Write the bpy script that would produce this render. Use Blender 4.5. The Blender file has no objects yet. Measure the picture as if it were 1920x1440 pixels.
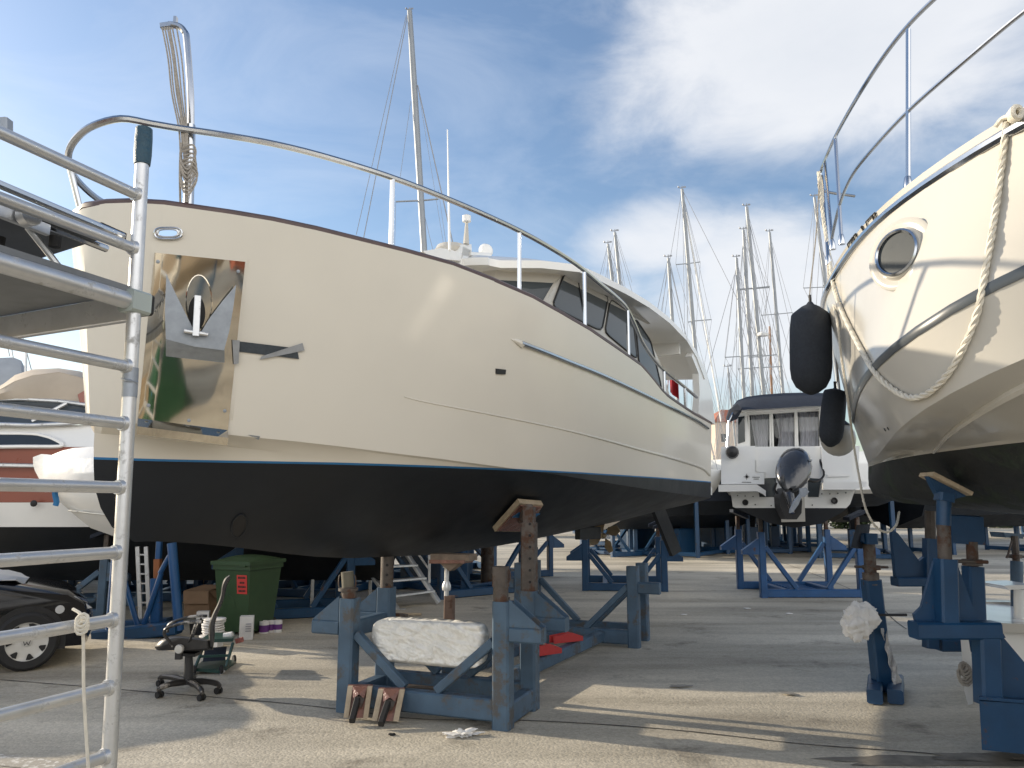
import bpy, bmesh, math, random
import numpy as np
from mathutils import Vector, Matrix
from mathutils.bvhtree import BVHTree
from mathutils import noise as mnoise
random.seed(7)
S = bpy.context.scene
COL = S.collection
PI = math.pi
# ------------------------------------------------------------------ camera model
F, HZ, CH = 1442.0, 945.0, 1.75
TH = math.atan((HZ - 720) / F); CT, ST = math.cos(TH), math.sin(TH)
EYE = np.array([0, 0, CH])
def V(*a): return np.array(a, float)
def ray(px, py):
    u = (720 - py) / F
    return np.array([(px - 960) / F, CT - u * ST, ST + u * CT])
def P(px, py, Y):
    r = ray(px, py); return EYE + r * (Y / r[1])
def G(px, py, z=0.0):
    r = ray(px, py); return EYE + r * ((z - CH) / r[2])
def proj(p):
    Z = p[2] - CH; d = p[1] * CT + Z * ST; u = -p[1] * ST + Z * CT
    return 960 + F * p[0] / d, 720 - F * u / d
def nrm(a):
    a = np.asarray(a, float); l = np.linalg.norm(a); return a / l if l > 1e-9 else a
def lerp(a, b, t): return a + (b - a) * t
def spline(pts, n=6):
    pts = [np.asarray(p, float) for p in pts]
    if len(pts) < 3: return pts
    q = [2 * pts[0] - pts[1]] + pts + [2 * pts[-1] - pts[-2]]
    out = []
    for i in range(1, len(q) - 2):
        p0, p1, p2, p3 = q[i - 1:i + 3]
        for k in range(n):
            t = k / n
            out.append(.5 * (2 * p1 + (p2 - p0) * t + (2 * p0 - 5 * p1 + 4 * p2 - p3) * t * t + (3 * p1 - p0 - 3 * p2 + p3) * t ** 3))
    return out + [pts[-1]]
# ------------------------------------------------------------------ mesh builder
class MB:
    RS = 1.0     # scale of small fittings
    def __init__(s): s.v = []; s.f = []; s.m = []
    def add(s, vs, fs, mi=0):
        o = len(s.v); s.v += [tuple(map(float, p)) for p in vs]; s.f += [tuple(i + o for i in f) for f in fs]; s.m += [mi] * len(fs); return s
    def tube(s, pts, r, n=8, cap=True, mi=0):
        pts = [np.asarray(p, float) for p in pts]; k = len(pts)
        rs = [x * MB.RS for x in (r if isinstance(r, (list, tuple, np.ndarray)) else [r] * k)]
        vs = []; ref = None
        for i, p in enumerate(pts):
            t = nrm(pts[min(i + 1, k - 1)] - pts[max(i - 1, 0)])
            if ref is None:
                ref = V(0, 0, 1) if abs(t[2]) < .9 else V(1, 0, 0)
            a = nrm(np.cross(t, ref)); b = np.cross(a, t); ref = b
            for j in range(n):
                w = 2 * PI * (j + .5) / n
                vs.append(p + rs[i] * (math.cos(w) * a + math.sin(w) * b))
        fs = [(i * n + j, (i + 1) * n + j, (i + 1) * n + (j + 1) % n, i * n + (j + 1) % n) for i in range(k - 1) for j in range(n)]
        if cap: fs += [tuple(range(n)), tuple(range((k - 1) * n, k * n))[::-1]]
        return s.add(vs, fs, mi)
    def beam(s, p, q, w, h=None, up=(0, 0, 1), mi=0, bev=0.0):
        h = (h or w) * MB.RS; w = w * MB.RS; p = np.asarray(p, float); q = np.asarray(q, float); t = nrm(q - p)
        if abs(np.dot(t, nrm(up))) > .96: up = (0, 1, 0)
        a = nrm(np.cross(t, up)); b = np.cross(a, t)
        c = min(w, h) * .12
        prof = [(-w/2 + c, -h/2), (w/2 - c, -h/2), (w/2, -h/2 + c), (w/2, h/2 - c), (w/2 - c, h/2), (-w/2 + c, h/2), (-w/2, h/2 - c), (-w/2, -h/2 + c)]
        vs = [e + x * a + y * b for e in (p, q) for x, y in prof]
        fs = [(j, j + 8, (j + 1) % 8 + 8, (j + 1) % 8) for j in range(8)] + [tuple(range(8)), tuple(range(15, 7, -1))]
        return s.add(vs, fs, mi)
    def box(s, c, d, rz=0.0, mi=0, taper=1.0):
        cx, cy, cz = c; x, y, z = d[0] / 2, d[1] / 2, d[2] / 2; cr, sr = math.cos(rz), math.sin(rz); vs = []
        for k in (-1, 1):
            f = taper if k < 0 else 1
            for i, j in ((-1, -1), (1, -1), (1, 1), (-1, 1)):
                a, b = i * x * f, j * y * f; vs.append((cx + a * cr - b * sr, cy + a * sr + b * cr, cz + k * z))
        return s.add(vs, [(3, 2, 1, 0), (4, 5, 6, 7), (0, 1, 5, 4), (1, 2, 6, 5), (2, 3, 7, 6), (3, 0, 4, 7)], mi)
    def prism(s, pts, ext, mi=0):
        n = len(pts); e = np.asarray(ext, float); pts = [np.asarray(p, float) for p in pts]
        vs = pts + [p + e for p in pts]
        return s.add(vs, [tuple(range(n))[::-1], tuple(range(n, 2 * n))] + [(i, (i + 1) % n, (i + 1) % n + n, i + n) for i in range(n)], mi)
    def grid(s, rows, mi=0, flip=False):
        nr, nc = len(rows), len(rows[0]); vs = [p for r in rows for p in r]
        fs = [(i * nc + j, i * nc + j + 1, (i + 1) * nc + j + 1, (i + 1) * nc + j) for i in range(nr - 1) for j in range(nc - 1)]
        if flip: fs = [f[::-1] for f in fs]
        return s.add(vs, fs, mi)
    def sheet(s, rows, ext, mi=0):
        e = np.asarray(ext, float); nr, nc = len(rows), len(rows[0])
        a = [np.asarray(p, float) for r in rows for p in r]; b = [p + e for p in a]; N = nr * nc
        fs = []
        for i in range(nr - 1):
            for j in range(nc - 1):
                q = (i * nc + j, i * nc + j + 1, (i + 1) * nc + j + 1, (i + 1) * nc + j)
                fs += [q, tuple(k + N for k in q[::-1])]
        for j in range(nc - 1):
            fs += [(j, j + N, j + 1 + N, j + 1)]; k = (nr - 1) * nc + j; fs += [(k + 1, k + 1 + N, k + N, k)]
        for i in range(nr - 1):
            k = i * nc; fs += [(k + nc, k + nc + N, k + N, k)]; k += nc - 1; fs += [(k, k + N, k + nc + N, k + nc)]
        return s.add(a + b, fs, mi)
    def lathe(s, c, prof, n=16, axis=(0, 0, 1), mi=0, cap=True):
        ax = nrm(axis); ref = V(1, 0, 0) if abs(ax[0]) < .8 else V(0, 1, 0)
        a = nrm(np.cross(ax, ref)); b = np.cross(ax, a); c = np.asarray(c, float); vs = []
        for r, h in [(r_ * MB.RS, h_ * MB.RS) for r_, h_ in prof]:
            for j in range(n):
                w = 2 * PI * j / n; vs.append(c + ax * h + r * (math.cos(w) * a + math.sin(w) * b))
        k = len(prof)
        fs = [(i * n + j, i * n + (j + 1) % n, (i + 1) * n + (j + 1) % n, (i + 1) * n + j) for i in range(k - 1) for j in range(n)]
        if cap: fs += [tuple(range(n))[::-1], tuple(range((k - 1) * n, k * n))]
        return s.add(vs, fs, mi)
    def ball(s, c, r, n=12, sc=(1, 1, 1), mi=0):
        vs = []; fs = []; c = np.asarray(c, float); m = n // 2
        for i in range(m + 1):
            t = PI * i / m
            for j in range(n):
                w = 2 * PI * j / n; vs.append(c + r * V(math.sin(t) * math.cos(w) * sc[0], math.sin(t) * math.sin(w) * sc[1], math.cos(t) * sc[2]))
        fs = [(i * n + j, (i + 1) * n + j, (i + 1) * n + (j + 1) % n, i * n + (j + 1) % n) for i in range(m) for j in range(n)]
        return s.add(vs, fs, mi)
    def build(s, name, mat, parent=None, ang=40, jit=0.0, solid=True):
        o3 = np.zeros(3)
        if parent is not None:
            p = parent
            while p is not None: o3 = o3 + np.array(p.location); p = p.parent
        me = bpy.data.meshes.new(name)
        vs = [tuple(np.array(v) - o3) for v in s.v]
        me.from_pydata(vs, [], s.f)
        bm = bmesh.new(); bm.from_mesh(me)
        if solid:
            bmesh.ops.remove_doubles(bm, verts=bm.verts, dist=1e-5)
            bmesh.ops.recalc_face_normals(bm, faces=bm.faces)
        bm.to_mesh(me); bm.free()
        for mm in (mat if isinstance(mat, (list, tuple)) else [mat]): me.materials.append(mm)
        if isinstance(mat, (list, tuple)) and len(me.polygons) == len(s.m):
            for p_, i in zip(me.polygons, s.m): p_.material_index = i
        for p_ in me.polygons: p_.use_smooth = True
        me.set_sharp_from_angle(angle=math.radians(ang))
        ob = bpy.data.objects.new(name, me); COL.objects.link(ob)
        if parent is not None: ob.parent = parent
        return ob
def thing(name, label, cat, loc, group=None):
    o = bpy.data.objects.new(name, None); COL.objects.link(o); o.location = tuple(map(float, loc)); o.empty_display_size = .2
    o['label'] = label; o['category'] = cat
    if group: o['group'] = group
    return o
def tag(o, label, cat, group=None):
    o['label'] = label; o['category'] = cat
    if group: o['group'] = group
    return o
def structure(o): o['kind'] = 'structure'; return o
def rebase(o, loc):                      # move a single-mesh thing's origin without moving its shape
    loc = Vector(loc); o.data.transform(Matrix.Translation(-loc)); o.location = loc; return o
def dup(root, loc, rz=0.0, label=None, group=None):
    r = root.copy(); COL.objects.link(r); r.location = tuple(loc); r.rotation_euler = (0, 0, rz)
    if label: r['label'] = label
    if group: r['group'] = group
    for ch in root.children:
        c = ch.copy(); COL.objects.link(c); c.parent = r
        for g in ch.children:
            d = g.copy(); COL.objects.link(d); d.parent = c
    return r
# ------------------------------------------------------------------ materials
def mat(name, col, rough=.5, metal=0.0, var=.12, vscale=3.0, bump=0.0, bscale=40.0, coat=0.0, spec=.5, wear=None, wscale=6.0, wamt=.35, sheen=0, dirt=None, streak=False, trans=0.0, bdet=5):
    m = bpy.data.materials.new(name); m.use_nodes = True; nt = m.node_tree; N = nt.nodes; L = nt.links
    b = N['Principled BSDF']; b.inputs['Roughness'].default_value = rough; b.inputs['Metallic'].default_value = metal
    b.inputs['Coat Weight'].default_value = coat; b.inputs['Coat Roughness'].default_value = .05
    b.inputs['Specular IOR Level'].default_value = spec
    if trans: b.inputs['Transmission Weight'].default_value = trans
    tc = N.new('ShaderNodeTexCoord'); mp = N.new('ShaderNodeMapping'); L.new(tc.outputs['Object'], mp.inputs['Vector'])
    if streak: mp.inputs['Scale'].default_value = (1, 1, .12)
    def noise(sc, det=6, rg=.6, src=mp):
        n = N.new('ShaderNodeTexNoise'); n.inputs['Scale'].default_value = sc; n.inputs['Detail'].default_value = det; n.inputs['Roughness'].default_value = rg
        L.new(src.outputs[0], n.inputs['Vector']); return n
    n1 = noise(vscale)
    rmp = N.new('ShaderNodeMapRange'); rmp.inputs['From Min'].default_value = .25; rmp.inputs['From Max'].default_value = .75
    rmp.inputs['To Min'].default_value = 1 - var; rmp.inputs['To Max'].default_value = 1 + var; L.new(n1.outputs['Fac'], rmp.inputs['Value'])
    mx = N.new('ShaderNodeMix'); mx.data_type = 'RGBA'; mx.blend_type = 'MULTIPLY'; mx.inputs['Factor'].default_value = 1
    mx.inputs[6].default_value = (*col, 1); L.new(rmp.outputs[0], mx.inputs[7]); last = mx.outputs[2]
    if wear:
        n2 = noise(wscale, 8, .7); cr = N.new('ShaderNodeValToRGB'); cr.color_ramp.elements[0].position = .72 - wamt * .5; cr.color_ramp.elements[1].position = .80 - wamt * .5
        L.new(n2.outputs['Fac'], cr.inputs['Fac'])
        m2 = N.new('ShaderNodeMix'); m2.data_type = 'RGBA'; L.new(cr.outputs['Color'], m2.inputs['Factor']); L.new(last, m2.inputs[6]); m2.inputs[7].default_value = (*wear, 1); last = m2.outputs[2]
        mr = N.new('ShaderNodeMapRange'); mr.inputs['To Min'].default_value = rough; mr.inputs['To Max'].default_value = min(1, rough + .35); L.new(cr.outputs['Color'], mr.inputs['Value']); L.new(mr.outputs[0], b.inputs['Roughness'])
        if metal: 
            mm = N.new('ShaderNodeMapRange'); mm.inputs['To Min'].default_value = metal; mm.inputs['To Max'].default_value = metal * .2; L.new(cr.outputs['Color'], mm.inputs['Value']); L.new(mm.outputs[0], b.inputs['Metallic'])
    elif rough > .02:
        n3 = noise(vscale * 2.3); mr = N.new('ShaderNodeMapRange'); mr.inputs['To Min'].default_value = max(.02, rough * .75); mr.inputs['To Max'].default_value = min(1, rough * 1.25); L.new(n3.outputs['Fac'], mr.inputs['Value']); L.new(mr.outputs[0], b.inputs['Roughness'])
    L.new(last, b.inputs['Base Color'])
    if bump:
        n4 = noise(bscale, bdet, .6); bp = N.new('ShaderNodeBump'); bp.inputs['Strength'].default_value = bump; bp.inputs['Distance'].default_value = .02
        L.new(n4.outputs['Fac'], bp.inputs['Height']); L.new(bp.outputs[0], b.inputs['Normal'])
    return m
RUST = (.085, .045, .030)
M = dict(
 cream=mat('cream_gelcoat', (.66, .625, .55), .13, var=.03, vscale=.8, spec=.24, bump=.012, bscale=1.2, bdet=1),
 cream2=mat('ivory_gelcoat', (.51, .49, .445), .15, var=.03, vscale=1, spec=.28, bump=.012, bscale=1.5, bdet=1),
 white=mat('white_gelcoat', (.78, .78, .76), .22, var=.04, vscale=1.5, coat=.3),
 whitem=mat('white_matt', (.74, .73, .70), .55, var=.08, vscale=3),
 black=mat('black_antifouling', (.010, .0125, .0165), .48, spec=.3, var=.25, vscale=1.4, bump=.05, bscale=18),
 oldblack=mat('worn_antifouling', (.018, .021, .022), .62, var=.35, vscale=2.2, bump=.12, bscale=14, wear=(.035, .05, .035), wscale=1.4, wamt=.4),
 tape=mat('blue_masking_tape', (.015, .14, .34), .6, var=.2, vscale=6),
 ducttape=mat('grey_duct_tape', (.27, .28, .29), .5, var=.15, vscale=12, bump=.25, bscale=30),
 darktape=mat('dark_tape', (.03, .04, .05), .5, var=.2, vscale=12, bump=.2, bscale=30),
 teak=mat('varnished_rail', (.07, .038, .034), .4, var=.3, vscale=5),
 chrome=mat('stainless', (.50, .52, .55), .16, 1.0, var=.06, vscale=6),
 mirror=mat('polished_stainless', (.62, .57, .48), .05, 1.0, var=.06, vscale=2, bump=.30, bscale=1.6, bdet=0),
 alu=mat('aluminium', (.60, .61, .62), .42, .85, var=.12, vscale=8, wear=(.40, .40, .39), wscale=12, wamt=.3),
 galv=mat('galvanised', (.30, .33, .37), .5, .55, var=.15, vscale=14),
 glass=mat('dark_glass', (.022, .028, .033), .04, var=.1, vscale=1, spec=.7),
 glass2=mat('grey_glass', (.055, .066, .074), .05, var=.1, vscale=1, spec=.35),
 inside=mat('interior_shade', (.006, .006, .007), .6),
 blue=mat('blue_steel', (.007, .050, .125), .42, var=.22, vscale=4, wear=RUST, wscale=6, wamt=.20, bump=.06, bscale=40),
 blueg=mat('weathered_blue_steel', (.055, .10, .155), .5, var=.28, vscale=4, wear=(.085, .085, .085), wscale=4.5, wamt=.36, bump=.1, bscale=40),
 blue3=mat('bright_blue_steel', (.009, .066, .19), .4, var=.2, vscale=4, wear=RUST, wscale=6, wamt=.18),
 rusty=mat('rusty_steel', (.10, .085, .075), .6, .3, var=.35, vscale=9, wear=RUST, wscale=5, wamt=.45, bump=.15, bscale=50),
 wood=mat('pale_wood', (.42, .34, .24), .75, var=.3, vscale=9, bump=.2, bscale=40),
 packtape=mat('brown_packing_tape', (.22, .11, .085), .22, var=.4, vscale=9, bump=.5, bscale=16),
 foam=mat('white_foam', (.78, .77, .73), .9, var=.10, vscale=14, bump=.5, bscale=60),
 rubber=mat('black_rubber', (.012, .012, .013), .7, var=.2),
 plastic=mat('black_plastic', (.018, .018, .02), .45, var=.2),
 fender=mat('navy_fender_cover', (.022, .027, .036), .85, var=.15, vscale=20, bump=.1, bscale=150),
 canvas=mat('beige_canvas', (.42, .36, .29), .85, var=.1, vscale=2, bump=.1, bscale=120),
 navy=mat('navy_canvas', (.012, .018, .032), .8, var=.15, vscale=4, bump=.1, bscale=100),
 redband=mat('red_brown_paint', (.25, .075, .05), .3, var=.05, coat=.3),
 rope=mat('white_rope', (.66, .62, .53), .85, var=.12, vscale=30, bump=.3, bscale=200),
 greyrope=mat('grey_rope', (.34, .31, .27), .85, var=.3, vscale=50, bump=.3, bscale=200),
 green=mat('green_bin_plastic', (.026, .062, .024), .5, var=.14, vscale=5, wear=(.06, .09, .05), wscale=7, wamt=.1),
 red=mat('red_paint', (.42, .03, .03), .5, var=.15),
 sticker=mat('red_sticker', (.55, .045, .04), .5, var=.05),
 ink=mat('dark_ink', (.02, .02, .02), .6),
 card=mat('cardboard', (.23, .145, .085), .85, var=.12, vscale=6, bump=.08, bscale=60),
 paper=mat('white_card', (.66, .65, .64), .7, var=.08, vscale=10),
 purple=mat('purple_label', (.13, .035, .20), .45, var=.15, vscale=12),
 cart=mat('dark_green_steel', (.010, .045, .038), .35, var=.2, vscale=6, wear=(.12, .12, .11), wscale=12, wamt=.1),
 carpaint=mat('black_car_paint', (.004, .004, .006), .10, var=.1, spec=.35),
 hub=mat('silver_hubcap', (.52, .51, .48), .45, .15, var=.08, vscale=10),
 lamp=mat('headlamp_plastic', (.45, .46, .47), .1, var=.1, spec=.8),
 leather=mat('black_leather', (.016, .015, .015), .42, var=.2, vscale=20, bump=.1, bscale=120),
 tarp=mat('white_tarp', (.74, .74, .73), .5, var=.06, vscale=3, bump=.3, bscale=9),
 greytarp=mat('grey_tarp', (.34, .36, .38), .6, var=.1, vscale=3, bump=.4, bscale=6),
 cloth=mat('white_cloth', (.72, .71, .69), .9, var=.08, vscale=6, bump=.3, bscale=30),
 film=mat('plastic_film', (.52, .53, .55), .25, var=.2, vscale=20, bump=.7, bscale=30),
 mast=mat('mast_alloy', (.27, .29, .31), .45, .3, var=.08, vscale=3),
 woodmast=mat('varnished_mast', (.26, .13, .06), .4, var=.2, vscale=3),
 wire=mat('rigging_wire', (.26, .27, .29), .5, .3, var=.1),
 curtain=mat('grey_curtain', (.74, .73, .76), .85, var=.1, vscale=6, streak=True),
 engine=mat('dark_grey_cowling', (.035, .037, .042), .16, .3, var=.1, coat=.8),
 bronze=mat('bronze', (.35, .27, .17), .4, .9, var=.2, vscale=8),
 wall=mat('pale_render', (.55, .47, .40), .85, var=.12, vscale=.4),
 tile=mat('terracotta_tiles', (.40, .15, .09), .8, var=.25, vscale=3, bump=.2, bscale=8),
 foliage=mat('dark_leaves', (.035, .06, .022), .6, var=.4, vscale=4),
 bark=mat('bark', (.10, .08, .06), .9, var=.3),
 flagred=mat('flag_red', (.50, .03, .04), .8), flagblue=mat('flag_blue', (.03, .05, .25), .8), flagwhite=mat('flag_white', (.75, .74, .72), .8),
 boot=mat('slate_stripe', (.055, .065, .075), .3),
)
EXPO = 1.15; SUN_EL = math.radians(17); SUN_E = 2.6; SKY_S = .105; SKY_TINT = (.77, .80, .87, 1)
def _glassy():
    m = bpy.data.materials.new('clear_pane'); m.use_nodes = True; nt = m.node_tree; nt.nodes.remove(nt.nodes['Principled BSDF']); o = nt.nodes['Material Output']
    t = nt.nodes.new('ShaderNodeBsdfTransparent'); t.inputs[0].default_value = (.93, .94, .95, 1); g = nt.nodes.new('ShaderNodeBsdfGlossy'); g.inputs['Roughness'].default_value = .02; f = nt.nodes.new('ShaderNodeFresnel'); f.inputs[0].default_value = 1.5; x = nt.nodes.new('ShaderNodeMixShader')
    nt.links.new(f.outputs[0], x.inputs[0]); nt.links.new(t.outputs[0], x.inputs[1]); nt.links.new(g.outputs[0], x.inputs[2]); nt.links.new(x.outputs[0], o.inputs['Surface']); return m
GLASSY = _glassy()
# ================================================================== camera, light, sky
cam = bpy.data.cameras.new('camera'); co = bpy.data.objects.new('camera', cam); COL.objects.link(co)
cam.sensor_fit = 'HORIZONTAL'; cam.sensor_width = 36; cam.lens = 36 * F / 1920; cam.clip_end = 3000; cam.clip_start = .05
co.location = (0, 0, CH); co.rotation_euler = (PI / 2 + TH, 0, 0); S.camera = co
S.view_settings.view_transform = 'Standard'; S.view_settings.look = 'None'; S.view_settings.exposure = EXPO; S.view_settings.gamma = 1
SUN = nrm(V(-.935, .355, 0)) * math.cos(SUN_EL) + V(0, 0, math.sin(SUN_EL))
sl = bpy.data.lights.new('sun', 'SUN'); sl.energy = SUN_E; sl.angle = math.radians(.55); sl.color = (1, .87, .68)
so = bpy.data.objects.new('sun', sl); COL.objects.link(so); so.rotation_euler = Vector(SUN).to_track_quat('Z', 'Y').to_euler(); so.location = (-20, 8, 12)
W = bpy.data.worlds.new('World'); S.world = W; W.use_nodes = True
nt = W.node_tree; N = nt.nodes; L = nt.links; bg = N['Background']; bg.inputs['Strength'].default_value = SKY_S
sky = N.new('ShaderNodeTexSky'); sky.sky_type = 'NISHITA'; sky.sun_disc = False; sky.sun_elevation = SUN_EL
sky.sun_rotation = math.atan2(SUN[0], SUN[1]); sky.air_density = 1.15; sky.dust_density = 1.0; sky.ozone_density = 1.6
tc = N.new('ShaderNodeTexCoord')
def wm(op, a, b=None, c=None, clamp=False):
    n = N.new('ShaderNodeMath'); n.operation = op; n.use_clamp = clamp
    for i, x in enumerate((a, b, c)):
        if x is None: continue
        if isinstance(x, (int, float)): n.inputs[i].default_value = x
        else: L.new(x, n.inputs[i])
    return n.outputs[0]
def wnoise(scale, det, rough, vec, dist=0):
    n = N.new('ShaderNodeTexNoise'); n.inputs['Scale'].default_value = scale; n.inputs['Detail'].default_value = det; n.inputs['Roughness'].default_value = rough; n.inputs['Distortion'].default_value = dist
    L.new(vec, n.inputs['Vector']); return n.outputs['Fac']
# cumulus fields: each is a lump around a compass direction, torn up by noise
lump = None
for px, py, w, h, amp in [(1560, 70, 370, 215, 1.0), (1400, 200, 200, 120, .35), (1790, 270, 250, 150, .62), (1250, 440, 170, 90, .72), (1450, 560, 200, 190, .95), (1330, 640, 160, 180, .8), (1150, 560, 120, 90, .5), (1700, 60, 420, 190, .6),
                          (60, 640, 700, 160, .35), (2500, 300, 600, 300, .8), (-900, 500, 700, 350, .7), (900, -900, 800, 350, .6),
                          (V(.55, -.8, .38), 0, 1500, 620, 1.0), (V(-.3, -.9, .25), 0, 1100, 420, .9), (V(.95, -.2, .3), 0, 900, 380, .9)]:  # out-of-view lumps behind the camera, added as fill for the hull
    d = nrm(px) if py == 0 else nrm(ray(px, py)); sx = w / F; sy = h / F
    e1 = nrm(np.cross(d, (0, 0, 1))); e2 = np.cross(e1, d)
    def dot(v, s):
        n = N.new('ShaderNodeVectorMath'); n.operation = 'DOT_PRODUCT'; L.new(tc.outputs['Generated'], n.inputs[0]); n.inputs[1].default_value = tuple(v * s); return n.outputs['Value']
    a = dot(e1, 1 / sx); b = dot(e2, 1 / sy); dd = dot(d, 1.0)
    r2 = wm('ADD', wm('MULTIPLY', a, a), wm('MULTIPLY', b, b))
    g = wm('MULTIPLY', wm('MULTIPLY', wm('EXPONENT', wm('MULTIPLY', r2, -.75)), amp), wm('GREATER_THAN', dd, 0))
    lump = g if lump is None else wm('MAXIMUM', lump, g)
mpw = N.new('ShaderNodeMapping'); mpw.inputs['Scale'].default_value = (1, 1, 1.9); L.new(tc.outputs['Generated'], mpw.inputs['Vector'])
n1 = wnoise(5.5, 10, .60, mpw.outputs[0], .35); n2 = wnoise(2.2, 5, .55, mpw.outputs[0], .2)
dens = wm('ADD', lump, wm('MULTIPLY', wm('SUBTRACT', wm('ADD', wm('MULTIPLY', n1, .62), wm('MULTIPLY', n2, .38)), .5), 1.35))
mr = N.new('ShaderNodeMapRange'); mr.interpolation_type = 'SMOOTHSTEP'; mr.inputs['From Min'].default_value = .32; mr.inputs['From Max'].default_value = .85; L.new(dens, mr.inputs['Value'])
# thin high veil
mp2 = N.new('ShaderNodeMapping'); mp2.inputs['Scale'].default_value = (1.4, 1.4, 4.0); mp2.inputs['Rotation'].default_value = (.25, .3, 0); L.new(tc.outputs['Generated'], mp2.inputs['Vector'])
veil = N.new('ShaderNodeMapRange'); veil.inputs['From Min'].default_value = .45; veil.inputs['From Max'].default_value = .85; veil.inputs['To Max'].default_value = .34; L.new(wnoise(2.1, 8, .6, mp2.outputs[0], .8), veil.inputs['Value'])
# cloud tone: thick middles grey, edges and sunward side bright
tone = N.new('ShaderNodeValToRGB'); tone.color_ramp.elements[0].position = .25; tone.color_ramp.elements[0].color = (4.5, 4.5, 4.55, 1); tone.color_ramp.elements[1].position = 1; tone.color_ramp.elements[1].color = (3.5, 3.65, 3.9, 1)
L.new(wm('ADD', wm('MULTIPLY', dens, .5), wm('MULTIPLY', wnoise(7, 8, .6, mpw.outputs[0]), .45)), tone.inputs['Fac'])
def wmix(f, a, b):
    m = N.new('ShaderNodeMix'); m.data_type = 'RGBA'
    L.new(f, m.inputs['Factor']); 
    for i, x in ((6, a), (7, b)):
        if isinstance(x, tuple): m.inputs[i].default_value = x
        else: L.new(x, m.inputs[i])
    return m.outputs[2]
hz = dotz = None
sep = N.new('ShaderNodeSeparateXYZ'); L.new(tc.outputs['Generated'], sep.inputs[0])
skyc = N.new('ShaderNodeMix'); skyc.data_type = 'RGBA'; skyc.blend_type = 'MULTIPLY'; skyc.inputs['Factor'].default_value = 1; L.new(sky.outputs[0], skyc.inputs[6]); skyc.inputs[7].default_value = SKY_TINT
c1 = wmix(veil.outputs[0], skyc.outputs[2], (3.9, 4.2, 4.7, 1)); # unseen clouds behind the viewer, boosted and warmed to brighten the shaded hull
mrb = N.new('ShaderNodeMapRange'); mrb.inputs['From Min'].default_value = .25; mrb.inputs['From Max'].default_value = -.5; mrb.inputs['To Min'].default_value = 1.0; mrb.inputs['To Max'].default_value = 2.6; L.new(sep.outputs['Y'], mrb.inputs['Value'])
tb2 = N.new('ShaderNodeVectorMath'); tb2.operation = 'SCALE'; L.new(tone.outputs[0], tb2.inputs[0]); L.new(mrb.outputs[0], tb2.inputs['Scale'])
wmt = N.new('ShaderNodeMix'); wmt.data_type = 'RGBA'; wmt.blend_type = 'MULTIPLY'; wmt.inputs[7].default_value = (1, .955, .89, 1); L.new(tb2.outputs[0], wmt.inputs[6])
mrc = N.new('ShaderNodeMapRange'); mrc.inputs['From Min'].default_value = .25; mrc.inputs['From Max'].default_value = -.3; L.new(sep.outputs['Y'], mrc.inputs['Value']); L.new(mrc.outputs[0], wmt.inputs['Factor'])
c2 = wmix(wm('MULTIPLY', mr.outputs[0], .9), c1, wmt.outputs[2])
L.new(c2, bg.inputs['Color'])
# ================================================================== ground
def ground_mat():
    m = bpy.data.materials.new('yard_concrete'); m.use_nodes = True; nt = m.node_tree; N = nt.nodes; L = nt.links; b = N['Principled BSDF']
    tc = N.new('ShaderNodeTexCoord'); o = tc.outputs['Object']
    def noise(s, d=6, r=.6, v=o):
        n = N.new('ShaderNodeTexNoise'); n.inputs['Scale'].default_value = s; n.inputs['Detail'].default_value = d; n.inputs['Roughness'].default_value = r; L.new(v, n.inputs['Vector']); return n.outputs['Fac']
    def ramp(f, p0, c0, p1, c1):
        r = N.new('ShaderNodeValToRGB'); r.color_ramp.elements[0].position = p0; r.color_ramp.elements[0].color = (*c0, 1); r.color_ramp.elements[1].position = p1; r.color_ramp.elements[1].color = (*c1, 1); L.new(f, r.inputs[0]); return r.outputs[0]
    def mul(a, c):
        x = N.new('ShaderNodeMix'); x.data_type = 'RGBA'; x.blend_type = 'MULTIPLY'; x.inputs['Factor'].default_value = 1; L.new(a, x.inputs[6]); L.new(c, x.inputs[7]); return x.outputs[2]
    base = ramp(noise(.35, 8, .62), .25, (.50, .455, .37), .8, (.68, .625, .52))
    grit = N.new('ShaderNodeTexVoronoi'); grit.inputs['Scale'].default_value = 46; L.new(o, grit.inputs['Vector'])
    gcol = N.new('ShaderNodeSeparateColor'); L.new(grit.outputs['Color'], gcol.inputs[0])
    base = mul(base, ramp(gcol.outputs[0], .0, (.86, .855, .84), 1, (1.10, 1.095, 1.08)))
    base = mul(base, ramp(noise(120, 3, .7), .3, (.82, .82, .82), .7, (1.12, 1.12, 1.12)))
    mp = N.new('ShaderNodeMapping'); mp.inputs['Scale'].default_value = (.25, 1.6, 1); mp.inputs['Rotation'].default_value = (0, 0, .12); L.new(o, mp.inputs['Vector'])
    base = mul(base, ramp(noise(.55, 7, .65, mp.outputs[0]), .30, (.46, .45, .435), .60, (1, 1, 1)))
    base = mul(base, ramp(noise(1.3, 9, .72), .31, (.46, .45, .44), .44, (1, 1, 1)))
    L.new(base, b.inputs['Base Color'])
    rr = N.new('ShaderNodeMapRange'); rr.inputs['To Min'].default_value = .55; rr.inputs['To Max'].default_value = .95; L.new(noise(.7), rr.inputs['Value']); L.new(rr.outputs[0], b.inputs['Roughness'])
    bp = N.new('ShaderNodeBump'); bp.inputs['Strength'].default_value = .5; bp.inputs['Distance'].default_value = .010
    ad = N.new('ShaderNodeMath'); ad.operation = 'ADD'; L.new(grit.outputs['Distance'], ad.inputs[0]); L.new(noise(30, 6, .7), ad.inputs[1])
    iv = N.new('ShaderNodeMath'); iv.operation = 'MULTIPLY'; iv.inputs[1].default_value = -.6; L.new(ad.outputs[0], iv.inputs[0]); L.new(iv.outputs[0], bp.inputs['Height']); L.new(bp.outputs[0], b.inputs['Normal'])
    return m
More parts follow.
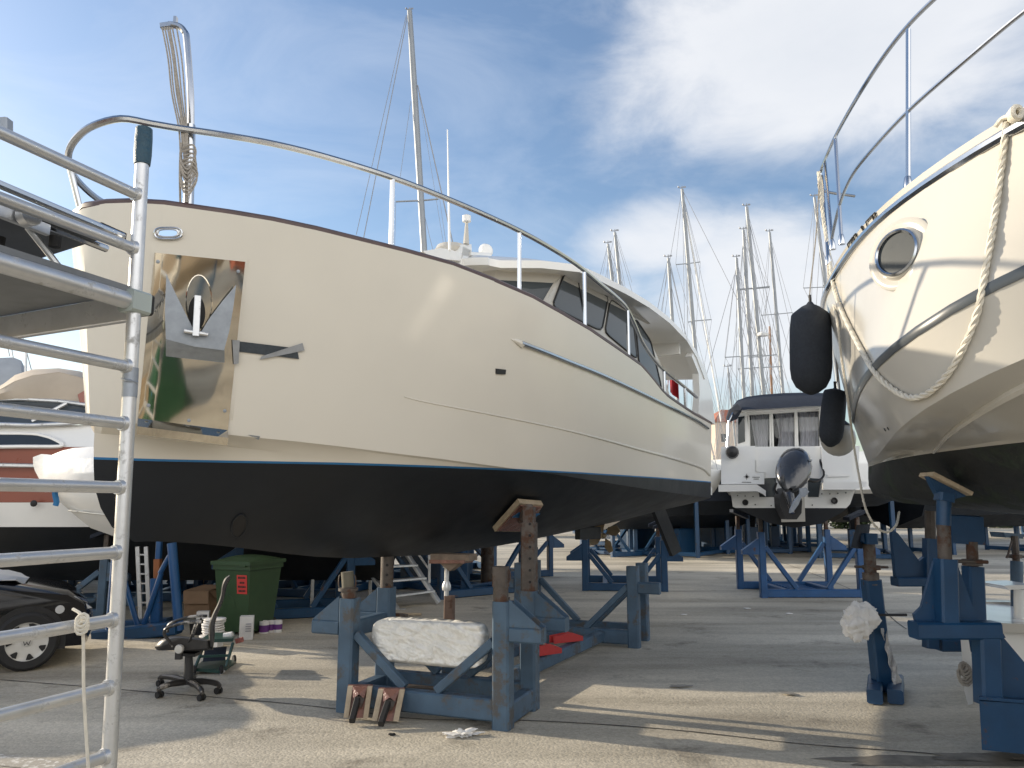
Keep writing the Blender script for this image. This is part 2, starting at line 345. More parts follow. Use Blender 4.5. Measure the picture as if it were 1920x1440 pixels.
g = MB().grid([[V(x, y, 0) for x in (-900, -60, 60, 900)] for y in (-60, 60, 1500)]).build('ground', ground_mat(), solid=False); structure(g)
if g.data.polygons[0].normal.z < 0: g.data.flip_normals()
M['joint'] = mat('joint_filler', (.06, .055, .05), .9, var=.4, vscale=6)
M['stain'] = mat('oil_stain', (.17, .155, .13), .8, var=.5, vscale=7)
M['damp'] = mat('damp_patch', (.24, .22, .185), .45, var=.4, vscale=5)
def joint(pts, w, name='ground_joint'):
    b = MB(); ps = [G(*p) for p in pts]; rows = []
    ps = spline(ps, 10)
    for i, p in enumerate(ps):
        t = nrm(ps[min(i + 1, len(ps) - 1)] - ps[max(0, i - 1)]); n = V(-t[1], t[0], 0) * w * (.5 + .5 * random.random())
        rows.append([p + n + V(0, 0, .004), p - n + V(0, 0, .004)])
    o = b.grid(rows).build(name, M['joint'], solid=False); structure(o)
    if o.data.polygons[0].normal.z < 0: o.data.flip_normals()
joint([(-60, 1270), (150, 1287), (330, 1302), (520, 1318), (640, 1331), (790, 1349), (1000, 1352), (1250, 1368), (1500, 1395), (1700, 1410), (1990, 1434)], .012)
joint([(1340, 1010), (1560, 1090), (1700, 1180)], .012)
def blob(px, py, rx, ry, m, name, seed, n=40, z=.004):
    rnd = random.Random(seed); ph = [rnd.random() * 6.3 for _ in range(6)]; c = G(px, py); pts = []
    for k in range(n):
        a = 2 * PI * k / n; q = 1 + .18 * math.sin(2 * a + ph[0]) + .14 * math.sin(3 * a + ph[1]) + .12 * math.sin(5 * a + ph[2]) + .08 * math.sin(9 * a + ph[3]) + .06 * math.sin(14 * a + ph[4])
        pts.append(c + V(math.cos(a) * rx * q, math.sin(a) * ry * q, z))
    o = MB().add(pts, [tuple(range(n))]).build(name, m, solid=False); structure(o)
    if o.data.polygons[0].normal.z < 0: o.data.flip_normals()
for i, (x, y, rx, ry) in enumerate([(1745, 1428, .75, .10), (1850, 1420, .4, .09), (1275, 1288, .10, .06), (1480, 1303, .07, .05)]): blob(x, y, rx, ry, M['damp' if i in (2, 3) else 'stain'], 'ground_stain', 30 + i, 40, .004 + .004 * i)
pl = MB().grid([[G(-40, 1408, .004), G(-40, 1432, .004)], [G(90, 1424, .004), G(70, 1442, .004)], [G(215, 1444, .004), G(200, 1466, .004)]]).build('painted_line', mat('worn_white_paint', (.62, .60, .55), .7, var=.2, vscale=20, wear=(.36, .33, .28), wscale=22, wamt=.6), solid=False); structure(pl)
if pl.data.polygons[0].normal.z < 0: pl.data.flip_normals()
# ================================================================== main motor yacht
AL = math.radians(59.8); A = V(math.cos(AL), math.sin(AL), 0); PT = V(math.sin(AL), -math.cos(AL), 0)
B0 = P(172, 862, 6.1); B0[2] = 0
KY = .80; MB.RS = KY      # pixel-traced yacht shrunk by KY about the camera eye to sit over its cradle
def boat(s, b, z): return EYE + KY * (B0 + A * s + PT * b + V(0, 0, z) - EYE)
def Sb(px, py, b):
    r = ray(px, py); o = EYE - B0; t = (b - o @ PT) / (r @ PT); p = o + r * t; return V(p @ A, b, p[2])
def Ss(px, py, s):
    r = ray(px, py); o = EYE - B0; t = (s - o @ A) / (r @ A); p = o + r * t; return V(s, p @ PT, p[2])
SH = np.array([(143, 400), (160, 385), (185, 378), (290, 382), (400, 396), (500, 412), (600, 433), (700, 458), (830, 490), (980, 548), (1100, 615), (1160, 656), (1200, 684), (1220, 706), (1245, 738), (1270, 756), (1300, 776), (1335, 795)], float).T
CHN = np.array([(165, 783), (425, 815), (600, 832), (740, 850), (840, 862), (1025, 887), (1212, 917), (1325, 933)], float).T
def solvez(s, b, crv, z=2.6):
    for _ in range(40):
        x, y = proj(boat(s, b, z)); z += (y - np.interp(x, *crv)) / F * 5
    return z
LEN = 11.4
def bs(s): return float(np.interp(s, [-.25, -.24, -.2, -.1, 0, .2, .5, 1, 1.5, 2, 3, 4, 5, 8, 11.4], [0, .1, .25, .45, .58, .74, .95, 1.2, 1.39, 1.55, 1.78, 1.9, 1.97, 1.97, 1.75]))
def bc(s): return float(np.interp(s, [-.04, -.02, .06, .25, .6, 1, 1.5, 2, 3, 5, 8, 11.4], [0, .09, .19, .34, .56, .8, 1.03, 1.22, 1.5, 1.75, 1.8, 1.68]))
SS = [0, .004, .012, .025, .04, .06, .085, .115, .15, .19, .24, .29, .35, .41, .47, .53, .58, .62, .645, .67, .695, .72, .745, .77, .8, .84, .88, .92, .96, 1.0]
def zsheer(s): return solvez(max(s, .15), bs(max(s, .15)), SH) if s > .15 else 4.105
ZSH = {}
def zkeel(s): return float(np.interp(s, [.36, .7, 1.21, 2.9, 4.81, 6.61, 10.26, 11.4], [1.5, 1.40, 1.34, 1.16, 1.1, 1.16, 1.38, 1.52]))
rows = []
def rowpts(s0, fb, fz): return [(s0 + (LEN - s0) * u, fb, fz) for u in SS]
sheer = []; chine = []
for u in SS:
    s = -.25 + (LEN + .25) * u; sheer.append(V(s, bs(s), zsheer(s)))
    s = -.04 + (LEN + .04) * u; chine.append(V(s, bc(s), solvez(max(s, .35), bc(max(s, .35)), CHN) + (0 if s > .35 else .02)))
rows.append(sheer)
for t in (.2, .4, .6, .8):
    rows.append([lerp(a, c, t) for a, c in zip(sheer, chine)])
rows.append(chine)
chin = [V(c[0] + (.035 if i == 0 else 0.01), max(0, c[1] - .04), c[2] - .015) for i, c in enumerate(chine)]
rows.append(chin)
for t in (.1, .22, .36, .52, .68, .84, 1.0):
    stem = np.interp(t, [0, .3, .55, .8, 1], [.0, .01, .045, .16, .42]); zst = np.interp(t, [0, .3, .55, .8, 1], [2.40, 2.12, 1.85, 1.60, 1.44]); r = []
    for i, u in enumerate(SS):
        s = stem + (LEN - stem) * u; c = chin[i]
        bch = bc(s) - .04; zc = float(np.interp(s, [q[0] for q in chin], [q[2] for q in chin])); zk = zkeel(s)
        ramp = min(1, ((s - stem) / 1.6)) ** .62
        b = bch * (1 - t ** 1.5) * (ramp if t < 1 else 0) * (1 - .12 * math.sin(PI * t))
        z = zc + (zk - zc) * (t ** .95)
        if s < 2.6: w = max(0, 1 - (s - stem) / (2.6 - stem)) ** 2; z = lerp(z, zst, w)
        r.append(V(s, b, z))
    rows.append(r)
nr = len(rows)
hb = MB()
full = []
for r in rows: full.append([boat(*p) for p in r])
fullS = [[boat(p[0], -p[1], p[2]) for p in r] for r in rows]
hb.grid(full); hb.grid(fullS, flip=True)
hb.add([r[-1] for r in full] + [r[-1] for r in fullS[:-1]][::-1], [tuple(range(2 * nr - 1))])
# inside of the bulwark and the deck
inn = [V(p[0] + (.07 if i == 0 else .03 if i < 4 else 0), max(0, p[1] - .07), p[2]) for i, p in enumerate(sheer)]
dk = []
for i, (a, c, p) in enumerate(zip(sheer, chine, inn)):
    q = lerp(a, c, .5 / (a[2] - c[2])); dk.append(V(q[0] + .05, max(0, min(p[1], q[1] - .08)), q[2])); cl = [V(p[0], 0, p[2] - .47) for p in inn]
for sg in (1, -1):
    hb.grid([[boat(p[0], sg * p[1], p[2]) for p in r] for r in (cl, dk, inn, sheer)], flip=(sg < 0))
bmh = bmesh.new(); vs = [bmh.verts.new(v) for v in hb.v]
for f in hb.f:
    try: bmh.faces.new([vs[i] for i in f])
    except ValueError: pass
bmesh.ops.remove_doubles(bmh, verts=bmh.verts, dist=2e-4); bmesh.ops.recalc_face_normals(bmh, faces=bmh.faces)
BV = BVHTree.FromBMesh(bmh)
def hit(px, py, bv=None, back=0.0):
    r = ray(px, py); h = (bv or BV).ray_cast(Vector(EYE), Vector(r).normalized())
    if h[0] is None: return None, None
    n = np.array(h[1]); n = n if n @ r < 0 else -n
    return np.array(h[0]) + n * back, n
w = [hit(*p)[0] for p in ((230, 863), (640, 873), (1310, 903))]
wn = nrm(np.cross(w[1] - w[0], w[2] - w[0])); wn = wn if wn[2] > 0 else -wn
# keep the paint line level across the boat
wl = lambda s: 0
def cut(bm0, lo, hi):
    b = bm0.copy()
    for d, clear in ((hi, 'o'), (lo, 'i')):
        if d is None: continue
        geom = b.verts[:] + b.edges[:] + b.faces[:]
        bmesh.ops.bisect_plane(b, geom=geom, plane_co=Vector(WC + V(0, 0, d)), plane_no=Vector(WN), clear_outer=(clear == 'o'), clear_inner=(clear == 'i'))
    return b
tilt = (w[2][2] - w[0][2]) / ((w[2] - w[0]) @ A); WN = nrm(V(0, 0, 1) - A * tilt); WC = w[0]
yacht = thing('motor_yacht', 'large cream motor yacht with black bottom and anchor on its bow, propped on blue cradles', 'motor yacht', boat(5.5, 0, 1.1))
def bmobj(bm, name, m, parent, ang=24):
    o3 = Vector(parent.location); me = bpy.data.meshes.new(name); bm.to_mesh(me); bm.free(); me.transform(Matrix.Translation(-o3)); me.materials.append(m)
    for p in me.polygons: p.use_smooth = True
    me.set_sharp_from_angle(angle=math.radians(ang)); o = bpy.data.objects.new(name, me); COL.objects.link(o); o.parent = parent; return o
hull = bmobj(cut(bmh, .015, None), 'topsides', M['cream'], yacht)
bmobj(cut(bmh, 0, .015), 'masking_tape', M['tape'], yacht)['label'] = 'blue masking tape along the waterline'
bmobj(cut(bmh, None, 0), 'bottom', M['black'], yacht)['label'] = 'matt black antifouled bottom'
# brown toe rail round the sheer
full_sheer = [boat(p[0] + .035, -(p[1] - .035) if p[1] > .04 else 0, p[2] + .012) for p in sheer[::-1]] + [boat(p[0] + .035, p[1] - .035 if p[1] > .04 else 0, p[2] + .012) for p in sheer[1:]]
MB().tube(full_sheer, .043, 8).build('toe_rail', M['teak'], yacht)
# stainless bow rail
RL = np.array([(150, 240), (200, 230), (250, 232), (330, 240), (480, 262), (600, 290), (750, 338), (870, 385), (985, 437), (1080, 495), (1110, 520), (1150, 552), (1172, 572), (1187, 600), (1197, 628), (1215, 660), (1243, 693), (1290, 731), (1313, 751)], float).T
def railz(s, b): return solvez(s, b, RL, 4.8)
rp = []
for s in (.15, .4, .8, 1.3, 2, 3, 4, 5, 5.8, 6.3, 6.7, 7.0, 7.3, 7.7, 8.2, 9.0, 10.0, 10.6): b = bs(s) - .09; rp.append((s, b, railz(s, b)))
zt = rp[0][2]
tip = [(-.34, 0, zt - .13), (-.31, .16, zt - .06), (-.20, .34, zt), (-.02, .48, zt)]
stb = [(-.31, -.16, zt - .20), (-.20, -.33, zt - .26), (-.02, -.48, zt - .30), (.3, -.66, zt - .32), (.8, -.98, zt - .2)] + [(s, -b, z) for s, b, z in rp[3:]]
pathr = [boat(*q) for q in stb[::-1]] + [boat(*q) for q in tip + rp]
rail = MB().tube(spline(pathr, 4), .029, 8).build('bow_rail', M['chrome'], yacht)
def zs_(s): return float(np.interp(s, [p[0] for p in sheer], [p[2] for p in sheer]))
def stanch(s, b, zt, r=.025, lean=0.0):
    for sg in (1, -1):
        MB().tube([boat(s, sg * b, zs_(s) - .05), boat(s - lean, sg * b, zt)], r, 8).lathe(boat(s, sg * b, zs_(s)), [(.035, 0), (.035, .015), (.02, .02)], 10).build('stanchion', M['chrome'], rail)
MB().tube([boat(-.06, -.28, 4.05), boat(-.20, -.33, zt - .26)], .024, 8).build('stanchion', M['chrome'], rail)
for s in [1.88, 3.72, 5.25, 6.75, 8.35, 9.7]:
    b = bs(s) - .09; stanch(s, b, railz(s, b))
# bow davit with its tackle
YD = 6.02 * KY
dv = lambda x, y, dy=0: P(x, y, YD + dy)
dav = MB().tube(spline([dv(353, 400), dv(356, 300), dv(357, 235)], 3), .042, 10).tube(spline([dv(358, 240), dv(357, 170), dv(350, 75), dv(346, 60), dv(338, 51), dv(326, 47), dv(316, 46)], 5), .028, 8)
dav.beam(dv(302, 50), dv(322, 47), .05, .05).box(dv(329, 41), (.02, .03, .07))
davit = dav.build('davit', M['chrome'], yacht)
rb = MB()
for i, (x0, x1, xm) in enumerate([(304, 338, 322), (309, 342, 326), (314, 346, 331), (318, 349, 334), (323, 351, 340), (331, 353, 346)]):
    rb.tube(spline([dv(x0, 52, -.04), dv((x0 + xm) / 2 + 2, 110, -.05), dv(xm, 175, -.05), dv(x1 - 3, 240, -.06), dv(x1, 285, -.06)], 4), .007, 5)
rb.tube(spline([dv(318, 60, -.05), dv(326, 110, -.05), dv(340, 215, -.05), dv(346, 280, -.06), dv(350, 380, -.05)], 4), .014, 6)
random.seed(3)
for i in range(7):
    y0 = 268 + i * 8; a = [dv(341 + random.uniform(-2, 3), y0, -.07), dv(338 + random.uniform(-3, 3), y0 + 30, -.09), dv(352, y0 + 50, -.1), dv(368 + random.uniform(-4, 3), y0 + 22, -.06), dv(362, y0 + 4, -.08), dv(343, y0 + 8, -.09)]
    rb.tube(spline(a, 4), .008, 5)
rb.tube(spline([dv(338, 285, -.06), dv(337, 330, -.06), dv(338, 384, -.04)], 3), .009, 5)
rb.build('tackle_rope', M['greyrope'], davit)
# things on the topsides, laid on the hull
def hullgrid(quad, nu, nv, off, bv=None):
    a, b, c, d = [np.array(q, float) for q in quad]; out = []
    for i in range(nv + 1):
        r = []
        for j in range(nu + 1):
            u, v = j / nu, i / nv; q = (a * (1 - u) + b * u) * (1 - v) + (d * (1 - u) + c * u) * v
            r.append(hit(q[0], q[1], bv, off)[0])
        out.append(r)
    return out
PLN = hit(360, 600)[1]
def plane_fit(q, off):   # flat plate through hull points
    return [hit(x, y, None, off)[0] for x, y in q]
rimg = hullgrid([(284, 468), (465, 485), (432, 830), (252, 797)], 6, 8, .004)
MB().sheet(rimg, -PLN * .01).build('plate_recess', M['cream'], yacht)
rw = hullgrid([(291, 474), (459, 491), (427, 806), (259, 784)], 12, 20, .012)
plate = MB().sheet(rw, -PLN * .008)
lip = [[p for p in rw[-1]], [p + PLN * .05 + V(0, 0, -.045) for p in rw[-1]], [p + PLN * .012 + V(0, 0, -.10) for p in rw[-1]]]
plate.grid(lip).build('anchor_plate', M['mirror'], yacht)
ap = bpy.data.objects['anchor_plate']
sb = MB()
for q in ((297, 491), (446, 509), (279, 760), (421, 770), (354, 788)): sb.lathe(hit(*q, None, .010)[0], [(.016, 0), (.014, .006), (.004, .008)], 10, PLN)
sb.build('bolt', M['galv'], ap)
def onpl(x, y, off):
    r = ray(x, y); p0 = hit(365, 590)[0]; n = PLN; t = ((p0 + n * off - EYE) @ n) / (r @ n); return EYE + r * t
oval = [onpl(373 + 24 * math.cos(a), 566 + 50 * math.sin(a), .018) for a in np.linspace(0, 2 * PI, 28)[:-1]]
MB().prism(oval, -PLN * .02).tube(oval + [oval[0]], .006, 6, False).build('hawse_ring', M['mirror'], ap)
hole = [onpl(369 + 16 * math.cos(a), 587 + 32 * math.sin(a), .026) for a in np.linspace(0, 2 * PI, 24)[:-1]]
MB().prism(hole, -PLN * .01).build('hawse_hole', M['inside'], ap)
anc = thing_parent = None
fl = [(312, 514), (330, 552), (352, 596), (366, 624), (376, 624), (392, 598), (416, 566), (443, 534), (437, 580), (430, 620), (420, 657), (365, 650), (311, 636), (309, 580)]
def tilt_off(y): return .105 if y > 600 else .075
anchor = MB().prism([onpl(x, y, .075 + .03 * (y - 514) / 140) for x, y in fl], -PLN * .014).build('anchor', M['galv'], yacht, ang=30)
ab = MB().sheet([[onpl(x, y0 + (x - 311) * .11, .10 + o) for x in np.linspace(311, 421, 9)] for y0, o in ((637, .0), (647, -.015), (655, -.05), (668, -.085))], -PLN * .014)
ab.build('crown_plate', M['galv'], anchor)
MB().beam(onpl(371, 555, .07), onpl(367, 630, .135), .05, .03, up=PLN).build('shank', M['alu'], anchor)
MB().tube([onpl(345, 620, .125), onpl(390, 627, .125)], .018, 8).build('stock', M['alu'], anchor)
def strip(quads, off, m, name, nu=10, nv=2, jag=0, **k):
    rr = hullgrid(quads, nu, nv, off)
    for r in rr:
        for p in r: p += PLN * random.uniform(0, jag)
    return MB().sheet(rr, -PLN * .003).build(name, m, yacht)
strip([(449, 640), (556, 653), (560, 673), (447, 659)], .008, M['darktape'], 'tape_strip', jag=.004)['label'] = 'dark strip of tape beside the anchor plate'
strip([(489, 668), (566, 643), (570, 657), (487, 674)], .014, M['ducttape'], 'tape_strip', jag=.006)['label'] = 'crumpled grey tape end crossing the dark strip'
strip([(434, 637), (448, 638), (446, 681), (437, 683)], .03, M['ducttape'], 'tape_strip', 3, 6, .006)['label'] = 'grey tape patch at the edge of the anchor plate'
# mooring fairlead
rr = [hit(316 + 25 * math.copysign(abs(math.cos(a)) ** .7, math.cos(a)), 438 + 10.5 * math.copysign(abs(math.sin(a)) ** .7, math.sin(a)), None, .014)[0] for a in np.linspace(0, 2 * PI, 30)[:-1]]
ri_ = [hit(316 + 18 * math.copysign(abs(math.cos(a)) ** .7, math.cos(a)), 438 + 7.2 * math.copysign(abs(math.sin(a)) ** .7, math.sin(a)), None, .016)[0] for a in np.linspace(0, 2 * PI, 30)[:-1]]
fr = MB().grid([rr + [rr[0]], ri_ + [ri_[0]]]).tube(ri_ + [ri_[0]], .006, 6, False).tube(rr + [rr[0]], .009, 6, False).build('fairlead', M['chrome'], yacht)
sb = MB()
for q in ((297, 431), (297, 445), (335, 431), (335, 445)): sb.lathe(hit(*q, None, .014)[0], [(.008, 0), (.007, .004), (.002, .005)], 8, PLN)
sb.build('screw_heads', M['galv'], fr)
# vent, scupper, rub rail, spray moulding
v0 = plane_fit([(929, 691), (947, 693), (946, 702), (929, 701)], .012); MB().prism(v0, -hit(938, 696)[1] * .02).build('vent', M['plastic'], yacht)
v0 = plane_fit([(465, 815), (487, 818), (485, 823)], .008); MB().prism(v0, -PLN * .01).build('scupper', M['galv'], yacht)
def hcurve(px, off, n=5, bv=None):
    out = []
    for x, y in spline([V(*p) for p in px], n):
        h = hit(x, y, bv, off)[0]
        if h is not None: out.append(h)
    return out
RR = [(975, 643), (1020, 660), (1065, 678), (1120, 700), (1180, 727), (1240, 756), (1300, 786), (1326, 803)]
MB().tube(hcurve(RR, .016), .026, 8).build('rub_rail', M['chrome'], yacht)
MB().tube(hcurve([(958, 636), (968, 640), (978, 646)], .0, 3), [.004, .012, .02, .028, .035, .04, .045][:len(hcurve([(958, 636), (968, 640), (978, 646)], .0, 3))], 8).build('rub_rail_fairing', M['cream'], yacht)
sm = hcurve([(758, 744), (800, 754), (900, 773), (1033, 800), (1120, 821), (1200, 843), (1260, 859), (1313, 876), (1330, 890)], .0)
MB().tube(sm, list(np.interp(np.arange(len(sm)), [0, len(sm) * .4, len(sm)], [.006, .012, .035])), 8).build('spray_moulding', M['cream'], yacht)
# thruster tunnel, stern gear
tc_, tn = hit(448, 985, None, .004)
tr = [hit(448 + 14 * math.cos(a) + 4 * math.sin(a), 985 - 21 * math.sin(a), None, .006)[0] for a in np.linspace(0, 2 * PI, 26)[:-1]]
th_ = MB().prism(tr, -tn * .01 + tn * .004).build('thruster_tunnel', M['inside'], yacht)
MB().tube(tr + [tr[0]], .007, 6, False).build('tunnel_lip', M['black'], th_)
MB().beam(boat(8.9, 0, 1.24), boat(9.8, 0, 1.22), .10, .22).build('skeg', M['black'], yacht)
rq = [Sb(x, y, .0) for x, y in ((1219, 948), (1241, 946), (1275, 1033), (1258, 1043))]
MB().prism([boat(q[0], -.03, q[2]) for q in rq], PT * .06).build('rudder', M['black'], yacht)
pc = boat(10.05, 0, 1.16); pb = MB().lathe(pc - A * .02, [(.05, -.1), (.06, 0), (.03, .1)], 12, A)
for k in range(4):
    a = k * PI / 2 + .5; d = PT * math.cos(a) + V(0, 0, 1) * math.sin(a); e = np.cross(A, d)
    pb.prism([pc + d * .04, pc + d * .16 + e * .09 + A * .03, pc + d * .26 + e * .06 + A * .03, pc + d * .27 - e * .03 - A * .03, pc + d * .14 - e * .07 - A * .04], A * .012)
pb.build('propeller', M['bronze'], yacht)
# swim platform
MB().prism([boat(LEN, 1.6, 1.93), boat(LEN + .75, 1.5, 1.93), boat(LEN + .8, 0, 1.93), boat(LEN + .75, -1.5, 1.93), boat(LEN, -1.6, 1.93)], V(0, 0, .13)).build('swim_platform', M['white'], yacht)
# ---- deckhouse
def hb_(s, b, z): return boat(s, b, z)
b0 = 1.32
pix = [(1020, 573), (1054, 514), (1092, 528), (1135, 549), (1178, 583), (1214, 628), (1238, 680), (1256, 742)]
pts = [Sb(x, y, b0) for x, y in pix]
low = [V(pts[-1][0], b0, 3.3), V(pts[0][0] - .1, b0, 3.3)]
out = [V(p[0], p[1], p[2]) for p in pts]
dh = MB()
for sg in (1, -1): dh.prism([boat(p[0], sg * p[1], p[2]) for p in out + low], -PT * sg * .05)
sF, zF = pts[1][0], pts[1][2]; sB = pts[0][0]
house = dh.build('deckhouse', M['cream2'], yacht)
# front screen in three panels with frames
fc = [(sF - .02, 1.32), (sF - .62, .62), (sF - .62, -.62), (sF - .02, -1.32)]
zb = 4.0; rk = .42
fm = MB(); gl = []
for i in range(3):
    (s0, q0), (s1, q1) = fc[i], fc[i + 1]
    T0, T1 = boat(s0, q0, zF + .06), boat(s1, q1, zF + .06); L0, L1 = boat(s0 - rk, q0, 3.4), boat(s1 - rk, q1, 3.4)
    n = nrm(np.cross(T1 - T0, L0 - T0)); n = n if n @ (-A) > 0 else -n
    fm.prism([T0, T1, L1, L0], -n * .05)
    def bil(u, v): return (T0 * (1 - u) + T1 * u) * (1 - v) + (L0 * (1 - u) + L1 * u) * v
    g_ = [bil(.09, .14) + n * .004, bil(.91, .14) + n * .004, bil(.91, .75) + n * .004, bil(.09, .75) + n * .004]
    gl.append(MB().prism(g_, n * .012))
fm.build('screen_frame', M['cream2'], house)
for g_ in gl: g_.build('windscreen', M['glass2'], house)
# side windows
def win(pix, m=M['glass'], name='side_window', off=.012):
    q = [Sb(x, y, b0) for x, y in spline([V(*p) for p in pix + [pix[0]]], 3)[:-1]]
    for sg in (1, -1):
        o = MB().prism([boat(p[0], sg * (b0 + off), p[2]) for p in q], -PT * sg * .02).build(name, m, house)
        if sg == 1: MB().tube([boat(p[0], b0 + off, p[2]) for p in q + [q[0]]], .012, 6, False).build('window_trim', M['plastic'], house)
def rc(pix, r=.12):
    out = []
    for i in range(len(pix)):
        a, b, c = [np.array(pix[(i + k) % len(pix)], float) for k in (-1, 0, 1)]
        out += [tuple(b + (a - b) * r), tuple(b + (a - b) * r * .25 + (c - b) * r * .25), tuple(b + (c - b) * r)]
    return out
def win2(pix):
    q = [Sb(x, y, b0) for x, y in rc(pix)]
    for sg in (1, -1):
        o = MB().prism([boat(p[0], sg * (b0 + .012), p[2]) for p in q], -PT * sg * .02).build('side_window', M['glass2'], house)
        MB().tube([boat(p[0], sg * (b0 + .012), p[2]) for p in q + [q[0]]], .016, 6, False).build('window_trim', M['plastic'], house)
win2([(1058, 510), (1139, 556), (1127, 621), (1034, 575)])
win2([(1143, 561), (1185, 591), (1194, 674), (1133, 623)])
win2([(1190, 597), (1219, 640), (1240, 730), (1197, 684)])
a_, b_ = Sb(1082, 531, b0), Sb(1096, 597, b0); MB().beam(boat(a_[0], b0 + .02, a_[2]), boat(b_[0], b0 + .02, b_[2]), .02, .02).build('window_divider', M['plastic'], house)
# roof: lofted slab with rounded front and drooping aft corner
RE = np.array([(985, 490), (1060, 494), (1130, 517), (1200, 553), (1250, 590), (1290, 632), (1310, 668), (1322, 705)], float).T
wroof = 1.68
def zroof(s): return solvez(s, wroof, RE, 5.0)
rs = []
stations = [sF - 1.05, sF - 1.0, sF - .85, sF - .55, sF - .1, sF + .5, sF + 1.5, sF + 2.5, sF + 3.5, sF + 4.5, 10.2, 10.8, 11.3]
zr6 = zroof(6.3)
for s in stations:
    wd = wroof * (1 - max(0, (sF + .25 - s) / 1.45) ** 2.4) if s < sF + .25 else wroof
    wd = max(wd, .75); z = zroof(s) if s > 6.3 else zr6 - .02 * (6.3 - s)
    rs.append((s, wd, z))
top = []; bot = []
for s, wd, z in rs:
    e = .16 if s > stations[1] else .05
    tr_ = [boat(s, wd * k, z + e * (1 - abs(k) ** 3) * 1.0 - .0) for k in np.linspace(-1, 1, 13)]
    br_ = [boat(s + .02, wd * k, z - .10 + .07 * (1 - abs(k) ** 2)) for k in np.linspace(-1, 1, 13)]
    top.append(tr_); bot.append(br_)
rm = MB().grid(top).grid(bot, flip=True)
for i in range(len(rs) - 1):
    for e in (0, -1): rm.add([top[i][e], top[i + 1][e], bot[i + 1][e], bot[i][e]], [(0, 1, 2, 3)])
for e in (0, -1): rm.grid([top[e], bot[e]])
roof = rm.build('roof', M['white'], yacht, ang=50)
# coaming between screen and roof
cm = MB()
for sg in (1, -1): cm.beam(boat(sF, sg * 1.3, zF - .01), boat(sF + 4.6, sg * 1.3, zF + .12), .08, .16)
for i in range(3): cm.beam(boat(fc[i][0] + .03, fc[i][1], zF + .06), boat(fc[i + 1][0] + .03, fc[i + 1][1], zF + .06), .10, .18)
cm.build('coaming', M['cream2'], house)
# aft arch legs
lg = [(1303, 652), (1322, 690), (1334, 735), (1341, 796), (1309, 775), (1312, 738), (1310, 700), (1297, 668)]
q = [Sb(x, y, 1.66) for x, y in lg]
for sg in (1, -1): MB().prism([boat(p[0], sg * p[1], p[2]) for p in q], -PT * sg * .10).build('arch_leg', M['white'], roof)
# aft bulkhead beam under the roof with ladder hatch
MB().prism([boat(10.3, -1.5, 4.55), boat(10.3, 1.5, 4.55), boat(10.3, 1.5, 4.82), boat(10.3, -1.5, 4.82)], A * .06).build('roof_beam', M['white'], roof)
MB().prism([boat(8.6, b, 3.25) for b in (-1.3, 1.3)] + [boat(8.3, 1.3, 5.0), boat(8.3, -1.3, 5.0)], A * .05).build('aft_bulkhead', M['cream2'], house)
# cockpit settee under a navy cover, seen through the arch
MB().box(boat(10.0, .2, 3.55), (1.5, 1.0, .7), AL).build('cockpit_seat', M['white'], yacht)
# radar arch and aerials on the coach roof
ya = thing_parent = MB()
def R(x, y, b=.35): 
    q = Sb(x, y, b); return boat(*q)
ra = MB().prism([R(862, 500), R(905, 512), R(884, 470), R(868, 462)], -PT * .25)
ra.prism([R(865, 478), R(885, 482), R(884, 458), R(868, 458)], -PT * .3)
ra.beam(R(880, 476), R(917, 478), .06, .05)
arch = ra.build('radar_mast', M['white'], yacht)
MB().prism([R(793, 471), R(826, 465), R(846, 468), R(870, 478), R(862, 489), R(835, 486), R(812, 486)], -PT * .5).build('wing_platform', M['white'], arch)
MB().lathe(R(846, 478, .1), [(.02, 0), (.2, .01), (.23, .06), (.2, .12), (.02, .14)], 16).build('gps_dome', M['cream2'], arch)
MB().lathe(R(911, 470, .2), [(.01, -.07), (.08, -.06), (.11, 0), (.08, .06), (.01, .07)], 14, (.3, -.95, 0)).build('searchlight', M['white'], arch)
MB().tube([R(874, 458), R(875, 416)], [.045, .02], 8).build('light_pole', M['cream2'], arch)
MB().lathe(R(875, 417), [(.03, 0), (.06, .01), (.06, .09), (.03, .11)], 12).build('masthead_light', M['white'], arch)
MB().tube([R(843, 470), R(842, 405), R(839, 243)], [.018, .014, .007], 6).build('whip_aerial', M['white'], arch)
# stern ensign seen through the arch
fq = [boat(11.2, .9, 3.5), boat(11.45, .9, 4.55)]
fs = MB().tube(fq, .015, 6).build('flag_staff', M['chrome'], yacht)
def flag(c, w, h, mats, seed, parent, ax=PT):
    b = MB(); n = 8
    for k in range(3):
        rows = []
        for i in range(2):
            rows.append([c + V(0, 0, -h * (k + i) / 3) + ax * (w * j / n * .5) + V(0, 0, -w * j / n * .45) + A * .05 * math.sin(j * 1.2 + seed) for j in range(n + 1)])
        b.sheet(rows, A * .004, k)
    return b.build('flag', mats, parent)
flag(fq[1] + V(0, 0, -.03), .34, .40, (M['flagred'], M['flagwhite'], M['flagblue']), 1, fs)
print('yacht done', round(sF, 2), round(zF, 2), [tuple(np.round(r, 2)) for r in rs][:8])

MB.RS = 1.0

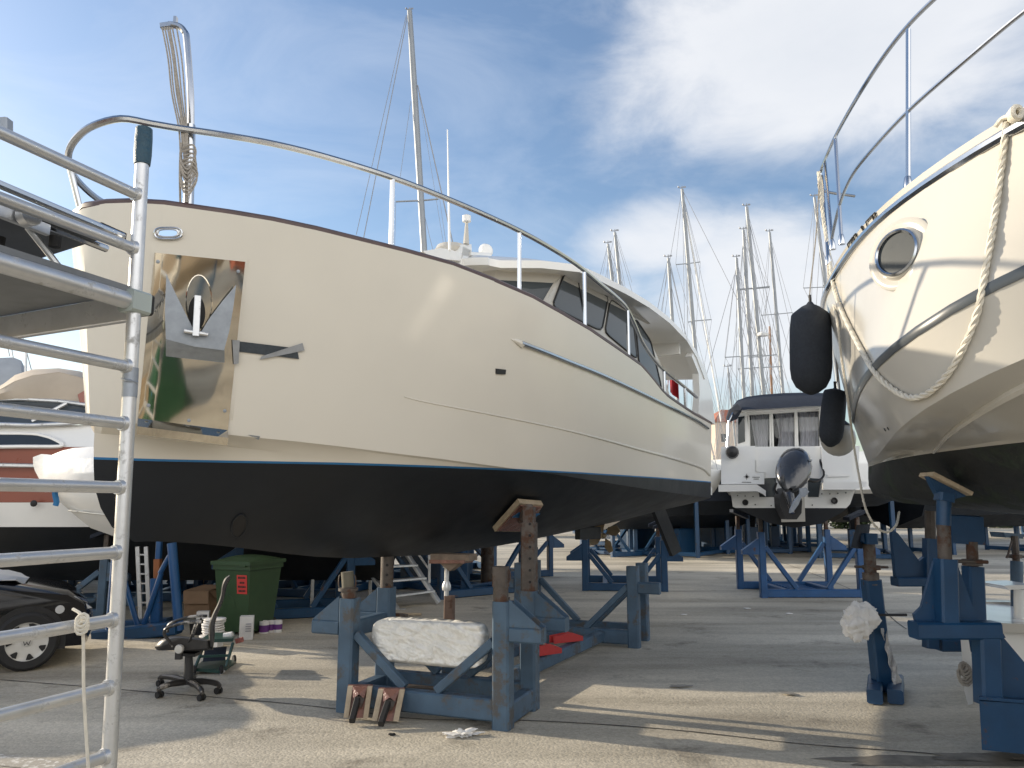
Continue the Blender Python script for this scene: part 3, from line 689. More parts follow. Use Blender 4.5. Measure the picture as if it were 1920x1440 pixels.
# fairlead is a real opening through the bulwark
def cut_hole(ob, pts, ext):
    b = MB().prism(pts, ext); cu = b.build('cutter', M['white']); 
    md = ob.modifiers.new('hole', 'BOOLEAN'); md.operation = 'DIFFERENCE'; md.solver = 'EXACT'; md.object = cu; cu.location = (0, 0, 0)
    bpy.context.view_layer.update(); dg = bpy.context.evaluated_depsgraph_get(); me = bpy.data.meshes.new_from_object(ob.evaluated_get(dg)); n0 = len(ob.data.polygons)
    ob.modifiers.clear(); bpy.data.objects.remove(cu)
    if len(me.polygons) > n0 * .6:
        ob.data = me; c = Vector(sum(pts) / len(pts)) - ob.parent.location; nn = Vector(hit(316, 438)[1]); cus = [Vector((0, 0, 0))] * len(me.loops)
        vn = {}
        for v in me.vertices:
            if (v.co - c).length < .62: h = BV.find_nearest(v.co + ob.parent.location); vn[v.index] = h[1] if h[0] is not None and h[1].dot(nn) > 0 else -h[1]
        for p in me.polygons:
            if p.normal.dot(nn) > .75:
                for li in p.loop_indices:
                    k = me.loops[li].vertex_index
                    if k in vn and vn[k].dot(nn) > .8: cus[li] = vn[k]
        me.normals_split_custom_set(cus)
hd_ = nrm(ray(316, 438)); cut_hole(hull, [hit(316 + 17 * math.copysign(abs(math.cos(a)) ** .7, math.cos(a)), 438 + 6.5 * math.copysign(abs(math.sin(a)) ** .7, math.sin(a)), None, .05)[0] for a in np.linspace(0, 2 * PI, 30)[:-1]], hd_ * .5)
MB.RS = KY
aw = [boat(*Sb(x, y, .5)) for x, y in ((1246, 667), (1268, 664), (1290, 664), (1281, 678), (1270, 692), (1258, 684))]; MB().prism(aw, A * .03).build('cockpit_awning', M['navy'], yacht)
MB.RS = 1.0
# ================================================================== right-hand yacht
HD = nrm(V(-.42, .9, 0)); HP = V(HD[1] * -1, HD[0], 0)        # heading and port side
HP = V(-HD[1], HD[0], 0)
Wst = P(1640, 885, 6.2); Wst[2] = 0
def rfit(tab, zfun):
    out = []
    for x, y in spline([V(*p) for p in tab], 4):
        z = zfun(x); out.append(G(x, y, z))
    return out
def refl(p):  # mirror about the centre plane
    d = (p - RT) @ HP; return p - 2 * d * HP
sh_t = [(1543, 583), (1545, 562), (1551, 543), (1562, 524), (1580, 494), (1600, 463), (1625, 432), (1650, 405), (1702, 366), (1760, 325), (1840, 275), (1920, 228), (2030, 165)]
bw_t = [(1541, 578), (1543, 552), (1549, 530), (1560, 505), (1580, 470), (1600, 440), (1625, 410), (1650, 384), (1702, 341), (1760, 297), (1840, 244), (1920, 194), (2030, 128)]
st_t = [(1599, 792), (1601, 758), (1608, 730), (1622, 702), (1650, 666), (1700, 618), (1760, 575), (1845, 525), (1920, 485), (2030, 430)]
ch_t = [(1627, 868), (1648, 852), (1670, 822), (1715, 772), (1765, 734), (1827, 698), (1920, 650), (2030, 596)]
sr_t = [(1628, 874), (1690, 862), (1752, 847), (1777, 812), (1820, 779), (1920, 722), (2030, 662)]
wl_t = [(1628, 876), (1650, 868), (1690, 858), (1747, 847), (1815, 836), (1920, 818), (2030, 800)]
def zl(x0, z0, x1, z1): return lambda x: float(np.interp(x, [x0, x1], [z0, z1]))
rsh = rfit(sh_t, zl(1543, 3.43, 2030, 3.40)); RT = rsh[0]
def CP(x, y):          # pixel to the boat's centre plane
    r = ray(x, y); return EYE + r * (((RT - EYE) @ HP) / (r @ HP))
def zc_(x, y): return CP(x, y)[2]
print('right stem', [np.round(CP(*p), 2) for p in ((1543, 583), (1599, 792), (1627, 868))])
rch = rfit(ch_t, zl(1627, zc_(1627, 868), 2030, 2.52))
rst = rfit(st_t, zl(1599, zc_(1599, 792), 2030, 2.88))
rsr = rfit(sr_t, zl(1628, zc_(1628, 874), 2030, 2.45))
rwl = rfit(wl_t, zl(1628, zc_(1628, 876), 2030, 2.10))
def resample_old(pts, n, ext=4.5):
    pts = list(pts); d = nrm(pts[-1] - pts[-2]); dd = nrm(d * .35 - HD * .65 + V(0, 0, 0)); dd[2] *= .3
    pts += [pts[-1] + dd * ext * .5, pts[-1] + dd * ext * .5 - HD * ext * .5]
    L_ = np.cumsum([0] + [np.linalg.norm(b - a) for a, b in zip(pts, pts[1:])]); out = []
    for t in np.concatenate([np.linspace(0, 1, n) ** 1.5]):
        x = t * L_[-1]; i = min(np.searchsorted(L_, x, 'right') - 1, len(pts) - 2); f = (x - L_[i]) / max(1e-9, L_[i + 1] - L_[i]); out.append(lerp(pts[i], pts[i + 1], f))
    return out
NR = 46; SEND = 8.0
def resample(pts, n, ext=0):
    pts = [np.array(p) for p in pts]; d = nrm(pts[-1] - pts[-2]); d[2] *= .4; k = .35; p = pts[-1]
    while (p - RT) @ -HD < SEND + .3: p = p + nrm(d * k - HD * (1 - k)) * .3; k *= .8; pts.append(p)
    s = np.array([(q - RT) @ -HD for q in pts]); s = np.maximum.accumulate(s + np.arange(len(s)) * 1e-5); g = s[0] + (SEND - s[0]) * np.linspace(0, 1, n) ** 1.9
    c = np.array(pts); return [np.array([np.interp(x, s, c[:, i]) for i in range(3)]) for x in g]
def portside(r):
    return [p + HP * max(0, -((p - RT) @ HP)) for p in r]
print('min side', [round(min((p - RT) @ HP for p in r), 2) for r in (rsh, rst, rch, rsr, rwl)], [round(max((p - RT) @ HP for p in r), 2) for r in (rsh, rst, rch, rsr, rwl)])
def smooth(r, n=8):
    r = [np.array(p) for p in r]
    for _ in range(n): r = [r[0], r[1]] + [(a + 2 * b + c) / 4 for a, b, c in zip(r[1:], r[2:], r[3:])] + [r[-1]]
    return r
rowsR = [smooth(resample(portside(r), NR)) for r in (rsh, rst, rch, rwl)]
# keel line and bottom
keel = resample(spline([CP(1627, 880), CP(1626, 900), CP(1634, 920), CP(1655, 936)] + [CP(1655, 936) - HD * t + V(0, 0, -.10 * t) * (t < 2.5) + V(0, 0, -.25) * (t >= 2.5) for t in (.6, 1.4, 2.4, 4.0)], 4), NR, 3.2)
rbw = smooth(resample(rfit(bw_t, zl(1541, zc_(1541, 578), 2030, 3.53)), NR))
KR = 1.2          # pixel-traced hull enlarged by KR about the camera eye to reach its cradle
def SC(p): return EYE + KR * (p - EYE)
rowsR = [[SC(p) for p in r] for r in rowsR]; keel = [SC(p) for p in keel]; rbw = [SC(p) for p in rbw]; rsh = [SC(p) for p in rsh]; RT = SC(RT)
fullR = []
def mids(a, b, ts, bulge):
    return [[lerp(p, q, t) + HP * 0 + V(0, 0, 0) + bulge(i) * math.sin(PI * t) for i, (p, q) in enumerate(zip(a, b))] for t in ts]
zero = lambda i: np.zeros(3)
flare = lambda i: -HP * (.06 * min(1, i / 8))
fullR += [rowsR[0]] + mids(rowsR[0], rowsR[1], (.33, .66), zero) + [rowsR[1]] + mids(rowsR[1], rowsR[2], (.33, .66), zero) + [rowsR[2]]
# panel under the chine: steps in, then out to the spray rail
cin = [p - HP * .05 * min(1, i / 6) + V(0, 0, -.015) for i, p in enumerate(rowsR[2])]
fullR += [cin] + mids(cin, rowsR[3], (.3, .65), lambda i: HP * -.10 * min(1, i / 14)) + [rowsR[3]] + mids(rowsR[3], keel, (.25, .5, .75), lambda i: HP * .12 * min(1, i / 10) + V(0, 0, -.12) * min(1, i / 10)) + [keel]
hb = MB(); hb.grid(fullR); fullRS = [[refl(p) for p in r] for r in fullR]; hb.grid(fullRS, flip=True)
hb.add([r[-1] for r in fullR] + [r[-1] for r in fullRS[:-1]][::-1], [tuple(range(2 * len(fullR) - 1))])
rbi = [p - HP * .05 * min(1, i / 5) - HD * .05 for i, p in enumerate(rbw)]; rdk = [p + V(0, 0, -.06) for p in rbi]
cmid = [p - ((p - RT) @ HP) * HP + V(0, 0, .05) for p in rdk]
hb.grid([rowsR[0], rbw, rbi, rdk, cmid], flip=True); hb.grid([[refl(p) for p in r] for r in (rowsR[0], rbw, rbi, rdk, cmid)])
bmr = bmesh.new(); vs = [bmr.verts.new(v) for v in hb.v]
for f in hb.f:
    try: bmr.faces.new([vs[i] for i in f])
    except ValueError: pass
bmesh.ops.remove_doubles(bmr, verts=bmr.verts, dist=3e-4); bmesh.ops.recalc_face_normals(bmr, faces=bmr.faces)
BVR = BVHTree.FromBMesh(bmr)
WC = V(*CP(1628, 876)); WN = nrm(V(0, 0, 1) + HD * .008)
ry = thing('motor_yacht', 'sunlit ivory yacht bow with round porthole and dark stripe, hung with navy fenders', 'motor yacht', V(4.0, 4.0, 1.3))
bmobj(cut(bmr, 0, None), 'topsides', M['cream2'], ry)
bmobj(cut(bmr, None, 0), 'bottom', M['oldblack'], ry)['label'] = 'worn black antifouled bottom'
MB().tube(rowsR[0], .034, 8).tube([refl(p) for p in rowsR[0]], .034, 8).build('rub_rail', M['chrome'], ry)
# dark stripe, laid on the side
def side_stripe(w, off):
    a, b, c = [], [], []
    for i in range(1, NR):
        p = rowsR[1][i]; up = nrm(rowsR[0][i] - p); dn = nrm(rowsR[2][i] - p); t = nrm(rowsR[1][min(i + 1, NR - 1)] - rowsR[1][i - 1]); n = nrm(np.cross(t, up - dn)); n = n if n @ HP > 0 else -n
        k = w * min(1, .45 + i * .05); a.append(p + up * k + n * off); b.append(p + n * off); c.append(p + dn * k + n * off)
    return a, b, c
sa = side_stripe(.031, .006); MB().sheet(sa, -HP * .003).sheet([[refl(p) for p in r] for r in sa], HP * .003).build('stripe', M['boot'], ry)
sp_ = hcurve([(1752, 846), (1777, 815), (1820, 782), (1870, 750), (1920, 723), (1990, 690)], .01, 5, BVR)
MB().tube(sp_, list(np.interp(np.arange(len(sp_)), [0, len(sp_) - 1], [.012, .035])), 6).build('spray_rail', M['cream2'], ry)
# porthole
pc, pn = hit(1697, 479, BVR, .004); pn = nrm(pn * .6 + nrm(EYE - pc) * .4); pc = pc + pn * .045
bezel = MB().lathe(pc - pn * .02, [(.235, 0), (.232, .012), (.215, .02), (.19, .016), (.17, .012), (.165, .02), (.158, .042), (.142, .046), (.130, .036), (.128, .02)], 40, pn).build('porthole', M['cream2'], ry)
MB().lathe(pc - pn * .01, [(.001, .028), (.131, .028), (.131, .032), (.001, .032)], 36, pn).build('porthole_glass', mat('smoked_acrylic', (.045, .053, .058), .3, var=.08, spec=.12), bezel)
MB().lathe(pc - pn * .005, [(.150, .03), (.152, .042), (.140, .048), (.130, .040), (.130, .03), (.150, .03)], 36, pn, 0, False).build('porthole_ring', M['chrome'], bezel)
for x, y in ((1660, 805), (1666, 803)):
    h, n = hit(x, y, BVR, .003); MB().lathe(h, [(.012, 0), (.012, .004), (.003, .005)], 10, n).build('drain', M['inside'], ry)
# registration figures on the bulwark, seen at a glancing angle
gy = MB()
sx = [(1596, 452), (1607, 436), (1618, 423), (1630, 409), (1642, 396), (1654, 385)]
for k in range(5):
    (x0, y0), (x1, y1) = sx[k], sx[k + 1]
    def bwp(u, v):
        x = x0 + (x1 - x0) * (.12 + .7 * u); i = min(range(len(rowsR[0])), key=lambda j: abs(proj(rowsR[0][j])[0] - x)); a, b = rowsR[0][i], rowsR[0][min(i + 1, NR - 1)]
        f = np.clip((x - proj(a)[0]) / max(1e-6, proj(b)[0] - proj(a)[0]), 0, 1); lo = lerp(a, b, f); hi = lerp(rbw[i], rbw[min(i + 1, NR - 1)], f); return lerp(lo, hi, .35 + .6 * v) + HP * .012
    for s_ in ([(0, 0), (.2, 1)], [(.2, 1), (.75, 1)], [(.75, 1), (.6, 0)], [(.6, 0), (0, 0)])[: 4 if k % 2 == 0 else 3]:
        gy.beam(bwp(*s_[0]), bwp(*s_[1]), .008, .008)
gy.build('registration_figures', M['ink'], ry)
# pulpit
def Ysh(x): return float(np.interp(x, [proj(q)[0] for q in rsh], [q[1] for q in rsh]))
def RP(x, y, d=.12): return P(x, y, Ysh(max(x, 1544)) + d)
tr1 = [(1990, -190), (1870, -100), (1750, 0), (1680, 75), (1620, 162), (1572, 245), (1552, 288), (1540, 318), (1535, 345)]
tip_in = [RP(1535, 345), RP(1537, 350) + V(.10, .12, 0), RP(1537, 350) + V(.5, .3, .02)]
pul = MB().tube(spline([RP(*p) for p in tr1] + tip_in[1:], 5), .0165, 8).build('pulpit_rail', M['chrome'], ry)
MB().tube(spline([RP(*p) for p in [(1990, -20), (1920, 22), (1800, 122), (1703, 208), (1640, 275), (1600, 325), (1577, 375), (1564, 425), (1556, 468)]], 5), .014, 8).build('middle_rail', M['chrome'], pul)
for a, b in (((1703, 55), (1703, 347)), ((1566, 256), (1578, 452)), ((1546, 300), (1561, 462)), ((1541, 330), (1553, 490))):
    MB().tube([RP(*a), RP(*b)], .0165, 8).lathe(RP(*b), [(.03, -.03), (.03, 0), (.022, .05), (.018, .06)], 10).build('stanchion', M['chrome'], pul)
ryl = bpy.data.objects['topsides']
# ropes on it
def on_hull(x, y, d=.04):
    h, n = hit(x, y, BVR); 
    if h is None: return None
    return h + n * d
def ropetube(px, r, yfall, n=6, twist=True):
    pts = []
    for x, y in spline([V(*p) for p in px], n):
        h = on_hull(x, y, r * 1.2); pts.append(h if h is not None else P(x, y, yfall(x, y)))
    for _ in range(3): pts = [pts[0]] + [(a + 2 * b + c) / 4 for a, b, c in zip(pts, pts[1:], pts[2:])] + [pts[-1]]
    return pts
def twisted(pts, r, m, name, parent=None, tw=26.0):
    L_ = np.cumsum([0] + [np.linalg.norm(b - a) for a, b in zip(pts, pts[1:])]); n = max(8, int(L_[-1] / (r * 1.1))); n = min(n, 420)
    q = [np.array([np.interp(t, L_, [p[k] for p in pts]) for k in range(3)]) for t in np.linspace(0, L_[-1], n)]
    b = MB(); 
    for s_ in range(3):
        st = []; ref = V(.3, .5, .8)
        for i, p in enumerate(q):
            t = nrm(q[min(i + 1, n - 1)] - q[max(0, i - 1)]); a = nrm(np.cross(t, ref)); c = np.cross(t, a); w_ = tw * (L_[-1] * i / n) + s_ * 2 * PI / 3
            st.append(p + r * .5 * (a * math.cos(w_) + c * math.sin(w_)))
        b.tube(st, r * .56, 5)
    return b.build(name, m, parent)
yf = lambda x, y: float(np.interp(x, [1535, 1545, 1600, 1700, 1900], [7.4, 7.35, 6.5, 5.0, 3.95]))
mr_ = ropetube([(1893, 215), (1889, 270), (1878, 350), (1864, 440), (1842, 560), (1815, 640), (1785, 695), (1750, 733), (1715, 744), (1680, 728), (1645, 695), (1612, 640), (1580, 575), (1562, 515), (1550, 450), (1540, 380), (1535, 322)], .017, yf)
rope1 = tag(rebase(twisted(mr_, .019, M['rope'], 'mooring_rope', None, 40), mr_[30]), 'thick white laid rope hanging in a deep loop across the ivory bow', 'rope')
cl0 = [on_hull(x, y, .05) for x, y in ((1880, 252), (1895, 228), (1905, 240))]
kn = MB(); c0 = RP(1903, 215, .0)
for i in range(7):
    t = np.linspace(0, 2 * PI, 12); c = c0 + V(.035 * (i - 3) * .5, .03 * (i - 3), .012 * (i - 3)); kn.tube([c + .034 * (V(.2, .1, 1) * math.cos(a) + V(.9, .3, 0) * math.sin(a)) for a in t], .015, 6)
kn.tube(spline([c0, RP(1880, 222, .0), RP(1866, 238, -.02)], 4), .014, 6)
tag(rebase(kn.build('rope_coil', M['rope']), c0), 'white rope turns belayed on the gunwale at the top of the thick loop', 'rope')
r2 = []
for p, Y in (((1538, 330), 6.3), ((1548, 420), 6.25), ((1552, 480), 6.2), ((1556, 540), 6.2)): r2.append(P(*p, Y * KR))
for x, y in ((1568, 600), (1578, 680), (1590, 760), (1600, 830)): r2.append(on_hull(x + 8, y, .03) if on_hull(x + 8, y) is not None else P(x, y, 7.2))
for p, Y in (((1612, 900), 5.95), ((1622, 950), 5.9), ((1640, 985), 5.9), ((1662, 998), 5.9), ((1680, 985), 5.92), ((1686, 960), 6.1)): r2.append(P(*p, Y * KR))
tag(rebase(twisted(spline(r2, 5), .011, M['rope'], 'line', None, 60), r2[5]), 'thin line drooping from the pulpit down past the black forefoot', 'rope')
# fenders
def fender(px, y0, y1, w, Y, lab, m=M['fender'], cone=.2, skew=0.0, top=None):
    Y = Y * KR; a, b = P(px[0], y0, Y), P(px[1], y1, Y); L_ = np.linalg.norm(b - a); ax = nrm(a - b); r = w * Y / F / 2
    root = thing('fender', lab, 'fender', b, 'fenders hanging from the ivory yacht')
    prof = [(.02, 0), (r * .35, .02 * L_), (r * .72, .08 * L_), (r * .93, .17 * L_), (r, .28 * L_), (r * 1.01, .5 * L_), (r, .7 * L_), (r * .93, (1 - cone) * L_ - .02), (r * .86, (1 - cone) * L_), (r * .45, (1 - cone * .45) * L_), (r * .2, .97 * L_), (.02, L_)]
    MB().lathe(b, prof, 22, ax).build('cover', m, root)
    MB().tube([a + V(-.0, 0, -.02), a + V(0, 0, .07)], .014, 6).build('eye', M['rubber'], root)
    if top:
        MB().tube(spline([a + V(0, 0, .05)] + [P(*p, Y + .0) for p in top], 3), .007, 5).build('lanyard', M['greyrope'], root)
    return root
fender((1519, 1521), 566, 740, 76, 6.15, 'long navy covered fender hanging topmost beside the ivory bow', cone=.13, top=[(1519, 540), (1530, 440), (1536, 340)])
fender((1566, 1556), 728, 838, 44, 6.5, 'short navy fender hanging between the long fender and the white ball', cone=.05, top=[(1570, 700), (1556, 560), (1544, 400)])
bl = P(1571, 822, 8.1); root = thing('ball_fender', 'round off-white ball fender with a navy top under the two navy fenders', 'fender', bl, 'fenders hanging from the ivory yacht')
MB().ball(bl, .18, 20, (1, 1, 1.05)).build('ball', M['cream2'], root); MB().lathe(bl, [(.14, .135), (.09, .18), (.05, .225), (.01, .24)], 16).build('ball_cap', M['navy'], root)
MB().tube([bl + V(0, 0, .19), P(1578, 760, 8.1), P(1560, 600, 7.7)], .008, 5).build('lanyard', M['greyrope'], root)
# ================================================================== props for it
def jack_handle(b, c, d, l=.22, r=.012): b.tube([c - d * l, c + d * l], r, 6)
bb = thing('prop_pole', 'leaning blue screw prop standing alone on two tube feet with a dark pad', 'boat prop', G(1656, 1296))
b1, b2 = G(1655, 1290, .06), P(1633, 1086, 7.4)
MB().beam(b1, b2, .15, .15, up=(0, 1, 0)).build('post', M['blue'], bb)
MB().tube([b2 - V(0, 0, .05), b2 + V(0, 0, .06)], .075, 10).tube([b2, P(1629, 1015, 7.4)], .055, 10).build('screw', M['rusty'], bb)
hd = MB(); jack_handle(hd, P(1634, 1063, 7.4), V(.98, .15, -.03), .17); hd.lathe(P(1634, 1064, 7.4), [(.08, -.02), (.08, .02)], 10); hd.build('handle', M['rusty'], bb)
MB().beam(P(1631, 1020, 7.35), P(1630, 1000, 7.35), .11, .13).beam(P(1630, 1012, 7.35), P(1612, 1006, 7.4), .08).build('head', M['blue'], bb)
MB().prism([P(1612, 984, 7.2), P(1600, 1027, 7.2), P(1626, 1029, 7.6), P(1632, 983, 7.6)], V(-.04, -.03, 0)).build('pad', M['navy'], bb)
for x0, x1 in ((1630, 1651), (1669, 1690)): MB().beam(G(x0 + 10, 1307, .07), G(x0 + 12, 1276, .07), .13, .12).build('foot', M['blue'], bb)
MB().beam(G(1640, 1287, .06), G(1680, 1287, .06), .05, .10).build('foot_bar', M['blue'], bb)
pinb = MB(); pinb.tube([P(1592, 1153, 7.25), P(1700, 1153, 7.25)], .012, 6); pinb.build('pin', M['plastic'], bb)
# crumpled bag and film on it
def crumple(c, d, seed, m, name, lab, cat, amp=.25, n=18):
    rnd = random.Random(seed); b = MB(); vs = []; fs = []; k = n // 2; ph = [(rnd.uniform(2, 6 + 2 * i_), rnd.uniform(2, 6 + 2 * i_), rnd.uniform(0, 6)) for i_ in range(9)]
    for i in range(k + 1):
        t = PI * i / k
        for j in range(n):
            w = 2 * PI * j / n; u = V(math.sin(t) * math.cos(w), math.sin(t) * math.sin(w), math.cos(t)); q = 1 + amp * 1.2 * (mnoise.fractal(Vector(u * 1.6 + seed * 3.1), .8, 2.1, 5) - .5 * abs(mnoise.noise(Vector(u * 4 + seed))) + .25 * math.sin(ph[0][0] * u[0] + ph[1][1] * u[2] + ph[2][2]))
            vs.append(np.asarray(c) + u * np.array(d) * q)
    fs = [(i * n + j, (i + 1) * n + j, (i + 1) * n + (j + 1) % n, i * n + (j + 1) % n) for i in range(k) for j in range(n)]
    o = b.add(vs, fs).build(name, m, ang=60); tag(o, lab, cat); return rebase(o, c)
crumple(P(1611, 1166, 7.2), (.145, .10, .155), 4, M['cloth'], 'cloth_bag', 'crumpled white cloth bag hung on the pin of the leaning prop', 'bag', .34, 72)
fl_ = MB(); rws = []
for i, t in enumerate(np.linspace(0, 1, 14)):
    x = lerp(1656, 1684, t); y = lerp(1178, 1283, t); wd = lerp(8, 14, t) * (1 + .3 * math.sin(i * 1.7)); rws.append([P(x + wd * u, y, 7.35 + .04 * math.sin(4 * u + i)) for u in np.linspace(-.5, .5, 6)])
tag(rebase(fl_.sheet(rws, V(0, .01, 0)).build('plastic_film', M['film']), P(1660, 1180, 7.3)), 'twist of clear plastic film hanging beside the leaning prop', 'plastic film')
# big cantilever cradle on the right
rc_ = thing('boat_cradle', 'heavy blue cantilever cradle with gusseted leg at the right, holding the ivory yacht', 'boat cradle', G(1870, 1412))
Yc = 5.5
def B_(x, y, dy=0): return P(x, y, Yc + dy)
MB().prism([B_(1836, 1314), B_(1841, 1406), B_(1960, 1418), B_(1960, 1322)], V(.26, .42, 0)).prism([B_(1834, 1308, .2), B_(1836, 1312, -.02), B_(1960, 1322, -.02), B_(1960, 1311, .2)], V(0, 0, .02)).build('base', M['blue'], rc_)
MB().beam(B_(1853, 1320, .10), B_(1848, 1180, .10), .145, .14, up=(0, 1, 0)).build('leg', M['blue'], rc_)
MB().prism([B_(1862, 1172, .12), B_(1862, 1316, .12), B_(1980, 1322, .12), B_(1980, 1312, .12)], V(0, .05, 0)).build('gusset', M['blue'], rc_)
MB().beam(B_(1712, 1181, .1), B_(1868, 1181, .1), .15, .115).build('cross_beam', M['blue'], rc_)
MB().prism([B_(1843, 1172, .04), B_(1872, 1172, .04), B_(1886, 1196, .04), B_(1862, 1200, .04)], V(0, .12, 0)).build('knee', M['blue'], rc_)
MB().prism([B_(1752, 1052, .14), B_(1764, 1052, .14), B_(1764, 1168, .14), B_(1718, 1168, .14), B_(1714, 1152, .14), B_(1728, 1138, .14)], V(0, .03, 0)).build('gusset', M['blue'], rc_)
MB().prism([B_(1788, 1056, .14), B_(1796, 1060, .14), B_(1834, 1164, .14), B_(1788, 1168, .14)], V(0, .03, 0)).build('gusset', M['blue'], rc_)
MB().beam(B_(1776, 1170, .1), B_(1773, 1048, .1), .125, .125, up=(0, 1, 0)).build('post', M['blue'], rc_)
MB().tube([B_(1772, 1052, .1), B_(1769, 980, .1)], .047, 12).build('screw', M['rusty'], rc_)
jk = MB().tube([B_(1769, 985, .1), B_(1770, 938, .1)], .05, 12).beam(B_(1770, 940, .1), B_(1772, 925, .1), .11)
jk.prism([B_(1741, 893, .1), B_(1764, 938, .1), B_(1784, 938, .1), B_(1812, 930, .1), B_(1806, 920, .1)], V(0, .06, 0)); jk.build('jack_head', M['blue'], rc_)
MB().beam(B_(1737, 889, .13), B_(1809, 926, .13), .2, .03, up=(.5, 0, 1)).build('pad', M['wood'], rc_)
MB().tube([B_(1789, 1052, .12), B_(1852, 1054, .12)], .013, 6).build('handle', M['rusty'], rc_)
MB().beam(B_(1828, 1170, .35), B_(1824, 1062, .35), .12, .12, up=(0, 1, 0)).build('post', M['blue'], rc_)
MB().tube([B_(1824, 1064, .35), B_(1822, 1016, .35)], .04, 10).lathe(B_(1823, 1055, .35), [(.07, -.02), (.07, .025)], 10).build('screw', M['rusty'], rc_)
MB().prism([B_(1784, 967, .33), B_(1844, 970, .33), B_(1848, 1022, .33), B_(1786, 1019, .33)], V(0, .05, .01)).build('plate_pad', M['blue'], rc_)
# its farther bracket
fb = thing('boat_cradle', 'dark blue cradle bracket with a V notch behind the leaning prop', 'boat cradle', P(1710, 1215, 7.6) * V(1, 1, 0))
def B2(x, y, dy=0): return P(x, y, 7.6 + dy)
MB().prism([B2(1672, 992), B2(1684, 1000), B2(1724, 1052), B2(1744, 1036), B2(1744, 1082), B2(1680, 1082)], V(0, .06, 0)).build('gusset', M['blue'], fb)
MB().beam(B2(1677, 1090), B2(1752, 1090), .16, .085).build('cross_beam', M['blue'], fb)
MB().beam(B2(1745, 1215), B2(1745, 1010), .12, .12, up=(0, 1, 0)).build('post', M['blue'], fb)
MB().tube([B2(1745, 1020), B2(1744, 958)], .05, 8).build('screw', M['rusty'], fb)
MB().beam(P(1752, 1206, 7.7), P(1850, 1206, 7.7), .3, .11).build('base', M['blue'], fb)
js = thing('prop_stand', 'thin dark screw stand with a chain hook at the right edge', 'boat prop', P(1906, 1135, 8.2) * V(1, 1, 0))
def B3(x, y, dy=0): return P(x, y, 8.2 + dy)
MB().tube([B3(1909, 1250), B3(1906, 1052)], .058, 10).build('post', M['blueg'], js); MB().tube([B3(1906, 1060), B3(1902, 1005)], .035, 8).lathe(B3(1904, 1043), [(.06, -.02), (.06, .02)], 8).tube([B3(1890, 1044), B3(1920, 1044)], .012, 6).build('screw', M['rusty'], js)
MB().prism([B3(1882, 998), B3(1922, 1002), B3(1918, 1010), B3(1886, 1008)], V(0, .25, 0)).build('pad', M['blueg'], js)
MB().tube([B3(1897, 1015, -.05), B3(1890, 1040, -.05), B3(1887, 1046, -.05)], .012, 6).build('hook', M['rusty'], js)
# white tender lying under it
wt = thing('tender', 'open white plastic tender lying under the ivory yacht', 'dinghy', G(1890, 1270))
def B4(x, y, Y): return P(x, y, Y)
MB().prism([B4(1842, 1168, 6.9), B4(1990, 1176, 6.9), B4(1990, 1265, 6.9), B4(1850, 1262, 6.9)], V(.75, 1.5, 0)).build('tub', M['white'], wt)
MB().prism([B4(1834, 1166, 6.8), B4(1995, 1174, 6.8), B4(1995, 1190, 6.8), B4(1834, 1184, 6.8)], V(.1, .12, 0)).prism([B4(1838, 1128, 8.3), B4(1995, 1130, 8.3), B4(1995, 1140, 8.3), B4(1838, 1138, 8.3)], V(.1, .12, 0)).build('rim', M['cream2'], wt)
MB().tube([B4(1911, 1175, 7.3), B4(1911, 1105, 7.3)], .045, 10).prism([B4(1882, 1098, 7.2), B4(1940, 1096, 7.2), B4(1940, 1104, 7.2), B4(1892, 1106, 7.2)], V(0, .4, 0)).build('pedestal', M['white'], wt)
sl_ = [(1801, 1197), (1815, 1194), (1824, 1250), (1824, 1320), (1815, 1322), (1808, 1295), (1806, 1262)]
wb = tag(rebase(MB().prism([P(x, y, 6.15) for x, y in sl_], V(.03, .05, 0)).build('rudder_blade', M['white']), G(1815, 1330)), 'white rudder blade with rope propped against the heavy cradle leg', 'rudder')
kn = MB()
for i in range(6): c = P(1806 + 2.5 * (i % 3), 1250 + 4 * i, 6.1); kn.tube([c + .05 * (V(1, .1, .1) * math.cos(a) + V(.1, .3, 1) * math.sin(a)) * (.6 + .1 * i) for a in np.linspace(0, 2 * PI, 10)], .011, 5)
tag(rebase(kn.build('rope_knot', M['greyrope']), P(1806, 1255, 6.1)), 'dirty rope knotted round the white rudder blade', 'rope')
# ================================================================== small cabin boat seen from astern
TY = 14.0
tb = thing('cabin_boat', 'white cabin boat seen from astern with outboard engine, curtained doors and navy canopy', 'motorboat', P(1495, 990, TY))
HT = nrm(V(.30, .954, 0)); ET = V(HT[1], -HT[0], 0); T0 = P(1487, 900, TY)
def T(x, y, dy=0):
    r = ray(x, y); return EYE + r * (((T0 - EYE) @ HT + dy) / (r @ HT))
def fw(p, d, sc=1.0, c=None): return p + V(0, d, 0)
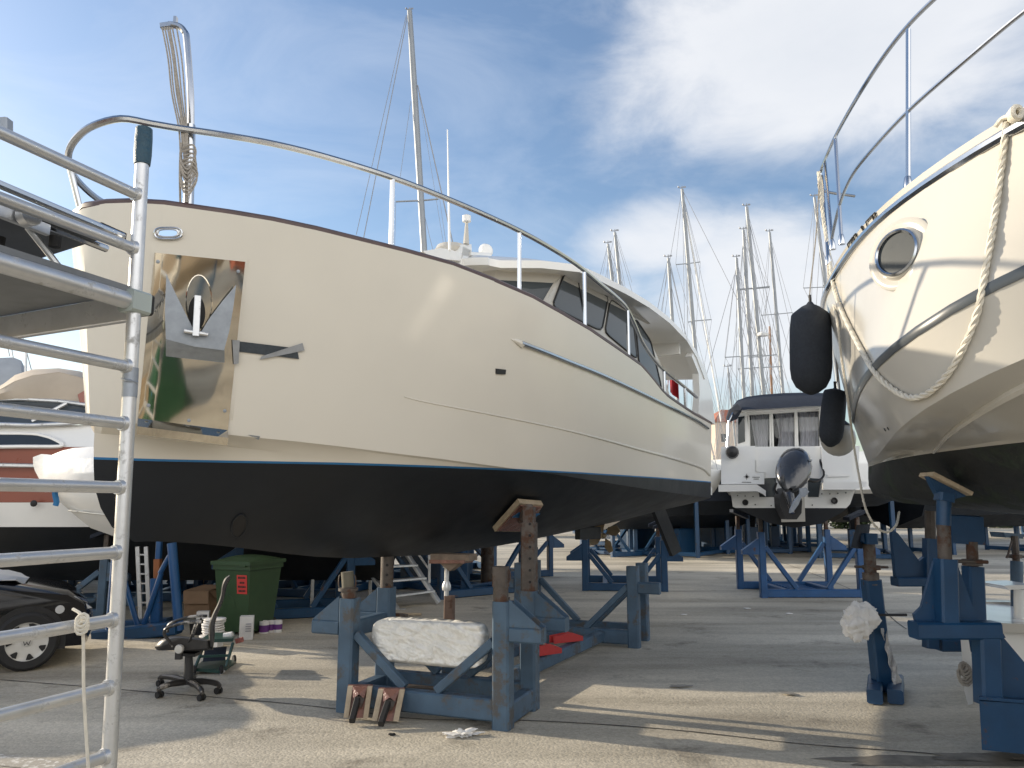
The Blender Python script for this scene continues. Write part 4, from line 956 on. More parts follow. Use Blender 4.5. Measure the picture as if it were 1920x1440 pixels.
# hull: section at the stern carried forward, narrowing to a bow
sec = [(1356, 838), (1361, 905), (1371, 930), (1374, 950), (1400, 962), (1440, 980), (1490, 990), (1540, 982), (1580, 960), (1594, 945), (1600, 928), (1608, 905), (1612, 836)]
cx = T(1487, 900) @ ET; s0 = [T(*p) for p in sec]
def stn(y):
    t = max(0, (y - 3.0) / 3.6); k = 1 - t ** 2.2; out = []
    for p in s0:
        a = p @ ET; a2 = (cx + (a - cx) * max(k, .015) * (1 if p[2] > 1.7 else 1 - .35 * t)) - a
        out.append(p + HT * y + ET * a2 + V(0, 0, .45 * t * t + (.35 * t * (1.9 - p[2]) if p[2] < 1.9 else 0)))
    return out
hr = [stn(y) for y in (0, 1, 2, 3, 3.8, 4.6, 5.3, 5.9, 6.3, 6.6)]
bmt = bmesh.new(); hb = MB().grid(hr); hb.add(hr[0], [tuple(range(len(sec)))]); n_ = len(sec)
hb.grid([[r[0] for r in hr], [r[-1] for r in hr]])
vs = [bmt.verts.new(v) for v in hb.v]
for f in hb.f:
    try: bmt.faces.new([vs[i] for i in f])
    except ValueError: pass
bmesh.ops.remove_doubles(bmt, verts=bmt.verts, dist=3e-4); bmesh.ops.recalc_face_normals(bmt, faces=bmt.faces)
WC = T(1487, 952.5); WN = V(0, 0, 1)
bmobj(cut(bmt, 0, None), 'topsides', M['white'], tb, 30); bmobj(cut(bmt, None, 0), 'bottom', M['black'], tb, 30)
def slab(pix, y0, y1, m, name, parent=tb): return MB().prism([T(x, y, y0) for x, y in pix], HT * (y1 - y0)).build(name, m, parent, ang=30)
slab([(1347, 909), (1420, 909), (1436, 920), (1436, 931), (1430, 926), (1419, 921), (1347, 922)], -.42, 0.05, M['white'], 'bathing_platform')
slab([(1543, 905), (1624, 903), (1624, 912), (1600, 918), (1543, 918)], -.42, 0.05, M['white'], 'bathing_platform')
slab([(1352, 838), (1416, 836), (1416, 886), (1433, 886), (1433, 908), (1352, 908)], -.08, .1, M['white'], 'transom_locker')
slab([(1418, 862), (1458, 861), (1458, 896), (1436, 896), (1436, 886), (1418, 884)], -.03, .1, M['white'], 'transom_locker')
slab([(1540, 837), (1594, 835), (1600, 904), (1544, 905)], -.08, .1, M['white'], 'transom_gate')
slab([(1552, 890), (1593, 889), (1593, 893), (1552, 894)], -.12, -.06, M['whitem'], 'step_tread')
slab([(1418, 898), (1455, 896), (1455, 932), (1424, 932)], -.01, .02, M['glass2'], 'engine_well'); slab([(1515, 896), (1540, 898), (1535, 932), (1515, 932)], -.01, .02, M['glass2'], 'engine_well')
slab([(1463, 922), (1508, 922), (1510, 978), (1465, 979)], -.10, -.02, M['cream2'], 'engine_bracket')
for x, y, r in ((1397, 942, 5.5), (1564, 939, 6)):
    c = T(x, y, -.03); MB().lathe(c, [(r * TY / F, -.0), (r * TY / F, .02), (r * TY / F * .7, .03), (r * TY / F * .6, .005)], 16, (0, -1, 0)).build('exhaust_outlet', M['plastic'], tb)
sb = MB()
for x, y in ((1383, 929), (1397, 930), (1412, 931), (1541, 926), (1556, 926), (1571, 925), (1586, 924), (1446, 948), (1523, 947), (1416, 946)): sb.ball(T(x, y, -.01), .012, 8)
sb.build('drain_plugs', M['plastic'], tb)
# compass rose mark and small lettering on the locker
sm = MB()
for k in range(8):
    a = k * PI / 4; l = 6.5 if k % 2 == 0 else 4; sm.prism([T(1400 + l * math.cos(a), 894 + l * math.sin(a), -.086), T(1400 + 1.3 * math.cos(a + .8), 894 + 1.3 * math.sin(a + .8), -.086), T(1400, 894, -.086), T(1400 + 1.3 * math.cos(a - .8), 894 + 1.3 * math.sin(a - .8), -.086)], V(0, -.004, 0))
for x0, x1, y in ((1391, 1408, 903.5), (1411, 1424, 894), (1413, 1423, 897.5)):
    x = x0
    while x < x1: sm.prism([T(x, y, -.086), T(x + 1.2, y, -.086), T(x + 1.2, y + 1.6, -.086), T(x, y + 1.6, -.086)], V(0, -.003, 0)); x += 2.0
sm.build('compass_rose', M['ink'], tb)
# wheelhouse
slab([(1398, 768), (1538, 760), (1540, 770), (1400, 778)], .95, 1.1, M['white'], 'door_header')
slab([(1383, 776), (1400, 772), (1408, 862), (1382, 862)], .85, 1.9, M['white'], 'cabin_side'); slab([(1536, 762), (1545, 765), (1560, 862), (1538, 862)], .85, 1.9, M['white'], 'cabin_side')
slab([(1384, 782), (1396, 780), (1397, 828), (1384, 832)], .83, .845, M['glass'], 'cabin_window')
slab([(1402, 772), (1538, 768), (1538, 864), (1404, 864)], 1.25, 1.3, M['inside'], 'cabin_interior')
for i, (x0, x1, y0, y1) in enumerate([(1403, 1444, 773, 862), (1447, 1491, 771, 861), (1493, 1537, 769, 860)]):
    fr = MB()
    for a, b in (((x0, y0), (x1, y0)), ((x0, y0), (x0 + 3, y1)), ((x1, y0), (x1 + 1, y1)), ((x0 + 3, y1), (x1, y1))): fr.beam(T(*a, 1.0), T(*b, 1.0), .035, .04)
    dr = fr.build('door_frame', M['white'], tb)
    cur = MB(); rws = []
    for v in np.linspace(0, 1, 7):
        rws.append([T(lerp(x0 + 4 + (10 if i == 1 else 3) * math.sin(PI * v) + (14 * v * v if i == 0 else 0), x1 - 3, u), lerp(y0 + 4, y1 - 2, v), 1.12 + .03 * math.sin(u * 26 + i)) for u in np.linspace(0, 1, 30)])
    cur.sheet(rws, V(0, .01, 0)).build('curtain', M['curtain'], dr)
    MB().prism([T(x0, y0, 1.04), T(x1, y0, 1.04), T(x1, y1, 1.04), T(x0 + 3, y1, 1.04)], V(0, .008, 0)).build('pane', GLASSY, dr)
slab([(1384, 772), (1545, 764), (1545, 760), (1384, 766)], .7, 3.4, M['white'], 'cabin_roof')
# canopy
rws = []
for v in np.linspace(0, 1, 7):
    rws.append([T(x, y0 + (y1 - y0) * v, .1 + .75 * (1 - v) - .1 * math.sin(PI * v)) for x, y0, y1 in [(1376, 762, 770), (1384, 752, 770), (1402, 745, 768), (1430, 741, 767), (1470, 738, 765), (1510, 737, 762), (1548, 738, 761), (1570, 742, 760)]])
MB().sheet(rws, V(0, .06, .02)).build('canopy', M['navy'], tb)
rws = [[T(x, y, d) for x, y, d in r] for r in ([(1363, 783, .2), (1368, 768, .2), (1382, 757, .15)], [(1365, 790, .15), (1376, 780, .15), (1391, 766, .1)], [(1369, 791, .2), (1382, 786, .2), (1390, 772, .15)])]
MB().sheet(rws, V(0, .08, 0)).build('canopy_flap', M['navy'], tb)
MB().tube([T(1366, 790, .1), T(1362, 860, .0)], .016, 6).tube([T(1376, 770, .2), T(1366, 790, .1)], .016, 6).build('canopy_pole', M['chrome'], tb)
MB().lathe(T(1373, 848, -.1), [(.02, -.14), (.1, -.11), (.12, 0), (.1, .11), (.02, .14)], 14, (.3, 1, 0)).build('rolled_cover', M['plastic'], tb)
MB().tube(spline([T(1512, 900, -.3), T(1530, 903, -.3), T(1545, 890, -.12), T(1538, 865, .0), T(1536, 840, .1)], 4), .018, 6).build('control_hose', M['rubber'], tb)
# outboard engine, tilted up
def ell(cx_, cy_, rx, ry, dy, n=18, rot=0): return [T(cx_ + rx * math.cos(a) * math.cos(rot) - ry * math.sin(a) * math.sin(rot), cy_ + rx * math.cos(a) * math.sin(rot) + ry * math.sin(a) * math.cos(rot), dy) for a in np.linspace(0, 2 * PI, n + 1)[:-1]]
om = MB(); rings = [ell(1496, 852, 8, 6, -.25), ell(1494, 853, 20, 14, -.32), ell(1491, 862, 29, 22, -.46), ell(1489, 875, 34, 29, -.58), ell(1487, 886, 34, 30, -.70), ell(1485, 897, 28, 24, -.80), ell(1483, 908, 19, 17, -.86), ell(1482, 916, 12, 10, -.9), ell(1482, 918, 4, 3, -.91)]
om.grid([r + [r[0]] for r in rings]); outb = om.build('outboard_engine', M['engine'], tb, ang=60)
MB().grid([r + [r[0]] for r in (ell(1490, 866, 33.5, 3.2, -.60, rot=-.12), ell(1490, 868, 33.5, 3.2, -.66, rot=-.12))]).build('cowling_band', M['chrome'], outb)
lw = MB().prism([T(x, y, -.75) for x, y in ((1470, 915), (1498, 912), (1504, 940), (1503, 962), (1494, 974), (1476, 974), (1464, 950), (1463, 930))], V(0, .32, 0)).build('engine_leg', M['plastic'], outb)
MB().tube([T(1478, 921, -.8), T(1484, 945, -.95), T(1486, 962, -1.0)], [.09, .075, .03], 12).build('gearcase', M['engine'], outb)
MB().prism([T(x, y, -1.02) for x, y in ((1498, 926), (1501, 931), (1495, 946), (1485, 960), (1479, 962), (1480, 955), (1487, 940))], V(.01, -.03, 0)).prism([T(x, y, -.98) for x, y in ((1498, 916), (1510, 914), (1516, 922), (1508, 932), (1498, 930))], V(0, -.03, 0)).build('propeller', M['galv'], outb)
MB().tube([T(x, y, -.7) for x, y in ((1456, 905), (1452, 918), (1458, 926))], .02, 6).build('tiller_hose', M['rubber'], outb)
# ================================================================== generic blue cradle
def make_cradle(name, lab, loc, m, w=1.9, d=1.2, h=1.0, rot=0.0, pads=True, group=None, bracket=True):
    c, s_ = math.cos(rot), math.sin(rot); loc = np.asarray(loc, float); loc[2] = 0
    r = thing(name, lab, 'boat cradle', loc, group)
    def q(x, y, z): return loc + V(x * c - y * s_, x * s_ + y * c, z)
    k = .13
    for y in (-d / 2, d / 2):
        for sx_ in (-1, 1):
            MB().beam(q(sx_ * w / 2, y, 0), q(sx_ * w / 2, y, h), k, k, up=(c, s_, 0)).build('post', m, r)
            MB().beam(q(sx_ * (w / 2 - .07), y, h - .28), q(sx_ * w * .16, y, .16), .085, .085).build('brace', m, r)
            if bracket: MB().prism([q(sx_ * (w / 2 + .06), y - .06, h - .12), q(sx_ * (w / 2 + .06), y - .06, h - .42), q(sx_ * (w / 2 + .38), y - .06, h - .42), q(sx_ * (w / 2 + .38), y - .06, h - .34)], q(0, .12, 0) - q(0, 0, 0)).build('bracket', m, r)
            MB().beam(q(sx_ * w / 2, y, h - .02), q(sx_ * w / 2, y, h + .28), .075, .075, up=(c, s_, 0)).build('jack_post', M['rusty'], r)
            if pads: MB().prism([q(sx_ * (w / 2 - .2), y - .14, h + .22), q(sx_ * (w / 2 + .12), y - .14, h + .36), q(sx_ * (w / 2 + .12), y + .14, h + .36), q(sx_ * (w / 2 - .2), y + .14, h + .22)], V(0, 0, .06)).build('pad', M['navy'], r)
        MB().beam(q(-w / 2 + .05, y, .08), q(w / 2 - .05, y, .08), .12, .15).build('cross_beam', m, r)
    for sx_ in (-.5, .5): MB().beam(q(sx_ * w * .5, -d / 2, .085), q(sx_ * w * .5, d / 2, .085), .1, .12).build('long_beam', m, r)
    return r
tcr = make_cradle('boat_cradle', 'bright blue V-braced cradle under the white cabin boat', G(1497, 1112), M['blue3'], w=1.86, d=1.5, h=1.22)
rr_ = MB(); cc = G(1497, 1112)
for k in range(8): rr_.beam(cc + V(-.25, -.6 + k * .17, .10), cc + V(.25, -.6 + k * .17, .10), .05, .04)
rr_.build('slatted_floor', M['blue3'], tcr)
# ================================================================== front cradle under the main yacht
fc_ = thing('boat_cradle', 'weathered blue-grey box cradle nearest the camera, under the yacht bow', 'boat cradle', V(-.5, 7.6, 0))
bgm = M['blueg']
FL, FR = G(650, 1333), G(943, 1366); u_ = nrm(FR - FL); v_ = V(-u_[1], u_[0], 0)
PW = .145
def post(p, h, m=bgm, w=PW): MB().beam(p, p + V(0, 0, h), w, w, up=tuple(v_)).build('post', m, fc_)
BL, BR = FL + v_ * .62, FR + v_ * .62
hL = P(655, 1121, FL[1])[2]; hR = P(943, 1127, FR[1])[2]
post(FL, hL); post(BL, hL + .03); post(FR, hR); post(BR, hR + .02)
for a, b in ((FL, FR), (BL, BR)): MB().beam(a + u_ * .07 + V(0, 0, .14), b - u_ * .07 + V(0, 0, .14), .12, .17).build('cross_beam', bgm, fc_)
for a, b in ((FL, BL), (FR, BR)):
    MB().beam(a + v_ * .07 + V(0, 0, .10), b - v_ * .07 + V(0, 0, .10), .12, .17).build('side_beam', bgm, fc_)
for a, b, h in ((FL, BL, hL), (FR, BR, hR)): MB().beam(a + v_ * .07 + V(0, 0, h - .26), b - v_ * .07 + V(0, 0, h - .26), .10, .14).build('side_beam', bgm, fc_)
for p, s_, h in ((FL, -1, hL), (FR, 1, hR), (BL, -1, hL), (BR, 1, hR)):
    q = p + u_ * s_ * .075 + V(0, 0, h - .25)
    b = MB().beam(q, q + u_ * s_ * .27, .13, .12); b.prism([q + v_ * .05 + V(0, 0, .06), q + v_ * .05 + V(0, 0, .27), q + u_ * s_ * .27 + v_ * .05 + V(0, 0, .06)], v_ * .015); b.prism([q - v_ * .06 + V(0, 0, .06), q - v_ * .06 + V(0, 0, .27), q + u_ * s_ * .27 - v_ * .06 + V(0, 0, .06)], v_ * .012)
    b.build('bracket', bgm, fc_)
for a, b in ((FL, FR), (BL, BR)):
    MB().beam(a + u_ * .08 + V(0, 0, hL - .30), a + u_ * .56 + V(0, 0, .24), .075, .075).build('brace', bgm, fc_)
    MB().beam(b - u_ * .08 + V(0, 0, hR - .32), b - u_ * .58 + V(0, 0, .24), .075, .075).build('brace', bgm, fc_)
# long beams back to the rear frame
RR_ = G(1190, 1214); RL_ = RR_ - u_ * 1.5
for a in (RR_, RR_ + v_ * .55): MB().beam(a, a + V(0, 0, .98), PW, PW, up=tuple(v_)).build('post', bgm, fc_)
for a in (RL_, RL_ + v_ * .55): MB().beam(a, a + V(0, 0, .98), PW, PW, up=tuple(v_)).build('post', bgm, fc_)
for o in (0, .55):
    MB().beam(RL_ + v_ * o + u_ * .07 + V(0, 0, .12), RR_ + v_ * o - u_ * .07 + V(0, 0, .12), .12, .17).build('cross_beam', bgm, fc_)
    MB().beam(RR_ + v_ * o - u_ * .08 + V(0, 0, .72), RR_ + v_ * o - u_ * .62 + V(0, 0, .2), .075, .075).build('brace', bgm, fc_); MB().beam(RL_ + v_ * o + u_ * .08 + V(0, 0, .72), RL_ + v_ * o + u_ * .62 + V(0, 0, .2), .075, .075).build('brace', bgm, fc_)
for p, s_ in ((RR_, 1), (RL_, -1)):
    q = p + u_ * s_ * .075 + V(0, 0, .72); MB().beam(q, q + u_ * s_ * .26, .13, .14).build('bracket', bgm, fc_)
lb = nrm(RR_ - FR)
for f in (.30, .68):
    a = lerp(BL, BR, f) + V(0, 0, .12); b = lerp(RL_, RR_, f + .04) + V(0, 0, .12); MB().beam(a + v_ * .06, b - v_ * .06, .11, .13).build('long_beam', bgm, fc_)
# screw jacks with pads
def jack(name, lab, pts, r, m, extra=None, cat='boat prop', group='screw jacks under the main yacht'):
    root = thing(name, lab, cat, pts[0], group); MB().tube(pts, r, 14).build('tube', m, root); return root
Yf = FL[1]
j1 = jack('screw_jack', 'short lowered jack with a wire handle on the left front post', [P(655, 1122, Yf), P(653, 1100, Yf)], .065, M['rusty'])
MB().tube([P(653, 1102, Yf), P(651, 1072, Yf)], .055, 14).build('cap', mat('olive_tube', (.13, .12, .09), .6, .2, var=.3), j1)
hd = MB()
for s_ in (-1, 1): hd.tube(spline([P(651 + s_ * 10, 1078, Yf), P(651 + s_ * 15, 1080, Yf), P(651 + s_ * 16, 1098, Yf), P(651 + s_ * 12, 1104, Yf)], 3), .006, 5)
hd.lathe(P(653, 1105, Yf), [(.085, -.012), (.085, .012)], 14).tube([P(638, 1114, Yf), P(650, 1114, Yf)], .012, 6); hd.build('handle', M['rusty'], j1)
Yb = BL[1]
def jackto(name, lab, base, r, holes=True):
    # tube from a post top up to the hull, found by casting up
    h = BV.ray_cast(Vector(base), Vector((0, 0, 1))); top = np.array(h[0]) if h[0] is not None else base + V(0, 0, .8)
    root = jack(name, lab, [base, top - V(0, 0, .02)], r, M['rusty'])
    if holes:
        hb = MB(); 
        for k in range(int((top[2] - base[2]) / .09)):
            p = base + V(0, 0, .06 + .09 * k); d = nrm(V(-p[0], -p[1], 0)); hb.lathe(p + d * (r - .004), [(.014, 0), (.014, .006)], 8, d)
        hb.build('pin_hole', M['inside'], root)
    n = np.array(h[1]) if h[0] is not None else V(0, 0, -1)
    return root, top, n
jackto('screw_jack', 'grey drilled tube jack on the rear left post of the box cradle', BL + V(0, 0, hL), .062)
j3 = jack('screw_jack', 'short lowered square jack on the right front post', [P(939, 1130, FR[1]), P(939, 1088, FR[1])], .062, M['rusty'])
MB().beam(P(939, 1100, FR[1]), P(939, 1062, FR[1]), .115, .115, up=tuple(v_)).build('cap', M['rusty'], j3)
hd = MB().tube(spline([P(950, 1068, FR[1]), P(956, 1072, FR[1]), P(956, 1088, FR[1]), P(950, 1094, FR[1])], 3), .006, 5).tube([P(946, 1122, FR[1]), P(956, 1122, FR[1])], .012, 6); hd.build('handle', M['rusty'], j3)
# tall padded jack against the black bottom
pA = BR + V(0, 0, hR); ph, pn_ = hit(966, 962)
j4 = thing('screw_jack', 'tall square drilled jack whose plywood pad presses on the black bottom', 'boat prop', pA, 'screw jacks under the main yacht')
tp = V(pA[0], pA[1], P(983, 980, pA[1])[2])
MB().beam(pA - V(0, 0, .02), tp, .125, .125, up=tuple(v_)).beam(tp, tp + V(0, 0, .14), .10, .10, up=tuple(v_)).build('tube', M['rusty'], j4)
hb = MB()
for k in range(6):
    p = pA + V(0, 0, .10 + .10 * k); hb.lathe(p - v_ * .060 + u_ * .03, [(.013, 0), (.013, .006)], 8, -v_)
hb.build('pin_hole', M['inside'], j4)
pq = [hit(x, y, None, .03)[0] for x, y in ((921, 983), (968, 930), (1012, 934), (982, 985))]
pc_ = sum(pq) / 4
pdb = MB().prism(pq, -pn_ * -.05)
pad = pdb.build('pad', M['wood'], j4)
MB().prism([lerp(p, pc_, .10) + pn_ * .052 for p in pq], pn_ * .01).build('pad_face', M['packtape'], pad)
a, b = lerp(pq[1], pq[0], .35) + pn_ * .065, lerp(pq[2], pq[3], .35) + pn_ * .065; MB().beam(lerp(a, b, .15), lerp(a, b, .95), .09, .006, up=tuple(pn_)).build('blue_tape', M['tape'], pad)
MB().beam(tp + V(0, 0, .12), lerp(tp, pc_ + pn_ * .06, 1), .07, .09).build('pad_arm', M['rusty'], j4)
# keel prop in the middle
kb_ = G(841, 1300); kb_ = lerp(BL, BR, .62) + v_ * .35
kx = proj(kb_)[0]
kp = thing('keel_prop', 'brown drilled post with padded screw head under the keel, behind the foam block', 'boat prop', kb_)
ktop = float(P(843, 1117, kb_[1])[2]); xs_ = P(843, 1117, kb_[1])[0]; kc = V(xs_, kb_[1], 0)
MB().beam(kc + V(0, 0, .1), kc + V(0, 0, .38), .12, .12, up=tuple(v_)).build('socket', bgm, kp)
MB().beam(kc + V(0, 0, .15), kc + V(0, 0, ktop), .085, .085, up=tuple(v_)).build('post', mat('brown_steel', (.15, .095, .07), .6, .2, var=.3, vscale=9, wear=RUST, wscale=6, wamt=.3), kp)
hz_ = P(843, 1060, kb_[1])[2]
MB().tube([kc + V(-.03, 0, ktop - .02), kc + V(-.03, 0, hz_)], .022, 10).lathe(kc + V(-.03, 0, ktop + .09), [(.04, -.04), (.045, 0), (.03, .04)], 10).tube([kc + V(-.03, 0, hz_ - .02), kc + V(-.03, 0, hz_ + .05)], .035, 10).build('screw', M['alu'], kp)
MB().prism([kc + u_ * a_ + v_ * b_ + V(0, 0, hz_ + .05) for a_, b_ in ((-.16, -.1), (.24, -.1), (.24, .1), (-.16, .1))], V(0, 0, .06)).prism([kc + u_ * -.12 + v_ * -.06 + V(0, 0, hz_ + .05), kc + u_ * .17 + v_ * -.06 + V(0, 0, hz_ + .05), kc + u_ * .02 + v_ * -.06 + V(0, 0, hz_ - .05)], v_ * .12).build('pad', mat('dirty_pad', (.20, .155, .12), .75, var=.45, vscale=9), kp)
MB().prism([kc + u_ * -.17 + v_ * -.105 + V(0, 0, hz_ + .02), kc + u_ * .2 + v_ * -.105 + V(0, 0, hz_ + .03), kc + u_ * .2 + v_ * -.105 + V(0, 0, hz_ + .06), kc + u_ * -.17 + v_ * -.105 + V(0, 0, hz_ + .055)], v_ * .2).build('wrapping', M['packtape'], kp)
MB().beam(kc + V(-.45, -.15, .08), kc + V(.35, -.25, .08), .16, .1).build('sole_plate', M['rusty'], kp)
# foam block tied to the front
def fblock(pix, Y0, th):
    n, m_ = 110, 50; rnd = random.Random(5); q = [np.array(p, float) for p in pix]; rws = []
    for i in range(m_ + 1):
        r = []
        for j in range(n + 1):
            u, v = j / n, i / m_
            # squarish rounded outline
            uu, vv = 2 * u - 1, 2 * v - 1; c = max(abs(uu), abs(vv)); rad = (abs(uu) ** 7 + abs(vv) ** 5) ** (1 / 6.0); k = c / rad if rad > c else 1
            uu *= k; vv *= k; u, v = (uu + 1) / 2, (vv + 1) / 2
            p = (q[0] * (1 - u) + q[1] * u) * (1 - v) + (q[3] * (1 - u) + q[2] * u) * v
            e = max(abs(uu) * 1.0, abs(vv)); dome = .07 * (1 - min(1, (1 - e) / .16)) ** 2
            r.append(P(p[0], p[1], Y0 + dome - .030 * mnoise.fractal(Vector((u * 9 + .8 * mnoise.noise(Vector((v * 5, u * 9, 2))), v * 6 - u * 5, .3)), .6, 2.2, 6) + (u - .5) * -.46))
        rws.append(r)
    return MB().sheet(rws, V(.04, th, 0))
fo = fblock([(699, 1158), (908, 1170), (903, 1257), (694, 1238)], FL[1] - .26, .12).build('foam_block', M['foam'], ang=180)
tag(rebase(fo, P(800, 1240, 6.5)), 'chunky rough white foam block hung across the front of the box cradle', 'foam block')
tie = MB().tube([P(700, 1170, 6.62), P(690, 1165, BL[1])], .005, 5); 
# two spare pads leaning on it
def sparepad(x0, x1, y0, y1, skew, lab):
    Yb_ = G((x0 + x1) / 2, y1 - 4)[1] - .14; c = G((x0 + x1) / 2, y1 - 2); root = thing('spare_pad', lab, 'support pad', c, 'spare pads leaning on the box cradle')
    def q(u, v, d=0): x = lerp(x0, x1, u) + skew * (1 - v); y = lerp(y0, y1, v); return P(x, y, Yb_ - .0 + .12 * (1 - v) + d)
    MB().prism([q(0, 0), q(1, 0), q(1, 1), q(0, 1)], V(0, .03, .01)).build('board', M['packtape'], root)
    for u in (0, .80): MB().prism([q(u, 0, -.03), q(u + .2, 0, -.03), q(u + .2, 1, -.03), q(u, 1, -.03)], V(0, .03, 0)).build('batten', M['wood'], root)
    MB().prism([q(.2, 0, -.035), q(.8, 0, -.035), q(.72, .38, -.06), q(.5, .25, -.075), q(.28, .38, -.05)], V(0, .02, 0)).build('plastic_wrap', M['packtape'], root)
    MB().beam(q(.47, .42, -.05), q(.36, 1.10, -.16), .045, .05).build('prong', M['rubber'], root)
    MB().prism([q(.4, .3, -.04), q(.75, .35, -.04), q(.66, .7, -.04), q(.45, .62, -.04)], V(0, .04, 0)).build('socket_plate', M['rusty'], root)
sparepad(644, 690, 1287, 1346, 8, 'brown taped spare pad with pale battens, left one at the cradle foot')
sparepad(697, 747, 1293, 1352, 12, 'brown taped spare pad with pale battens, right one at the cradle foot')
# rags and litter
crumple(G(866, 1380) + V(0, 0, .012), (.085, .055, .022), 8, M['cloth'], 'rag', 'torn white rag lying on the ground before the cradle', 'rag', 1.1, 50)
crumple(G(735, 1379) + V(0, 0, .008), (.03, .02, .01), 9, M['rubber'], 'glove_scrap', 'small black scrap on the ground left of the white rag', 'scrap', .4)
# red ramps lying in the cradle
def wedge(px, py, l, w_, h, rz, lab):
    c = G(px, py, .2); r = thing('wheel_ramp', lab, 'ramp', c, 'red steel wedges in the cradle'); cr, sr = math.cos(rz), math.sin(rz)
    def q(x, y, z): return c + V(x * cr - y * sr, x * sr + y * cr, z)
    for y in (-w_ / 2, w_ / 2 - .02): MB().prism([q(-l / 2, y, 0), q(l / 2, y, 0), q(l / 2, y, .05), q(.05, y, h), q(-l / 2, y, .08)], q(0, .02, 0) - q(0, 0, 0)).build('side_plate', M['red'], r)
    MB().prism([q(.06, -w_ / 2 + .02, h - .03), q(l / 2 - .02, -w_ / 2 + .02, .04), q(l / 2 - .02, w_ / 2 - .02, .04), q(.06, w_ / 2 - .02, h - .03)], V(0, 0, .015)).build('tread', M['canvas'], r)
wedge(1014, 1226, .42, .18, .11, .6, 'red edged steel wedge lying nearer on the cradle beams')
wedge(1062, 1203, .40, .10, .10, .55, 'red edged steel wedge lying farther back on the cradle beams')
# second cradle aft
def AC(x, y, Y): return P(x, y, Y)
make_cradle('boat_cradle', 'dark blue rear cradle under the stern rudder of the cream yacht', G(1170, 1100), M['blue'], w=1.6, d=1.7, h=1.02, rot=-.12)
# ================================================================== aluminium scaffold tower
st = thing('scaffold_tower', 'aluminium scaffold tower with ladder rungs and a deck at the left edge', 'scaffold', V(-1.7, 2.8, 0))
U1t, U1b = P(267, 300, 2.82), P(204, 1440, 2.78); dU = (U1b - U1t) / (U1t[2] - U1b[2]); U1g = U1t + dU * U1t[2]
ud = nrm(V(-.36, -.93, 0)); vd = V(-.90, .44, 0); FWd, FLn = .74, 1.9
def U(z): return U1t + dU * (U1t[2] - z)
ztop = P(267, 300, 2.82)[2]
for o in (V(0, 0, 0), ud * FWd, vd * FLn, vd * FLn + ud * FWd):
    MB().tube([U(0) + o, U(ztop + .0) + o], .0255, 12).build('upright', M['alu'], st)
MB().tube([U(P(244, 690, 2.8)[2]), U(P(238, 745, 2.8)[2])], .0275, 12).build('spigot_sleeve', M['galv'], st)
MB().tube(spline([U(P(238, 715, 2.8)[2]) + V(-.03, 0, .01), U(P(238, 715, 2.8)[2]) + V(0, -.032, 0), U(P(238, 715, 2.8)[2]) + V(.028, -.0, -.004)], 4), .006, 6).build('locking_clip', M['galv'], st)
for y in (365, 466, 688, 795, 914, 1035, 1160, 1285, 1412):
    x = np.interp(y, [300, 1440], [267, 204]); z = P(x, y, 2.8)[2]
    for o in (V(0, 0, 0), vd * FLn): MB().tube([U(z) + o, U(z) + o + ud * FWd], .021, 10).lathe(U(z) + o + ud * .024, [(.03, -.006), (.026, .008)], 12, ud).build('rung', M['alu'], st)
tpw = MB().tube([U(ztop - .02), U(ztop + .02), U(ztop + .09), U(ztop + .13), U(ztop + .135)], [.030, .033, .033, .031, .015], 12)
tpw.build('tape_wrap', mat('teal_tape', (.02, .065, .10), .5, var=.3, vscale=14, bump=.5, bscale=40), st)['label'] = 'dark blue tape wrapped round the upright top'
# platform deck
zd = P(254, 566, 2.8)[2]; c0 = U(zd)
MB().tube([c0 - ud * .03, c0 + ud * FWd], .034, 10).build('deck_beam', M['alu'], st); MB().tube([c0 + vd * FLn, c0 + vd * FLn + ud * FWd], .034, 10).build('deck_beam', M['alu'], st)
MB().beam(c0 + vd * .02 + V(0, 0, -.02), c0 + vd * FLn + V(0, 0, -.02), .03, .10).build('deck_frame', M['alu'], st); MB().beam(c0 + ud * FWd, c0 + vd * FLn + ud * FWd, .04, .09).build('deck_frame', M['alu'], st)
MB().prism([c0 + V(0, 0, .035) + ud * .0, c0 + ud * FWd + V(0, 0, .035), c0 + ud * FWd + vd * FLn + V(0, 0, .035), c0 + vd * FLn + V(0, 0, .035)], V(0, 0, .022)).build('deck_board', mat('phenolic_ply', (.15, .16, .17), .6, var=.2, vscale=5), st)
MB().beam(c0 - ud * .045 + V(0, 0, 0), c0 + ud * .04, .075, .085).build('deck_hook', mat('pale_green_casting', (.40, .45, .43), .5, .3, var=.1), st)
MB().beam(c0 - ud * .048, c0 - ud * .06, .07, .08).build('hook_cap', M['rubber'], st)
